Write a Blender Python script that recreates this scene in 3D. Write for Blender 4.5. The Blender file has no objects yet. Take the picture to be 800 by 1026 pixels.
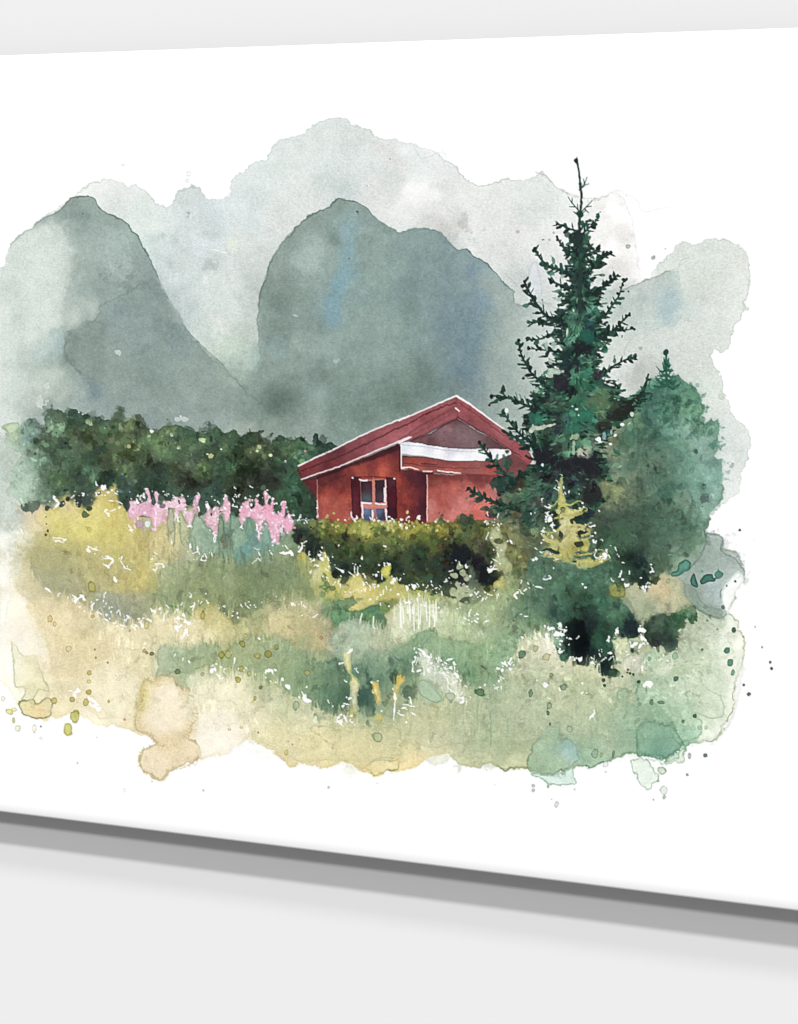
import bpy, bmesh, math
import numpy as np

# ---------------------------------------------------------------- scene, camera, light
sc = bpy.context.scene
COL = sc.collection

BOTTOM, HEIGHT = .91, .76            # canvas print, metres: lower edge above floor level, height
DEPTH = .038                         # how far the face stands off the wall
THICK = .010                         # wrapped panel, thinned so less light bounces on the wall; battens hold it off
EYE = 1.5                            # first guess of eye height, refined below
FPX = 1600.0                         # focal length in drawing units (800 across the view)
VPX, VPY = -4758.0, 221.5            # where the print's long edges converge, and eye level
ALPHA = math.atan2(FPX, 400 - VPX)   # the print is seen a little from its right
FW = np.array([-math.sin(ALPHA), math.cos(ALPHA), 0])
RT = np.array([math.cos(ALPHA), math.sin(ALPHA), 0])
TOP400, BOT400 = 41.0, 864.0         # the two long edges on the middle line of the view
DIST = FPX * HEIGHT / (BOT400 - TOP400)
EYE = BOTTOM + (BOT400 - VPY) / FPX * DIST
CAM = np.array([0.0, -DEPTH, EYE]) - FW * DIST + np.array([0, 0, 0])

cam_d = bpy.data.cameras.new('camera')
cam = bpy.data.objects.new('camera', cam_d)
COL.objects.link(cam)
cam.location = CAM
cam.rotation_euler = (math.pi / 2, 0, ALPHA)
cam_d.sensor_fit = 'HORIZONTAL'
cam_d.sensor_width = 36
cam_d.lens = 36 * FPX / 800
cam_d.shift_y = -(513 - VPY) / 800
cam_d.clip_start, cam_d.clip_end = .05, 200
sc.camera = cam

KEY = 1.14                           # overall brightness on the face of the print
w = bpy.data.worlds.new('World')
sc.world = w
w.use_nodes = True
bg = w.node_tree.nodes['Background']
bg.inputs[0].default_value = (1, 1, 1, 1)
bg.inputs[1].default_value = .262 * KEY


def strip_lamp(name, ratio, share, dist=30.0, size=(12, 1.5)):
    """long softbox above and in front of the print; ratio = height / distance from its lower edge"""
    l = bpy.data.lights.new(name, 'AREA')
    l.shape = 'RECTANGLE'
    l.size, l.size_y = size
    o = bpy.data.objects.new(name, l)
    COL.objects.link(o)
    pos = np.array([0.0, -DEPTH - dist, BOTTOM + dist * ratio])
    o.location = pos
    d = np.array([0, -DEPTH, BOTTOM + .3]) - pos
    r = np.linalg.norm(d)
    o.rotation_euler = (math.atan2(math.hypot(d[0], d[1]), -d[2]), 0, 0)
    l.energy = share * KEY * math.pi ** 2 * r * r / (dist / r)
    return o


strip_lamp('softbox_low', .74, .275, size=(12, 2.6))
strip_lamp('softbox_mid', 1.32, .345, size=(12, 2.2))
strip_lamp('softbox_high', 2.0, .13, size=(12, 6))
sc.view_settings.view_transform = 'Standard'
sc.view_settings.look = 'None'
sc.view_settings.exposure = 0
sc.view_settings.gamma = 1
sc.render.resolution_x, sc.render.resolution_y = 798, 1024


# ---------------------------------------------------------------- materials
def new_mat(name):
    m = bpy.data.materials.new(name)
    m.use_nodes = True
    nt = m.node_tree
    return m, nt, nt.nodes, nt.links, nt.nodes['Principled BSDF']


def wall_material():
    m, nt, N, K, b = new_mat('wall_paint')
    b.inputs['Roughness'].default_value = .95
    b.inputs['Specular IOR Level'].default_value = .05
    tc = N.new('ShaderNodeTexCoord')
    n = N.new('ShaderNodeTexNoise')
    n.inputs['Scale'].default_value = 1.5
    K.new(tc.outputs['Object'], n.inputs['Vector'])
    r = N.new('ShaderNodeMapRange')
    r.inputs['To Min'].default_value = .758
    r.inputs['To Max'].default_value = .768
    K.new(n.outputs['Fac'], r.inputs['Value'])
    c = N.new('ShaderNodeCombineColor')
    for i in range(3):
        K.new(r.outputs[0], c.inputs[i])
    K.new(c.outputs[0], b.inputs['Base Color'])
    return m


def cloth_material():
    """white primed canvas wrapped over the stretcher"""
    m, nt, N, K, b = new_mat('white_canvas')
    b.inputs['Roughness'].default_value = .8
    b.inputs['Specular IOR Level'].default_value = .05
    tc = N.new('ShaderNodeTexCoord')
    n = N.new('ShaderNodeTexNoise')
    n.inputs['Scale'].default_value = 900
    K.new(tc.outputs['Object'], n.inputs['Vector'])
    bump = N.new('ShaderNodeBump')
    bump.inputs['Strength'].default_value = .04
    bump.inputs['Distance'].default_value = .0002
    K.new(n.outputs['Fac'], bump.inputs['Height'])
    K.new(bump.outputs[0], b.inputs['Normal'])
    b.inputs['Base Color'].default_value = (.9, .9, .9, 1)
    return m


def ink_material():
    """printed watercolour: the laid-down colour with the grain of the paper in it"""
    m, nt, N, K, b = new_mat('watercolour_print')
    b.inputs['Roughness'].default_value = .85
    b.inputs['Specular IOR Level'].default_value = .03
    at = N.new('ShaderNodeAttribute')
    at.attribute_name = 'ink'
    tc = N.new('ShaderNodeTexCoord')
    mp = N.new('ShaderNodeMapping')
    mp.inputs['Scale'].default_value = (.75, 1, 1.25)       # laid paper: grain runs sideways
    K.new(tc.outputs['Object'], mp.inputs['Vector'])
    n = N.new('ShaderNodeTexNoise')
    n.inputs['Scale'].default_value = 620
    n.inputs['Detail'].default_value = 2.5
    n.inputs['Roughness'].default_value = .65
    K.new(mp.outputs[0], n.inputs['Vector'])
    # pigment density = 1 - value
    inv = N.new('ShaderNodeInvert')
    K.new(at.outputs['Color'], inv.inputs['Color'])
    bw = N.new('ShaderNodeRGBToBW')
    K.new(inv.outputs[0], bw.inputs[0])
    r = N.new('ShaderNodeMapRange')
    r.inputs['From Min'].default_value = .3
    r.inputs['From Max'].default_value = .7
    r.inputs['To Min'].default_value = -GRAIN
    r.inputs['To Max'].default_value = GRAIN
    K.new(n.outputs['Fac'], r.inputs['Value'])
    mu = N.new('ShaderNodeMath')
    mu.operation = 'MULTIPLY'
    K.new(r.outputs[0], mu.inputs[0])
    mc = N.new('ShaderNodeMapRange')
    mc.inputs['From Max'].default_value = .35
    K.new(bw.outputs[0], mc.inputs['Value'])
    K.new(mc.outputs[0], mu.inputs[1])
    ad = N.new('ShaderNodeMath')
    ad.operation = 'ADD'
    ad.inputs[1].default_value = 1
    K.new(mu.outputs[0], ad.inputs[0])
    sc_ = N.new('ShaderNodeVectorMath')
    sc_.operation = 'SCALE'
    K.new(at.outputs['Color'], sc_.inputs[0])
    K.new(ad.outputs[0], sc_.inputs['Scale'])
    K.new(sc_.outputs[0], b.inputs['Base Color'])
    return m


GRAIN = .17
SAT, LIFT, DARK = .86, .34, .76
M_WALL, M_CLOTH, M_INK = wall_material(), cloth_material(), ink_material()
M_EDGE = cloth_material()  # unseen sides made dark so they throw little light onto the wall
M_EDGE.name = 'dark_edge_bounce_cut'
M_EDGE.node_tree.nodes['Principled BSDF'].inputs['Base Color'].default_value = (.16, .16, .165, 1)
M_WOOD, _nt, _N, _K, _b = new_mat('pine_batten')
_w = _N.new('ShaderNodeTexWave')
_w.inputs['Scale'].default_value = 30
_w.inputs['Distortion'].default_value = 4
_r = _N.new('ShaderNodeMix')
_r.data_type = 'RGBA'
_r.inputs['A'].default_value = (.42, .27, .15, 1)
_r.inputs['B'].default_value = (.5, .34, .2, 1)
_K.new(_w.outputs['Fac'], _r.inputs['Factor'])
_K.new(_r.outputs['Result'], _b.inputs['Base Color'])


def link_mesh(name, verts, faces, mat, parent=None, smooth=False):
    me = bpy.data.meshes.new(name)
    me.from_pydata(verts, [], faces)
    me.materials.append(mat)
    o = bpy.data.objects.new(name, me)
    COL.objects.link(o)
    if parent:
        o.parent = parent
    return o


# ---------------------------------------------------------------- the setting: a plain wall
wl = link_mesh('wall', [(-20, 0, -6), (20, 0, -6), (20, 0, 14), (-20, 0, 14), (-20, .12, -6), (20, .12, -6), (20, .12, 14), (-20, .12, 14)],
               [(0, 1, 2, 3), (5, 4, 7, 6), (4, 0, 3, 7), (1, 5, 6, 2), (3, 2, 6, 7), (4, 5, 1, 0)], M_WALL)
wl['kind'] = 'structure'


# ---------------------------------------------------------------- the canvas print
def sheet(px, py, y=-DEPTH):
    """drawing units -> point on the face of the print (metres, world)"""
    px, py = np.asarray(px, float), np.asarray(py, float)
    dx = FW[0] * FPX + RT[0] * (px - 400)
    dy = FW[1] * FPX + RT[1] * (px - 400)
    t = (-DEPTH - CAM[1]) / dy
    return CAM[0] + dx * t, CAM[2] + (VPY - py) * t


XL, XR = float(sheet(-175, 400)[0]), float(sheet(862, 400)[0])
print_root = bpy.data.objects.new('canvas_print', None)
COL.objects.link(print_root)
print_root.location = ((XL + XR) / 2, -DEPTH / 2, BOTTOM)
print_root['label'] = 'white stretched canvas with a watercolour landscape and red cabin, hanging on pale grey wall'
print_root['category'] = 'canvas print'
RL0 = np.array(print_root.location)

# the cloth is pulled over the bars: the face dips a little towards the edge, then turns a tight corner
prof = [(t * .001, DEPTH / 2 - 1.25e-5 * (10 - t) ** 2) for t in (10, 9, 8, 7, 6, 5, 4, 3, 2, 1)]
y0_ = prof[-1][1] - .0003
prof += [(.001 * (1 - math.sin(a)), y0_ - .001 * (1 - math.cos(a))) for a in (.3, .6, .9, 1.2, math.pi / 2)]
prof += [(0, DEPTH / 2 - THICK + .001), (.001, DEPTH / 2 - THICK), (.03, DEPTH / 2 - THICK)]
hw = (XR - XL) / 2
vs, fs = [], []
for ins, yy in prof:
    vs += [(-hw + ins, -yy, ins), (hw - ins, -yy, ins), (hw - ins, -yy, HEIGHT - ins), (-hw + ins, -yy, HEIGHT - ins)]
fs.append((0, 1, 2, 3))
for k_ in range(len(prof) - 1):
    for c_ in range(4):
        a_, b_ = 4 * k_ + c_, 4 * k_ + (c_ + 1) % 4
        fs.append((a_, a_ + 4, b_ + 4, b_))
fs.append(tuple(4 * (len(prof) - 1) + q for q in (3, 2, 1, 0)))
me = bpy.data.meshes.new('canvas')
me.from_pydata(vs, [], fs)
me.materials.append(M_CLOTH)
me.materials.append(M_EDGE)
bm = bmesh.new()
bm.from_mesh(me)
bmesh.ops.recalc_face_normals(bm, faces=bm.faces)
for e in bm.edges:                       # mitred corners stay crisp, the long edges turn softly
    d_ = e.verts[0].co - e.verts[1].co
    if abs(d_.x) > .1 or abs(d_.z) > .1:
        continue
    e.smooth = False
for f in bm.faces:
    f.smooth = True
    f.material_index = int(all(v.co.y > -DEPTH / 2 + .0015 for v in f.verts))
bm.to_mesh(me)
bm.free()
canvas = bpy.data.objects.new('canvas', me)
COL.objects.link(canvas)
canvas.parent = print_root
for zz in (.12, HEIGHT - .12):
    x_, ya, yb = hw - .12, -DEPTH / 2 + THICK + .0002, DEPTH / 2 - .0004
    link_mesh('hanging_batten', [(sx * x_, yy, zz + sz * .02) for yy in (ya, yb) for sx, sz in ((-1, -1), (1, -1), (1, 1), (-1, 1))],
              [(0, 1, 2, 3), (7, 6, 5, 4), (0, 4, 5, 1), (1, 5, 6, 2), (2, 6, 7, 3), (3, 7, 4, 0)], M_WOOD, print_root)

# ---------------------------------------------------------------- PAINT BEGIN
# The watercolour printed on the canvas, laid down wash by wash and stroke by
# stroke in the sheet's own drawing units.  Every brush mark deposits colour
# on a fine grid and records which painted motif it belongs to.
S = 1.5                                   # grid samples per drawing unit
X0, Y0, X1, Y1 = -96, 96, 800, 812        # extent of the drawing
GW, GH = int((X1 - X0) * S), int((Y1 - Y0) * S)
rng = np.random.default_rng(7)
IMG = np.ones((GH, GW, 3), np.float32) * .996
LAB = np.zeros((GH, GW), np.int8)
LN = ['paper', 'far_mountain', 'left_mountain', 'mid_mountain', 'forest', 'meadow', 'cabin', 'roof',
      'gable', 'trim', 'window', 'shutter', 'hedge', 'spruce', 'fir', 'pink', 'bush', 'splatter',
      'yellow', 'shrub', 'annex', 'bloom', 'specks']
L = {n: i for i, n in enumerate(LN)}


def cell_noise(sc, seed, octv=3):
    r = np.random.default_rng(seed)
    out = np.zeros((GH, GW), np.float32)
    amp = 1.0
    for o in range(octv):
        s = max(sc * S / 2 ** o, 1.01)
        gh, gw = int(GH / s) + 4, int(GW / s) + 4
        g = r.standard_normal((gh, gw)).astype(np.float32)
        y, x = np.arange(GH) / s, np.arange(GW) / s
        yi, xi = y.astype(int), x.astype(int)
        fy, fx = y - yi, x - xi
        fy = (fy * fy * (3 - 2 * fy)).astype(np.float32)
        fx = (fx * fx * (3 - 2 * fx)).astype(np.float32)
        a = g[yi] * (1 - fy[:, None]) + g[yi + 1] * fy[:, None]
        out += amp * (a[:, xi] * (1 - fx) + a[:, xi + 1] * fx)
        amp *= .55
    return out / 1.2


NA, NB = cell_noise(14, 1), cell_noise(14, 2)
NC, ND = cell_noise(4, 3, 2), cell_noise(4, 4, 2)
NE = cell_noise(45, 5, 5)
NF = cell_noise(2.2, 6, 2)
NG = cell_noise(9, 8, 3)


SHARP = False


def hx(c):
    if not isinstance(c, str):
        return np.array(c, np.float32)
    c = c.lstrip('#')
    return np.array([int(c[i:i + 2], 16) / 255 for i in (0, 2, 4)], np.float32)


def P(ox, oy, span, s, w=800):
    """points read on an enlarged detail whose corner is (ox, oy)"""
    k = span / w
    return [(ox + float(a) * k, oy + float(b) * k) for a, b in (p.split(',') for p in s.split())]


def Q(s):
    return [tuple(float(v) for v in p.split(',')) for p in s.split()]


def sm(pts, n=4, closed=True):
    """Catmull-Rom rounding of an outline"""
    p = np.array(pts, float)
    out = []
    m = len(p)
    for i in range(m if closed else m - 1):
        if closed:
            a, b, c, d = p[i - 1], p[i], p[(i + 1) % m], p[(i + 2) % m]
        else:
            a, b, c, d = p[max(i - 1, 0)], p[i], p[i + 1], p[min(i + 2, m - 1)]
        for t in np.linspace(0, 1, n, endpoint=False):
            out.append(.5 * (2 * b + (c - a) * t + (2 * a - 5 * b + 4 * c - d) * t * t + (3 * b - a - 3 * c + d) * t ** 3))
    if not closed:
        out.append(p[-1])
    return [tuple(q) for q in out]


class Crisp(list):
    """an outline whose points must stay sharp"""


def win(xa, ya, xb, yb, pad):
    i0, i1 = int((ya - pad - Y0) * S), int((yb + pad - Y0) * S) + 2
    j0, j1 = int((xa - pad - X0) * S), int((xb + pad - X0) * S) + 2
    i0, j0 = max(i0, 0), max(j0, 0)
    i1, j1 = min(i1, GH), min(j1, GW)
    if i1 <= i0 or j1 <= j0:
        return None
    sl = (slice(i0, i1), slice(j0, j1))
    y, x = np.mgrid[i0:i1, j0:j1].astype(np.float32)
    return sl, x / S + X0, y / S + Y0


def sdf(poly, X, Y):
    """signed distance, positive inside"""
    d = np.full(X.shape, 1e9, np.float32)
    ins = np.zeros(X.shape, bool)
    n = len(poly)
    for i in range(n):
        ax, ay = poly[i]
        bx, by = poly[(i + 1) % n]
        ex, ey = bx - ax, by - ay
        l2 = ex * ex + ey * ey + 1e-9
        t = np.clip(((X - ax) * ex + (Y - ay) * ey) / l2, 0, 1)
        d = np.minimum(d, (X - ax - t * ex) ** 2 + (Y - ay - t * ey) ** 2)
        if ay != by:
            ins ^= ((ay > Y) != (by > Y)) & (X < ex * (Y - ay) / (by - ay) + ax)
    d = np.sqrt(d)
    return np.where(ins, d, -d)


def put(sl, m, col, mode='n', lab=None, th=.45):
    """col: (3,) or (h,w,3); m: coverage 0..1"""
    c = IMG[sl]
    mm = m[..., None]
    if mode == 'n':
        IMG[sl] = c * (1 - mm) + col * mm
    elif mode == 'm':                                    # transparent glaze
        IMG[sl] = c * (1 - mm + col * mm)
    if lab is not None:
        LAB[sl][m > th] = L[lab]


def field(pts, X, Y, p=3.0):
    """colour washes run between the given drops of colour"""
    num = np.zeros(X.shape + (3,), np.float32)
    den = np.zeros(X.shape, np.float32)
    for x, y, c in pts:
        w = 1 / (((X - x) ** 2 + (Y - y) ** 2) + 12.) ** (p / 2)
        den += w
        num += w[..., None] * hx(c)
    return num / den[..., None]


def wash(poly, col, a=1., soft=.6, rough=1.2, rim=.12, rw=1.1, mode='n', lab=None, warp=0, fp=3., mott=.03, fade=None, sharp=None):
    if not (SHARP if sharp is None else sharp) and len(poly) < 90 and not isinstance(poly, Crisp):
        poly = sm(poly, 3)
    xs, ys = [q[0] for q in poly], [q[1] for q in poly]
    w = win(min(xs), min(ys), max(xs), max(ys), soft * 2 + rough * 2 + 3)
    if w is None:
        return
    sl, X, Y = w
    Xw = X + (NA[sl] + NC[sl] * .6) * rough
    Yw = Y + (NB[sl] + ND[sl] * .6) * rough
    d = sdf(poly, Xw, Yw)
    m = np.clip(d / soft * .5 + .5, 0, 1)
    m = m * m * (3 - 2 * m) * a
    if isinstance(col, list):
        c = field(col, X + NA[sl] * warp, Y + NB[sl] * warp, fp)
    else:
        c = np.broadcast_to(hx(col), X.shape + (3,)).copy()
    if mott:
        c = c * (1 + mott * (NE[sl] * .8 + NG[sl] * .6))[..., None]
    if rim:
        r = np.exp(-((d - rw * .6) / rw) ** 2) * rim * np.clip(.9 + .5 * NE[sl] + .3 * NG[sl], .25, 1.6)
        c = c * (1 - r[..., None] * np.array([1.0, .85, .9], np.float32))
    if fade is not None:
        m = m * np.clip(fade(X, Y), 0, 1)
    put(sl, m.astype(np.float32), np.clip(c, 0, 1), mode, lab)


def blob(x, y, rx, ry, col, a=1., soft=.35, rim=.0, ang=0, wob=.12, mode='n', lab=None, seed=None):
    R = max(rx, ry) * (1.35 + soft)
    w = win(x, y, x, y, R + 1.5)
    if w is None:
        return
    sl, X, Y = w
    dx, dy = X - x, Y - y
    if ang:
        ca, sa = math.cos(ang), math.sin(ang)
        dx, dy = dx * ca + dy * sa, -dx * sa + dy * ca
    r = np.sqrt((dx / rx) ** 2 + (dy / ry) ** 2)
    if wob:
        r = r * (1 + wob * NC[sl] + wob * .8 * NG[sl]) if soft < 1 else r * (1 + wob * .35 * NE[sl] + wob * .3 * NA[sl])
    s = max(soft, .7 / min(rx, ry) * .8)
    m = np.clip((1 + s * .5 - r) / s, 0, 1)
    m = m * m * (3 - 2 * m) * a
    c = hx(col) * np.ones(X.shape + (3,), np.float32)
    if rim:
        c = c * (1 - rim * np.clip((r - .62) / .3, 0, 1))[..., None]
    put(sl, m, c, mode, lab)


def stroke(pts, w0, w1=None, col='#000000', a=1., lab=None, mode='n', soft=.9, wob=0, rim=0):
    """tapered brush line"""
    w1 = w0 if w1 is None else w1
    p = np.array(pts, float)
    W = max(w0, w1)
    w = win(p[:, 0].min(), p[:, 1].min(), p[:, 0].max(), p[:, 1].max(), W + 2)
    if w is None:
        return
    sl, X, Y = w
    if wob:
        X = X + (NC[sl] if W < 6 else NA[sl]) * wob
        Y = Y + (ND[sl] if W < 6 else NB[sl]) * wob
    best = np.full(X.shape, -1e9, np.float32)
    seg = np.hypot(*(p[1:] - p[:-1]).T)
    tot, run = seg.sum() + 1e-9, 0
    for i in range(len(p) - 1):
        e = p[i + 1] - p[i]
        t = np.clip(((X - p[i, 0]) * e[0] + (Y - p[i, 1]) * e[1]) / (e @ e + 1e-9), 0, 1)
        d = np.hypot(X - p[i, 0] - t * e[0], Y - p[i, 1] - t * e[1])
        u = (run + t * seg[i]) / tot
        best = np.maximum(best, (w0 + (w1 - w0) * u) / 2 - d)
        run += seg[i]
    m = np.clip(best / soft + .5, 0, 1) * a
    c = hx(col)
    if rim:
        c = c * (1 - rim * np.exp(-(best / .8) ** 2))[..., None]
    put(sl, m.astype(np.float32), c, mode, lab)


def mottle(poly, n, r0, r1, amp, a=.6, soft=.3, rim=.1, hue=.02, asp=1.3, only=None, seed=1):
    """overlapping wet dabs that vary the colour already there"""
    r = np.random.default_rng(seed)
    xs, ys = [q[0] for q in poly], [q[1] for q in poly]
    px, py = r.uniform(min(xs), max(xs), n * 3), r.uniform(min(ys), max(ys), n * 3)
    ok = sdf(poly, px.astype(np.float32), py.astype(np.float32)) > 0
    k = 0
    for x, y in zip(px[ok], py[ok]):
        if k >= n:
            break
        i, j = int((y - Y0) * S), int((x - X0) * S)
        if not (0 <= i < GH and 0 <= j < GW):
            continue
        if only is not None and LAB[i, j] not in only:
            continue
        k += 1
        c = IMG[i, j] * (1 + r.normal() * amp) + r.normal(size=3) * hue
        rr = r0 + (r1 - r0) * r.random() ** 2
        blob(x, y, rr * r.uniform(.7, asp), rr, np.clip(c, .02, 1), a, soft, rim * r.random(), r.uniform(0, 3), .25)


def grassy(poly, n, l0, l1, amp, a=.5, w=1.3, only=None, seed=1, lean=.12):
    r = np.random.default_rng(seed)
    xs, ys = [q[0] for q in poly], [q[1] for q in poly]
    px, py = r.uniform(min(xs), max(xs), n * 3), r.uniform(min(ys), max(ys), n * 3)
    ok = sdf(poly, px.astype(np.float32), py.astype(np.float32)) > 0
    k = 0
    for x, y in zip(px[ok], py[ok]):
        if k >= n:
            break
        i, j = int((y - Y0) * S), int((x - X0) * S)
        if not (0 <= i < GH and 0 <= j < GW) or (only is not None and LAB[i, j] not in only):
            continue
        k += 1
        c = np.clip(IMG[i, j] * (1 + r.normal() * amp), .02, 1)
        h = r.uniform(l0, l1)
        dx = r.normal() * lean * h
        stroke([(x, y), (x + dx * .4, y - h * .6), (x + dx, y - h)], w * r.uniform(.6, 1.4), .4, c, a, soft=1.2)


def needle(x, y, ang, ln, wd, col, a=1, lab='spruce'):
    ex, ey = x + math.cos(ang) * ln, y + math.sin(ang) * ln
    mx, my = (x + ex) / 2, (y + ey) / 2 + .3
    blob(mx, my, ln * .55, wd * .5, col, a, .4, 0, ang, .25, lab=lab)
    stroke([(x, y), (mx, my)], wd * .5, wd * .6, col, a, lab=lab, soft=.8)


def branch(s, w0=2.2, w1=1.2, nl=6, sp=4.5, nw=2.0, pal=('27403a', '233532', '2c5044', '232c2d'), seed=0, knob=0, skip=0.05, a=.95):
    r = np.random.default_rng(seed + 100)
    p = np.array(sm(Q(s) if isinstance(s, str) else s, 5, False))
    stroke(p, w0, w1, pal[1], a, lab='spruce', soft=.8, wob=.3)
    seg = np.hypot(*(p[1:] - p[:-1]).T)
    run, nxt = 0, sp * .8
    tot = seg.sum()
    side = 1
    for i in range(len(seg)):
        while nxt < run + seg[i]:
            t = (nxt - run) / max(seg[i], 1e-6)
            q = p[i] + (p[i + 1] - p[i]) * t
            an = math.atan2(*(p[i + 1] - p[i])[::-1])
            side = -side
            if r.random() > skip:
                f = 1 - .35 * nxt / tot
                needle(q[0], q[1], an + side * r.uniform(.4, 1.15), nl * f * r.uniform(.45, 1.35), nw * r.uniform(.55, 1.6), pal[r.integers(len(pal))], a)
            nxt += sp * r.uniform(.4, 1.15)
        run += seg[i]
    if knob:
        blob(p[-1][0], p[-1][1], knob, knob * 1.1, '222c2c', 1, .3, lab='spruce')


def fr(x, a, b):
    return np.clip((x - a) / (b - a), 0, 1)


# ======== 1. the far wash that carries the whole picture
OUT = Q('-20,275 -4,272 5,266 12,245 22,235 36,224 48,214 58,209 70,199 80,189 95,182 106,179 125,182 140,187 150,194 '
        '160,202 168,207 173,204 178,192 188,188 195,188 203,191 210,198 222,198 229,196 233,179 241,173 250,168 268,159 275,146 '
        '295,138 303,134 315,125 328,119 345,118 352,124 361,127 370,131 376,135 395,138 400,139 412,142 420,147 437,152 446,158 '
        '460,168 470,178 482,186 495,183 510,179 532,177 543,173 552,179 561,187 572,193 583,196 590,200 602,198 612,193 620,192 '
        '626,198 632,215 636,235 641,262 645,281 654,276 664,262 675,249 684,242 695,246 706,240 718,237 728,241 740,245 748,252 752,264 '
        '752,276 749,290 746,302 748,309 745,320 737,328 734,338 731,350 723,352 716,349 711,355 718,368 724,378 726,398 733,413 '
        '746,426 752,440 750,457 744,475 743,492 735,500 722,508 715,518 708,533 723,536 724,548 735,555 744,566 746,580 738,592 '
        '732,605 731,615 740,624 745,640 744,658 740,680 736,700 731,718 725,733 712,742 700,745 686,748 686,756 683,761 672,765 '
        '660,757 650,756 640,757 630,754 620,758 612,762 600,768 590,766 578,768 566,774 550,776 538,772 528,768 518,767 505,772 '
        '498,768 488,766 472,767 460,765 452,758 440,757 432,757 420,765 400,774 388,772 375,777 366,773 355,768 345,762 '
        '338,765 330,770 318,767 305,762 290,767 278,755 265,749 252,738 245,742 235,750 226,758 215,754 207,758 196,762 188,767 '
        '180,768 172,770 166,778 160,780 148,775 139,765 141,757 157,743 150,737 143,739 132,730 120,727 105,725 85,719 70,712 '
        '60,718 45,722 33,718 20,709 15,698 5,685 -8,676 -26,668 -40,640 -34,600 -46,560 -38,500 -50,440 -36,400 -40,330')
sky = [(-20, 320, 'dfe4de'), (8, 300, 'd5dbd4'), (30, 235, 'dfe3de'), (80, 190, 'eaebe9'), (105, 186, 'e9ebe9'), (130, 190, 'e6e9e7'), (118, 205, 'd3d9d5'),
       (140, 205, 'd9e2dd'), (150, 225, 'dbe4e0'), (165, 215, 'dae4e2'), (150, 245, 'c6d3d0'), (165, 260, 'ccd7d6'), (188, 195, 'c5cdca'),
       (190, 220, 'd2dcdd'), (200, 245, 'd3dcde'), (185, 265, 'c3ccca'), (190, 290, 'cbd6d6'), (205, 300, 'cfdad6'), (212, 210, 'ccd8da'), (225, 230, 'd2dddf'),
       (215, 265, 'c5cdcb'), (230, 205, 'd6e0e0'), (240, 185, 'd8e0df'), (240, 240, 'd3d9d5'), (250, 215, 'd4dede'), (255, 265, 'c4cac6'), (270, 175, 'd6dfdc'),
       (275, 200, 'd9dedc'), (285, 220, 'd2d5d1'), (300, 150, 'd8dfdc'), (300, 180, 'e0e5e3'), (310, 200, 'd5d9d6'), (330, 130, 'd5dcd9'), (325, 160, 'd6dedc'),
       (335, 185, 'cdd5d3'), (345, 190, 'bcc6c5'), (355, 140, 'ccd3d0'), (370, 160, 'd4dcda'), (360, 175, 'd4d9d8'), (385, 150, 'd7d8d6'), (375, 190, 'd5d6d4'), (380, 205, 'dcdedb'),
       (395, 165, 'd4d4d2'), (405, 150, 'e2e8e7'), (420, 160, 'dfe5e4'), (430, 150, 'e9eceb'), (415, 190, 'efefed'), (400, 215, 'ececea'), (440, 170, 'e0e3e2'), (435, 195, 'e8e9e8'),
       (450, 190, 'd3d5d2'), (445, 215, 'd6d6d3'), (455, 235, 'c6c5c1'), (440, 225, 'cbcac6'), (465, 200, 'e3e4e2'), (475, 215, 'e0e2e0'), (485, 195, 'e4e5e3'), (500, 195, 'dbdddb'), (505, 215, 'dcdedc'),
       (475, 240, 'ededeb'), (490, 250, 'd5d7d6'), (500, 235, 'dedfdd'), (515, 235, 'dcdad8'), (510, 255, 'd0d2d0'), (520, 275, 'bcc2c0'), (530, 190, 'dbe0dd'), (540, 205, 'd8ddda'), (550, 200, 'dadfdc'),
       (530, 225, 'e2e4e3'), (545, 225, 'e9ebe9'), (560, 230, 'e8eae8'), (560, 200, 'e6eae6'), (575, 210, 'e2e7e3'), (545, 250, 'dcdedd'), (540, 275, 'ced1d0'), (530, 290, 'bfc7c4'),
       (595, 205, 'ecebe8'), (605, 225, 'ebe9e6'), (612, 215, 'fdfcfb'), (622, 195, 'f6f4f1'), (622, 235, 'e8e4e0'), (632, 260, 'ece8e4'), (612, 250, 'f6f4f2'), (620, 268, 'dcd9d5'), (640, 280, 'ccc9c5'),
       (630, 290, 'b3bdb7'), (610, 290, 'c3cac6'), (665, 270, 'd4dbd4'), (690, 250, 'd3dad2'), (715, 250, 'd4dbd3'), (740, 260, 'd6dcd4'), (745, 285, 'dbe1d9'), (710, 275, 'ced5cd'), (690, 290, 'c8d0c8'),
       (680, 310, 'bcc8c2'), (660, 315, 'b6c1bb'), (720, 310, 'd2d8d1'), (740, 315, 'dde2da'), (700, 335, 'cfd5ce'), (650, 345, 'c6ccc6'), (640, 330, 'b9c4bd'), (680, 345, 'ccd2cb'), (715, 335, 'd0d7cf'),
       (630, 350, 'c3c9c3'), (640, 375, 'aeb3ac'), (620, 365, 'c9cec8'), (700, 365, 'ccd1ca'), (712, 385, 'd3dbd1'), (722, 400, 'dde4db'), (700, 385, 'c4cec4'), (730, 425, 'd9e0da'), (735, 450, 'ced5d0'), (745, 440, 'dadfda'),
       (735, 470, 'dce1dc'), (738, 490, 'e6eae5'), (715, 415, 'd6ddd4')]
wash(OUT, sky, 1, .7, 1.6, .13, .9, lab='far_mountain', warp=3.5, fp=3.4, mott=.014)
for y_ in (200, 225, 250, 275):
    blob(646, y_, 13, 16, 'fefefe', .8, 1.3, 0, 0, .5)
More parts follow.
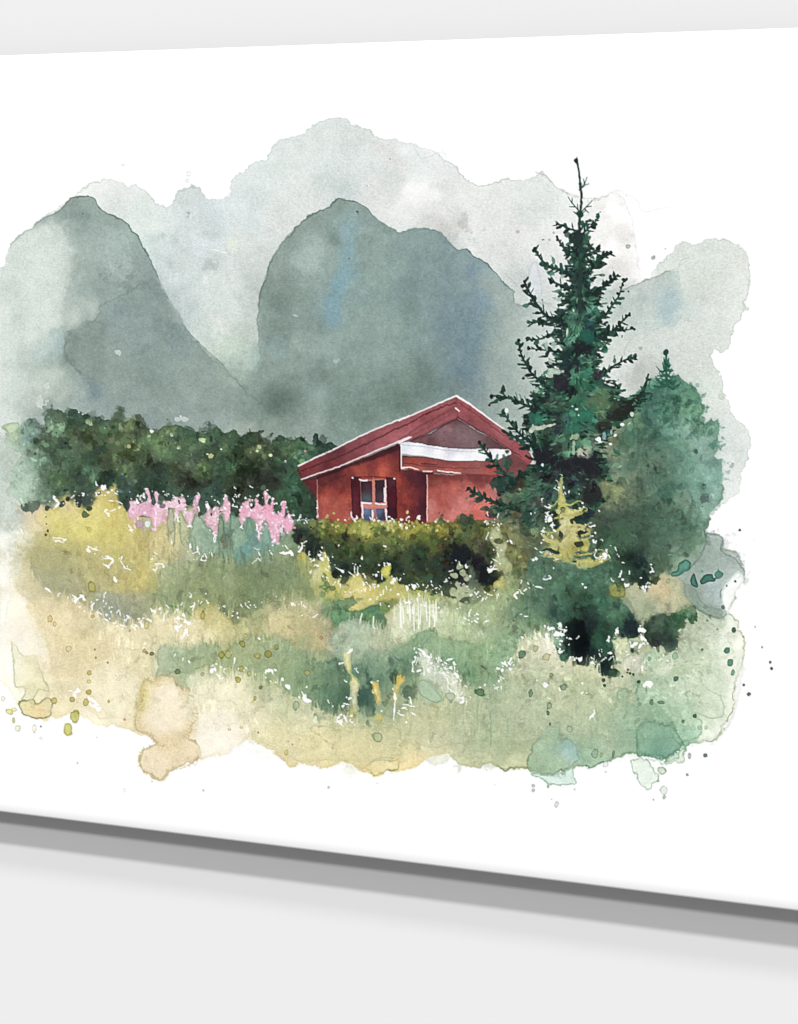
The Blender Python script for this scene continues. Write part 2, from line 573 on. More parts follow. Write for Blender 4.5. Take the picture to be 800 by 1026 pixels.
# tide lines and pale second coats in the far wash
for pts, c, a in [
    (P(400, 100, 200, '520,310 560,320 590,360 625,375 640,410 630,450 600,475 560,478 520,460 480,440 440,470'), 'aeb6b2', .35),
    (P(400, 100, 200, '550,292 580,300 610,330 650,360 690,378 740,392 800,398'), '8f8f78', .5),
    (P(600, 100, 200, '0,395 50,372 90,365 110,380 150,395 170,430 190,448 240,436 285,432'), 'cfcbc4', .6),
    (P(600, 100, 200, '120,755 200,720 280,690 320,672 330,645 360,635'), '7d7d74', .5),
    (P(400, 100, 200, '60,180 90,235 120,225 170,210 190,215'), 'b5bbb8', .5),
    (P(400, 100, 200, '170,200 190,225 180,260 230,275 260,310 300,335'), 'b5bbb8', .5),
    (P(400, 100, 200, '430,700 470,740 500,770'), '8f8d85', .5),
    (P(600, 300, 200, '105,220 110,190 140,150 175,128'), '8f9690', .55),
    (P(520, 150, 120, '490,345 540,330 600,300'), 'a9a59e', .5)]:
    stroke(sm(pts, 4, False), .9, .7, c, a, wob=.8)
wash(P(400, 100, 200, '540,650 560,660 565,720 570,790 520,780 515,690'), 'cdd1dc', .55, 1, .8, .15)
# ---- left mountain
LM = Q('-44,400 -40,330 -20,290 -4,282 3,268 8,250 20,235 36,224 48,216 59,211 66,203 71,198 78,196 87,196 94,199 101,207 107,212 118,216 127,222 134,231 143,243 151,258 156,270 '
       '160,281 167,296 178,313 186,328 200,342 214,355 228,369 250,388 272,402 290,422 300,445 300,470 -40,480')
lm = [(44, 222, '8e9b98'), (60, 216, '86938f'), (72, 203, '7f8d88'), (82, 201, '85938f'), (92, 206, '8b9a96'), (70, 215, '82908c'), (85, 218, '75837f'), (58, 228, '9aa5a0'), (100, 215, '8b9a95'), (112, 220, '84938f'), (98, 228, '9aa8a4'),
      (45, 235, 'c5ccc6'), (30, 240, 'cfd5ce'), (35, 255, 'd3d9d2'), (20, 262, 'cad2ca'), (10, 275, 'd2d8d1'), (50, 250, 'cdd4cd'), (62, 245, 'a9b3ad'), (60, 262, 'b5beb8'), (45, 270, 'd6dbd5'), (30, 285, 'd8ddd7'), (15, 290, 'b9c2ba'), (72, 235, '8c9a95'), (78, 245, '909e98'),
      (70, 260, '8f9c96'), (85, 255, '95a39d'), (72, 275, '8a9893'), (65, 292, '97a39d'), (90, 240, '9aa9a5'), (105, 240, '9cabaa'), (100, 260, '93a29e'), (120, 235, '90a09d'), (130, 245, '8d9d9a'), (128, 265, '98a6a3'), (115, 265, '94a29e'),
      (140, 255, '82918e'), (147, 270, '83918f'), (155, 285, '7e8c8e'), (110, 285, '7b8988'), (125, 280, '84928e'), (100, 292, '84938f'), (140, 290, '818f8b'), (50, 292, 'b3bcb5'), (85, 290, '8e9c98'),
      (5, 310, 'dce1dc'), (20, 315, 'aab5ad'), (10, 340, 'cbd2ca'), (40, 310, 'd3d8d2'), (30, 330, 'c9cfc8'), (50, 325, 'c2c9c2'), (65, 305, 'a7b1aa'), (75, 320, 'b9c1ba'), (90, 312, 'abb5ae'), (85, 325, '9aa6a0'), (40, 350, '99a9a7'), (55, 340, '9fafaa'), (30, 360, 'a8b4ad'),
      (0, 380, 'd3d8d2'), (-30, 350, 'd8ddd7'), (-30, 420, 'd5dad4'), (15, 390, 'bcc5be'), (40, 385, 'b3bab1'), (50, 378, 'b0b8af'), (60, 395, 'a3ada4'), (30, 405, 'a0a9a3'), (5, 415, 'cfd4cc'), (75, 400, '909c97'), (85, 415, '8d9a97'), (50, 410, '8d9996'),
      (75, 340, '7e8c88'), (90, 330, '7f8d8a'), (70, 355, '77857f'), (85, 350, '7c8a86'), (80, 365, '8a9791'), (100, 340, '798885'), (115, 350, '8a9895'), (110, 325, '75848a'), (120, 310, '77868a'), (135, 305, '7f8d8c'), (150, 315, '8d9c9a'),
      (150, 340, '8c9c9b'), (165, 325, '6f7e7f'), (140, 350, '728183'), (160, 350, '84928f'), (175, 335, '76858a'), (185, 350, '7a898a'), (100, 370, '76847f'), (95, 390, '6f8089'), (115, 390, '879690'), (130, 375, '7b8984'), (130, 400, '7c8986'),
      (140, 405, '8a9893'), (155, 380, '73817c'), (170, 370, '82918e'), (165, 395, '7c8a84'), (185, 385, '87958f'), (150, 425, '7d8a89'), (180, 415, '7d8b88'), (195, 365, '82918d'), (215, 380, '83928c'), (210, 400, '81908a'), (230, 400, '7f8d88'), (225, 420, '8b9994'),
      (250, 410, '7e8c87'), (260, 425, '7c8b86'), (240, 430, '8f9990'), (280, 435, '7e8b82'), (205, 425, '84928f'), (200, 350, '7b8a87')]
wash(LM, lm, 1, .7, .9, .3, .9, lab='left_mountain', warp=2.5, fp=3, mott=.018, fade=lambda X, Y: .25 + fr(X, -12, 48))
wash(P(0, 300, 200, '255,175 290,150 350,100 400,80 470,60 480,300 380,330 300,280 255,225'), '7b8884', .5, 1.2, 1.4, .22, 1.5, fade=lambda X, Y: fr(-X, -112, -88))
wash(P(0, 300, 200, '135,170 165,170 210,130 260,115 250,260 150,275 130,240'), '93a6aa', .45, 1.2, 1.2, .12, fade=lambda X, Y: fr(-Y, -372, -350))
# ---- middle mountain
MM = Q('257,345 258,320 260,300 262,289 267,272 274,256 284,240 298,225 312,215 328,208 337,200 347,199 358,202 367,207 373,214 378,220 391,228 402,233 412,229 424,228 436,230 446,236 453,245 '
       '461,249 469,248 475,256 485,261 492,265 500,275 507,283 515,296 522,305 560,310 575,420 560,525 290,525 262,420 255,390 250,365')
mm = [(340, 203, '76877f'), (355, 206, '7f908c'), (330, 212, '80918b'), (315, 222, '7f908a'), (345, 220, '849a96'), (362, 218, '80918d'), (300, 235, '7e8f88'), (320, 240, '81928c'), (335, 240, '6f807a'), (350, 232, '829a9e'), (365, 240, '7f918b'), (380, 232, '7f918c'),
      (285, 250, '84958f'), (300, 260, '98aaa4'), (315, 262, '93a69f'), (330, 262, '80938d'), (348, 258, '7f979b'), (365, 260, '80938d'), (385, 250, '83958f'), (400, 245, '7c8f8d'), (415, 240, '7e918e'), (430, 245, '788c8b'), (445, 250, '6f8388'), (270, 285, '75857f'),
      (280, 275, '86958f'), (290, 285, '7b8b84'), (305, 285, '8a9b95'), (325, 285, '80928c'), (340, 285, '789599'), (350, 275, '7a979d'), (360, 285, '80948f'), (380, 275, '84978f'), (400, 270, '80948f'), (420, 265, '7d9290'), (410, 285, '708483'),
      (440, 270, '7c908f'), (460, 265, '7f9395'), (475, 275, '718794'), (465, 285, '7a8e8f'), (490, 285, '899894'), (500, 300, '94a19c'), (270, 320, '81928c'), (280, 305, '6d7d77'), (290, 325, '7a8a84'), (262, 345, '8b9c95'), (275, 350, '8297'+'95'),
      (310, 310, '7d8e88'), (330, 300, '74909a'), (335, 315, '7892a0'), (320, 325, '6f8079'), (345, 310, '81948e'), (300, 340, '8b9c95'), (325, 350, '8a9c95'), (345, 340, '82958e'), (365, 320, '7f928b'), (370, 345, '768983'), (390, 325, '859891'), (390, 350, '7f928b'),
      (410, 310, '74877f'), (430, 305, '7b8f8d'), (420, 330, '7c908b'), (445, 325, '70858a'), (460, 310, '71878f'), (475, 325, '6a8089'), (480, 305, '74899a'), (470, 345, '6b818b'), (465, 370, '667c8c'), (490, 320, '8a9a95'), (500, 340, '8a9893'), (492, 360, '83918c'), (510, 355, '94a29c'), (520, 380, '96a49f'),
      (505, 385, '8d9c96'), (515, 330, '9aa7a2'), (530, 340, 'a3afa9'), (500, 410, '8c9a94'), (480, 385, '75858a'), (455, 385, '6c7b79'), (440, 360, '72857f'), (425, 375, '657670'), (405, 380, '73867f'), (390, 380, '70837d'), (360, 370, '7a8d86'), (340, 370, '72857e'),
      (320, 375, '6d7d77'), (300, 365, '7a8b84'), (280, 370, '84948d'), (260, 375, '7a8a83'), (255, 390, '6c7c74'), (285, 395, '66776e'), (275, 405, '5f7068'), (300, 400, '74867f'), (320, 400, '82958f'), (310, 420, '80938c'), (335, 410, '6d8079'),
      (345, 430, '758880'), (365, 415, '6c7f76'), (385, 400, '71847c'), (370, 400, '788a85'), (330, 440, '75877f'), (300, 430, '889790'), (290, 420, '839189'), (400, 400, '667a70'), (540, 400, '8f9d96'), (540, 330, 'a5b0aa'), (550, 360, 'a9b2ac'), (490, 430, '93a09a'), (510, 425, '97a49d'), (525, 440, 'a0aaa5')]
# the light valley between the two
va = [(200, 300, 'd0dad7'), (190, 310, 'c6d2d2'), (215, 310, 'c9d3cf'), (205, 330, 'b9c6c0'), (225, 325, 'ccd3cc'), (235, 310, 'ccd2cd'), (245, 330, 'b1bdb4'), (250, 300, 'b5bdb8'), (235, 345, 'bfcbbf'), (215, 345, 'b4c0b5'), (225, 360, 'a5b3a8'), (250, 355, '9aa9a0'), (250, 370, '87968d'), (240, 280, 'c7cfcb'), (258, 290, '9ba5a1')]
wash(Q('160,270 262,262 264,300 262,395 246,385 232,372 214,356 200,342 186,328 178,313 167,296'), va, .9, 6, 2, 0, lab='far_mountain', warp=4, fp=4, mott=.02, fade=lambda X, Y: fr(Y, 262, 300))
wash(MM, mm, 1, .8, 1.0, .26, .9, lab='mid_mountain', warp=2.5, fp=3, mott=.018,
     fade=lambda X, Y: np.minimum(np.maximum(fr(X, 244, 262), fr(-Y, -312, -296)), np.maximum(fr(-X, -570, -512), fr(-Y, -300, -285))))
stroke(sm(Q('261,299 263,289 267,273 274,257 284,241 298,226 312,216 324,210'), 4, False), 1.3, .7, '5f6663', .5, wob=.6)
for p_ in ['158,276 168,297 178,313 185,327 199,343', '210,352 218,360 226,369 236,378']:
    stroke(sm(Q(p_), 4, False), 1.0, .7, '6a7673', .5, wob=.5)
wash(P(200, 300, 200, '0,0 60,0'.replace('60,0', '120,0') + ' 160,120 175,200 120,215 60,170 40,150 0,150'), 'ced8d0', .3, 9, 2, 0, mott=0)
wash(P(200, 300, 200, '60,170 110,150 160,165 170,195 130,220 85,215 60,195'), 'bccbb8', .45, 5, 1.5, 0, mott=0)
wash(P(200, 300, 200, '180,500 230,495 300,520 340,545 250,560 190,550'), '9fa69a', .5, 3, 1.5, .1, mott=0)
wash(P(200, 300, 200, '120,300 200,360 260,380 300,420 400,490 370,520 340,560 280,520 200,490 150,470 60,470 40,430 0,400 0,210 60,240'), '84938c', .25, 2, 1.5, .15, mott=0)
wash(Q('214,372 228,362 246,352 262,350 285,380 330,440 290,450 262,432 240,410'), [(235, 372, '93a298'), (250, 365, '8d9d94'), (250, 390, '77877f'), (262, 400, '6a7b73'), (275, 405, '5f7069'), (280, 425, '7f8d84'), (300, 435, '84938b'), (262, 375, '7b8c84')], .85, 9, 2, 0, mott=.02, warp=2)
stroke(sm(Q('222,366 235,380 248,393 262,403 278,415'), 4, False), 2.2, 1.2, '5f7068', .35, soft=2, wob=.8)
for (x, y, r1, r2, c, a) in [(440, 300, 42, 46, '6d8286', .4), (400, 392, 55, 20, '5f726a', .4), (300, 300, 18, 40, '7d8d88', .3), (458, 350, 24, 44, '627a84', .4), (285, 402, 22, 22, '586a62', .5), (150, 335, 26, 52, '6c7c7b', .4), (86, 222, 18, 14, '788783', .45),
                          (44, 300, 16, 60, 'dfe4de', .5), (62, 262, 10, 26, 'cfd6cf', .4), (340, 186, 26, 10, 'b0bcb9', .35), (100, 350, 20, 30, '74837f', .35), (365, 350, 30, 30, '8fa39c', .35), (430, 245, 22, 10, '8ba09d', .3), (320, 255, 16, 14, '9db0aa', .35), (505, 380, 18, 40, '9aa7a0', .35), (515, 320, 12, 30, 'a9b5af', .3), (190, 400, 25, 20, '8d9c96', .3)]:
    blob(x, y, r1, r2, c, a, 1.5, 0, .1, .5)
for x, y0_, y1_, c in [(288, 240, 380, '6f807a'), (318, 225, 340, '93a49e'), (382, 240, 380, '8a9c96'), (415, 250, 400, '6c8080'), (448, 255, 390, '6a8088'), (110, 230, 380, '99a7a2'), (133, 260, 400, '7b8986'), (70, 240, 330, 'a9b4ae'), (165, 310, 420, '86948f'), (230, 215, 320, 'd9dfdb'), (250, 200, 300, 'c9d0cc')]:
    stroke([(x, y0_), (x + 3, (y0_ + y1_) / 2), (x - 2, y1_)], 9, 5, c, .28, soft=8, wob=2)
for (x, y, r1, r2, c, a) in [(350, 232, 9, 18, '7fa3ae', .4), (347, 260, 7, 20, '7199ab', .3), (340, 288, 8, 16, '6c97ae', .34), (331, 314, 10, 12, '6f97aa', .35), (468, 372, 7, 12, '5f7780', .3), (480, 310, 5, 26, '6f8b9a', .28), (276, 320, 5, 28, '6c7c77', .3), (258, 360, 6, 14, '7f9fa6', .35), (286, 325, 4, 30, '67776f', .25)]:
    blob(x, y, r1, r2, c, a, 1.2, 0, .25, .3)
# second glaze on the left hump, a pale bloom where the valley closes, drips of shade
wash(Q('64,345 68,336 76,330 86,324 96,320 104,306 112,298 126,290 140,284 152,276 160,286 178,315 200,345 236,380 262,402 250,420 190,428 130,420 96,400 84,382 76,368 66,356'), [(90, 340, '78867f'), (110, 310, '7b8a86'), (140, 300, '7b8a87'), (150, 350, '7d8c88'), (120, 380, '7f8d87'), (180, 370, '81908a'), (220, 400, '86938d')], .38, 1.2, 2.2, .3, warp=3, fade=lambda X, Y: fr(-Y, -420, -360))
wash(Q('212,338 222,332 236,336 244,342 242,354 234,362 222,360 214,350'), 'b9c8bb', .6, 2.5, 2, .12)
wash(Q('236,346 248,340 260,346 262,360 254,372 240,370 232,360'), 'a8b8ac', .5, 2.5, 2, .15)
wash(Q('38,236 52,226 66,232 72,262 66,300 44,340 20,344 12,300 20,262'), 'd3d9d2', .4, 3, 2.5, .1)
wash(Q('112,222 128,238 134,262 130,280 112,290 104,262 104,236'), '9dacaa', .35, 2, 2.5, .15)
wash(Q('300,240 318,232 328,246 322,268 304,276 292,262'), '9fb0aa', .35, 3, 2.5, .08)
wash(Q('262,330 276,300 290,300 288,340 276,372 262,372'), '74847e', .3, 3, 2.5, .08)
wash(Q('360,330 400,318 430,330 436,360 400,372 364,362'), '73857f', .28, 3, 2.5, .08)
for x, y, a_, b_ in [(190, 300, 12, 18), (205, 225, 14, 8), (255, 195, 16, 10), (390, 180, 14, 10), (470, 240, 14, 8), (230, 285, 12, 10), (530, 215, 14, 10)]:
    blob(x, y, a_, b_, 'b9c4c1' if x != 230 else 'e2e8e3', .35, 1.0, 0, .3, .5)
# grey glaze and the blue touch right of the tree
wash(Q('600,300 625,289 645,281 660,276 672,271 682,280 684,320 660,330 640,345 600,360'), [(625, 292, 'a5b1ab'), (640, 290, '9dabaa'), (650, 285, 'a9b1ac'), (668, 280, '9fada9'), (675, 300, '9fb3b8'), (665, 312, 'a3b8bb'), (640, 310, 'b0bcb5'), (655, 320, 'b3beb8'), (615, 320, 'b2bdb6'), (625, 345, 'c2cac4')], .8, 1.4, 1.4, .06, warp=4,
     fade=lambda X, Y: fr(-X, -690, -672) * fr(-Y, -350, -318) * 1.0)
blob(671, 308, 8, 12, '9fb5ba', .3, .8, 0, .3, .3)
stroke(sm(Q('622,292 640,284 652,279 662,275 672,271'), 4, False), 1.3, .8, '6f746c', .6, wob=.4)
# small things in the mountains
for x, y, a, b, c in [(206, 282, 3, 4, 'e4e8e2'), (218, 251, 5, 1, 'eef0ee'), (222, 252, 6, 1, 'edf0ed'), (204, 245, 3, 1, 'e9ecea'), (118, 353, 3, 2.5, 'cbd3cd'), (296, 316, 4, 1.6, 'a9b9b2'), (336, 362, 3, 2, 'a4b3ac'),
                      (185, 420, 3, 3, 'cbd2ca'), (40, 405, 4, 4, 'cfd4cb'), (46, 387, 3, 2, 'd0d4cc'), (234, 242, 6, 5, 'dfe3d3')]:
    blob(x, y, a, b, c, .7, .4, 0, .3, .3)
for x, y, r_, c in [(83, 214, 1.1, '5e6c69'), (358, 212, 1, '3c4a4a'), (359, 214, .6, '3c4a4a'), (368, 186, .7, '6d7777'), (391, 159, .8, '6d7070'), (189, 213, 1.8, '97a2a0'), (188, 217, 1.5, 'b0b9b8'), (350, 259, .7, '475553'), (655, 258, 1.8, '7c8a86'), (630, 247, 2, '8c928f'),
                    (630, 292, 1.3, '4f5a55'), (642, 349, 2, '8f948f'), (555, 233, 1.2, '8b9090'), (551, 240, 1.6, 'a5aaa8'), (519, 232, 1.6, 'a7a5a2'), (667, 249, .6, '8c8c88'), (723, 397, 3, 'bcc9b8'), (734, 467, 1.6, '9aa69d'), (730, 474, 1.2, 'a3ada5')]:
    blob(x, y, r_, r_, c, .8, .4, .1, 0, .2)
blob(214, 268, 6, 4, '9aa8a8', .5, .8, 0, .2, .3)
blob(120, 285, 10, 4, '6b7877', .4, .8, 0, .1, .4)
blob(472, 232, 6, 3, 'bdbab5', .6, .7, 0, 1.2, .4)
blob(466, 222, 3, 8, 'b5b3ae', .5, .7, 0, .2, .4)
# ======== 2. forest edge
FO = Q('5,445 8,434 20,432 28,421 38,421 42,428 46,418 50,413 57,411 63,414 67,421 71,413 78,412 85,417 93,416 100,416 107,420 116,419 124,424 132,421 140,422 147,424 155,432 163,428 172,426 180,426 186,430 194,433 200,434 '
       '205,432 211,428 217,426 222,432 228,431 234,430 240,436 248,434 254,433 262,439 270,446 276,440 283,436 291,441 299,437 306,442 311,444 314,437 318,435 322,443 327,445 334,444 342,450 345,470 335,500 '
       '335,520 100,520 60,520 35,520 22,505 10,492 12,474 16,465 20,452')
fo = [(22, 435, '71827a'), (32, 426, '5b6f66'), (50, 420, '596a5a'), (57, 416, '53645a'), (60, 430, '5f6f55'), (45, 440, '55654f'), (30, 450, '6a7b6d'), (20, 470, '74857a'), (25, 490, '7d8c80'), (40, 470, '5d6f5d'), (38, 495, '5b6b5b'), (75, 418, '405348'), (82, 425, '475944'), (75, 435, '4d5c42'), (60, 450, '51624f'),
      (55, 470, '51624f'), (60, 490, '4b5c4b'), (85, 445, '56654c'), (95, 430, '4c5c42'), (100, 420, '4a5b4c'), (98, 450, '344538'), (105, 440, '4a5940'), (115, 430, '5c6b4a'), (110, 455, '474f38'), (95, 470, '4c5e4a'), (85, 485, '3e4e40'), (110, 480, '3a4a3e'), (125, 450, '505c42'), (135, 435, '555f40'), (130, 465, '55624a'),
      (140, 450, '49583c'), (150, 435, '4d5c48'), (160, 440, '5b6b48'), (175, 435, '5f7050'), (188, 440, '4d6043'), (170, 455, '4e6046'), (155, 465, '3a4b3c'), (165, 480, '37483c'), (150, 490, '384a3e'), (180, 470, '3d4233'), (190, 480, '2f312a'), (185, 455, '475a42'), (200, 450, '4c6048'), (195, 465, '4f5a48'), (205, 438, '4b5f46'),
      (215, 435, '3c5142'), (225, 445, '56674a'), (232, 436, '455a44'), (215, 455, '41543e'), (205, 470, '46583f'), (225, 470, '384a38'), (235, 455, '3d4c36'), (245, 440, '3c4f3e'), (255, 445, '5a6645'), (262, 452, '6b7350'), (270, 450, '44573f'), (282, 445, '3f5443'), (290, 450, '54684a'), (280, 460, '3e4f3a'), (250, 465, '33402f'),
      (240, 485, '363c2e'), (260, 480, '2f312c'), (275, 475, '32342f'), (290, 470, '3a4d3c'), (300, 455, '45604a'), (310, 450, '4d6652'), (320, 442, '2f423a'), (325, 450, '2e4038'), (335, 450, '35483c'), (300, 475, '34503f'), (290, 490, '3f6048'), (305, 490, '3a5643'), (315, 480, '2f4a3a'), (300, 505, '3b5644'), (310, 510, '2e3f35'), (210, 500, '3b4f44'), (180, 500, '3e5144'), (130, 500, '3a4a42'), (250, 505, '3b4a40')]
wash(FO, fo, 1, .8, 1.4, .2, 1.2, lab='forest', warp=4, fp=4, mott=.05, fade=lambda X, Y: .35 + fr(X, 6, 26))
wash(P(0, 300, 200, '5,505 40,495 75,495 78,540 65,580 35,555 20,520'), 'a6a983', .75, 1, .8, .35, lab='forest')
wash(P(0, 300, 200, '85,500 120,480 155,485 165,520 135,560 110,575 85,540'), '7a8f86', .6, 1, .8, .25, lab='forest')
mottle(FO, 600, 2.5, 8, .14, .55, .4, .25, .015, only=(L['forest'],), seed=11)
mottle(FO, 1300, .6, 2.2, .3, .5, .4, .0, .015, only=(L['forest'],), seed=12)
for x, y, a, b, c in [(188, 435, 10, 8, '3e5848'), (58, 418, 8, 7, '50624f'), (79, 420, 8, 8, '3e5246'), (192, 433, 5, 5, '405a4a'), (101, 420, 5, 4, '41544a'), (215, 433, 7, 7, '475d4a'), (232, 436, 6, 5, '41583f'), (254, 439, 6, 5, '41583f'), (286, 443, 7, 6, '3f5444'), (322, 442, 6, 7, '2b3d35')]:
    blob(x, y, a, b, c, .45, .25, .25, 0, .25, lab='forest')
for x, y, r_, c in [(152, 432, 1.4, 'e8e9dc'), (149, 437, 1.6, 'aeb07e'), (181, 417, 2, 'c5cfc6'), (178, 420, 3, 'bcc8c0'), (260, 448, 2, 'a9a870'), (258, 452, 1.5, 'd5cf8d'), (271, 456, 1.5, 'd8cf90'), (211, 457, 2.5, 'a7a873'), (208, 455, 1, 'd7d6b5'), (204, 442, 2, 'c9cc8d'), (222, 450, .8, 'dfe3d2'), (286, 462, .8, 'e6e8df'), (306, 452, 1, 'c0756e'),
                    (129, 447, 2, '9a9a66'), (136, 450, 2.4, '7c8258'), (88, 423, 2, '8a9670'), (91, 425, 2, '98a07c'), (83, 415, .7, 'dfe3dc'), (79, 413, .7, 'dfe3dc'), (172, 435, .8, 'c9d0bd'), (178, 449, .8, 'ccd3bf')]:
    blob(x, y, r_, r_ * .9, c, .85, .4, 0, 0, .3)

wash(Q('-60,440 20,440 36,500 34,530 20,548 -60,548'), 'aeb9ab', .65, 9, 2, 0, mott=.02)
# ======== 3. meadow: rows of colour picked every 25 units, from (12,492) down
G = '''a9b5aa 5f7163 53634f 42534a 49533d 3d4841 3f4f45 3b4a40 384840 34443b 3f5244 3a5242 335040 8a3530 7a2f2c 7a2f2c 8a3531 c04f47 b55048 4a5446 44574a 3d5042 6f7c4a 3c4c42 74805f 5f6f5c 5f7d68 6c937f 84a896 e3e8e3
a7b3a8 bcae90 cfbf5a c9bb5c d4bf55 b9a963 b2aa70 9fa57c 7d9079 6f8a72 6f8c78 648372 4e5f47 41502f 5c6232 6b6b3a 75703a 6f6f38 5e6838 6b7150 75754f 54654a b1ab66 425a4c 4a5a4a 48584a 5a6f5a 66836a 85a892 dde3db
d6d7c8 cdc08f cdbf66 d3c358 cfbe52 b8a862 b9a972 a3a67f 74896f 6c8a78 648a80 79906f 6f7f4a 35423a 3e4a35 445038 46503a 3c4638 2b332e 5f6b48 7d8256 5a6448 a8a254 607a5e 3c5443 35473c 4c6652 5e7d64 7d9d86 c3cdc2
e4e2cf b9ad80 9a9a72 b5ac74 b0a666 c5b05c b3ab74 93997a 7d8c64 7a8a63 74896a 7e8e66 a4a25e 8c9650 3c473b 85884c 4b5638 39433a 303732 4a5640 9aa277 52705a 5b7a60 5d7f6b 4a6550 1f2f2c 4d6350 7f977f a2b0a2 b5bfb8
e5ddbc a9a380 8f9373 a39f6c b1a868 cbb452 9aa07b 8e977a 8b9566 7f8c61 78865f 79875f 8d9563 a5a655 b5ab60 aaa65a 9d9f51 8d9752 8f9a6a 6b7a52 9aa36a 567660 486a55 3c5a4a 5f7a5e 8e9372 b9b083 a4a583 8f9f8d c9d0ca
ece4c8 dcc798 c9b98a a5a284 8a9279 9a9a70 97a07c 87926f b9ae6a 9da06b 7d8b60 9ba276 b6b184 6d8a68 5c7d5a 527057 bcc197 a9b189 8fa37a 93a477 8da278 6d8c6c 4a6a56 2f483e 3f5c4c 8f9878 86906f 8f9c7e a9b39b d5dccb
f0ead4 e3d3a8 ddc795 d9c694 c6bb92 bfbfa0 c9c49c b5b88c dccd98 c4b786 9ca272 bcb07e a9a779 b8ab80 8fa182 a0a77d 93a886 96aa82 a3b285 9aae84 7f9d79 8f9f7b b6b792 aab092 98a67f a3ad86 a3ad86 a5ae92 c3ccb2 dde2cc
f1ecdb ead9b2 d9c693 dbc591 dbcb9b d3c999 cdbf8f 9fac88 c9bf88 b4ad78 9ba274 9da377 8f9a73 5c7a60 5f7c66 6f8a70 7a9274 6d8a6d 648a64 64875f 7f9d79 bec0a0 c8c6a4 c6c3a4 b4b890 a3ad86 9fb28f b4bf9f bcc8aa d5ddc6
eee8c9 ddd2a2 e0cfa2 dfd0a0 e0cf9c ddc999 d8c294 a8a57c d6cc9b cdc490 b2b586 8d9c74 647f60 3f6050 58715a 4f6c58 8fa07c 8ba181 9fae8b 6a8a66 a7b18f b3b898 b4b894 b5b892 c3c29c 8fae8c a2bc9c b5c4a5 bccab0 dde0cd
f3eed0 d8c898 e2d2a0 e9dbb5 e6d9b0 e5d3a0 dfc69b dcc299 e3cfae dccba0 d3ca9a c6c394 aeb384 8fa07a 7a9070 8d9d78 b4b384 a3ab7d 97a47e a2ac87 95a482 a9b192 a2ac8c a8b092 9fae88 7f9f81 6d9175 9bb895 b3c4a6 cbd2bd
f6f2e0 f0e8cc f0e8cc eee2c4 e9dbb5 e6d5aa e2cca3 e0c8a0 eadab9 e8dcb5 dccf9f d5c893 d4c48a c6be8a b9b98c c0b985 d8c88a c3bf92 a2ab84 acb189 98a37c 9fac85 86a283 7f9e80 93a283 7ba083 4f7d66 7fa88a cdd4bf d9dece
f6f2e0 f6f2e0 f6f2e0 f0e4c8 eadcba e6d5aa dfcaa2 ddc8a0 e6d5b0 e6d8b0 dcd0a4 d6c48e d6c896 dfc98d e0c583 dcc07a e2c988 d9c792 b5b98c bdb98a b3b88c a9ad80 a9b38f 8fae90 8aa98c 93b39a a9c8b4 c6dcc9 e6ebe0 f0f0ea'''
G = np.array([[hx(c) for c in r.split()] for r in G.split('\n')], np.float32)
ME = Q('-94,520 -30,520 0,512 8,500 20,506 30,504 40,500 60,498 98,490 105,488 112,500 125,508 140,520 170,512 190,506 215,512 232,520 260,512 290,520 296,522 320,523 345,520 400,521 430,520 470,518 486,512 500,500 520,480 '
       '560,460 590,420 610,405 630,398 640,392 646,388 650,384 655,383 662,384 668,381 675,379 680,376 682,382 690,384 697,390 702,398 706,405 706,412 701,418 704,423 698,431 704,429 712,421 720,419 720,428 712,433 706,434 712,436 '
       '722,426 720,438 716,446 722,446 720,452 713,458 723,461 725,472 723,482 726,490 725,500 717,508 714,516 712,524 708,531 710,536 722,538 '
       '760,548 790,560 800,800 -94,800 -94,560')
sl, X, Y = win(X0 + 2, 370, X1 - 2, 790, 0)
wx = X + NA[sl] * 5 + NC[sl] * 1.5
wy = Y + NB[sl] * 5 + ND[sl] * 1.5
u = np.clip((wx - 12.5) / 25, 0, 28.999)
v = np.clip((wy - 492) / 25, 0, 10.999)
ui, vi = u.astype(int), v.astype(int)
fu, fv = u - ui, v - vi
for _ in range(2):
    fu, fv = fu * fu * (3 - 2 * fu), fv * fv * (3 - 2 * fv)
fu, fv = fu[..., None], fv[..., None]
C = (G[vi, ui] * (1 - fu) + G[vi, ui + 1] * fu) * (1 - fv) + (G[vi + 1, ui] * (1 - fu) + G[vi + 1, ui + 1] * fu) * fv
# the bush corner above the grid
bp = [(650, 400, '4a7362'), (665, 395, '4f7d6a'), (678, 388, '5e8b75'), (692, 395, '6d9a7c'), (702, 408, '74a07d'), (655, 420, '4a7364'), (675, 415, '6a9580'), (690, 420, '72a07f'), (650, 440, '5b7d6a'), (670, 440, '6a8f78'), (690, 437, '7fa888'),
      (705, 440, '9abdac'), (715, 455, '8fb6a5'), (640, 455, '5c7a66'), (640, 440, '4e6f5c'), (628, 440, '7b7f5c'), (620, 450, '6a7a5c'), (600, 452, '7d8468'), (605, 470, '55705c'), (625, 470, '5f7a66'), (650, 470, '7c8a72'), (665, 470, '6f8471'), (680, 465, '6f947f'), (690, 480, '6f9a84'), (705, 475, '84ad9b'), (715, 490, '8ab4a4'), (612, 490, '858a5f'), (635, 490, '79856a'), (650, 492, '6c806c')]
FB = field(bp, wx[:, :], wy, 4)
k = np.clip((492 - Y) / 16, 0, 1)[..., None]
C = C * (1 - k) + FB * k
xo, yo = X + (NA[sl] + NC[sl] * .6) * 1.6, Y + (NB[sl] + ND[sl] * .6) * 1.6
d = np.minimum(sdf(ME, xo, yo), sdf(OUT, xo, yo) + 1.3)
m = np.clip(d / .8 * .5 + .5, 0, 1)
m *= np.clip(.15 + fr(X, -2, 20) + fr(Y, 520, 550), 0, 1)
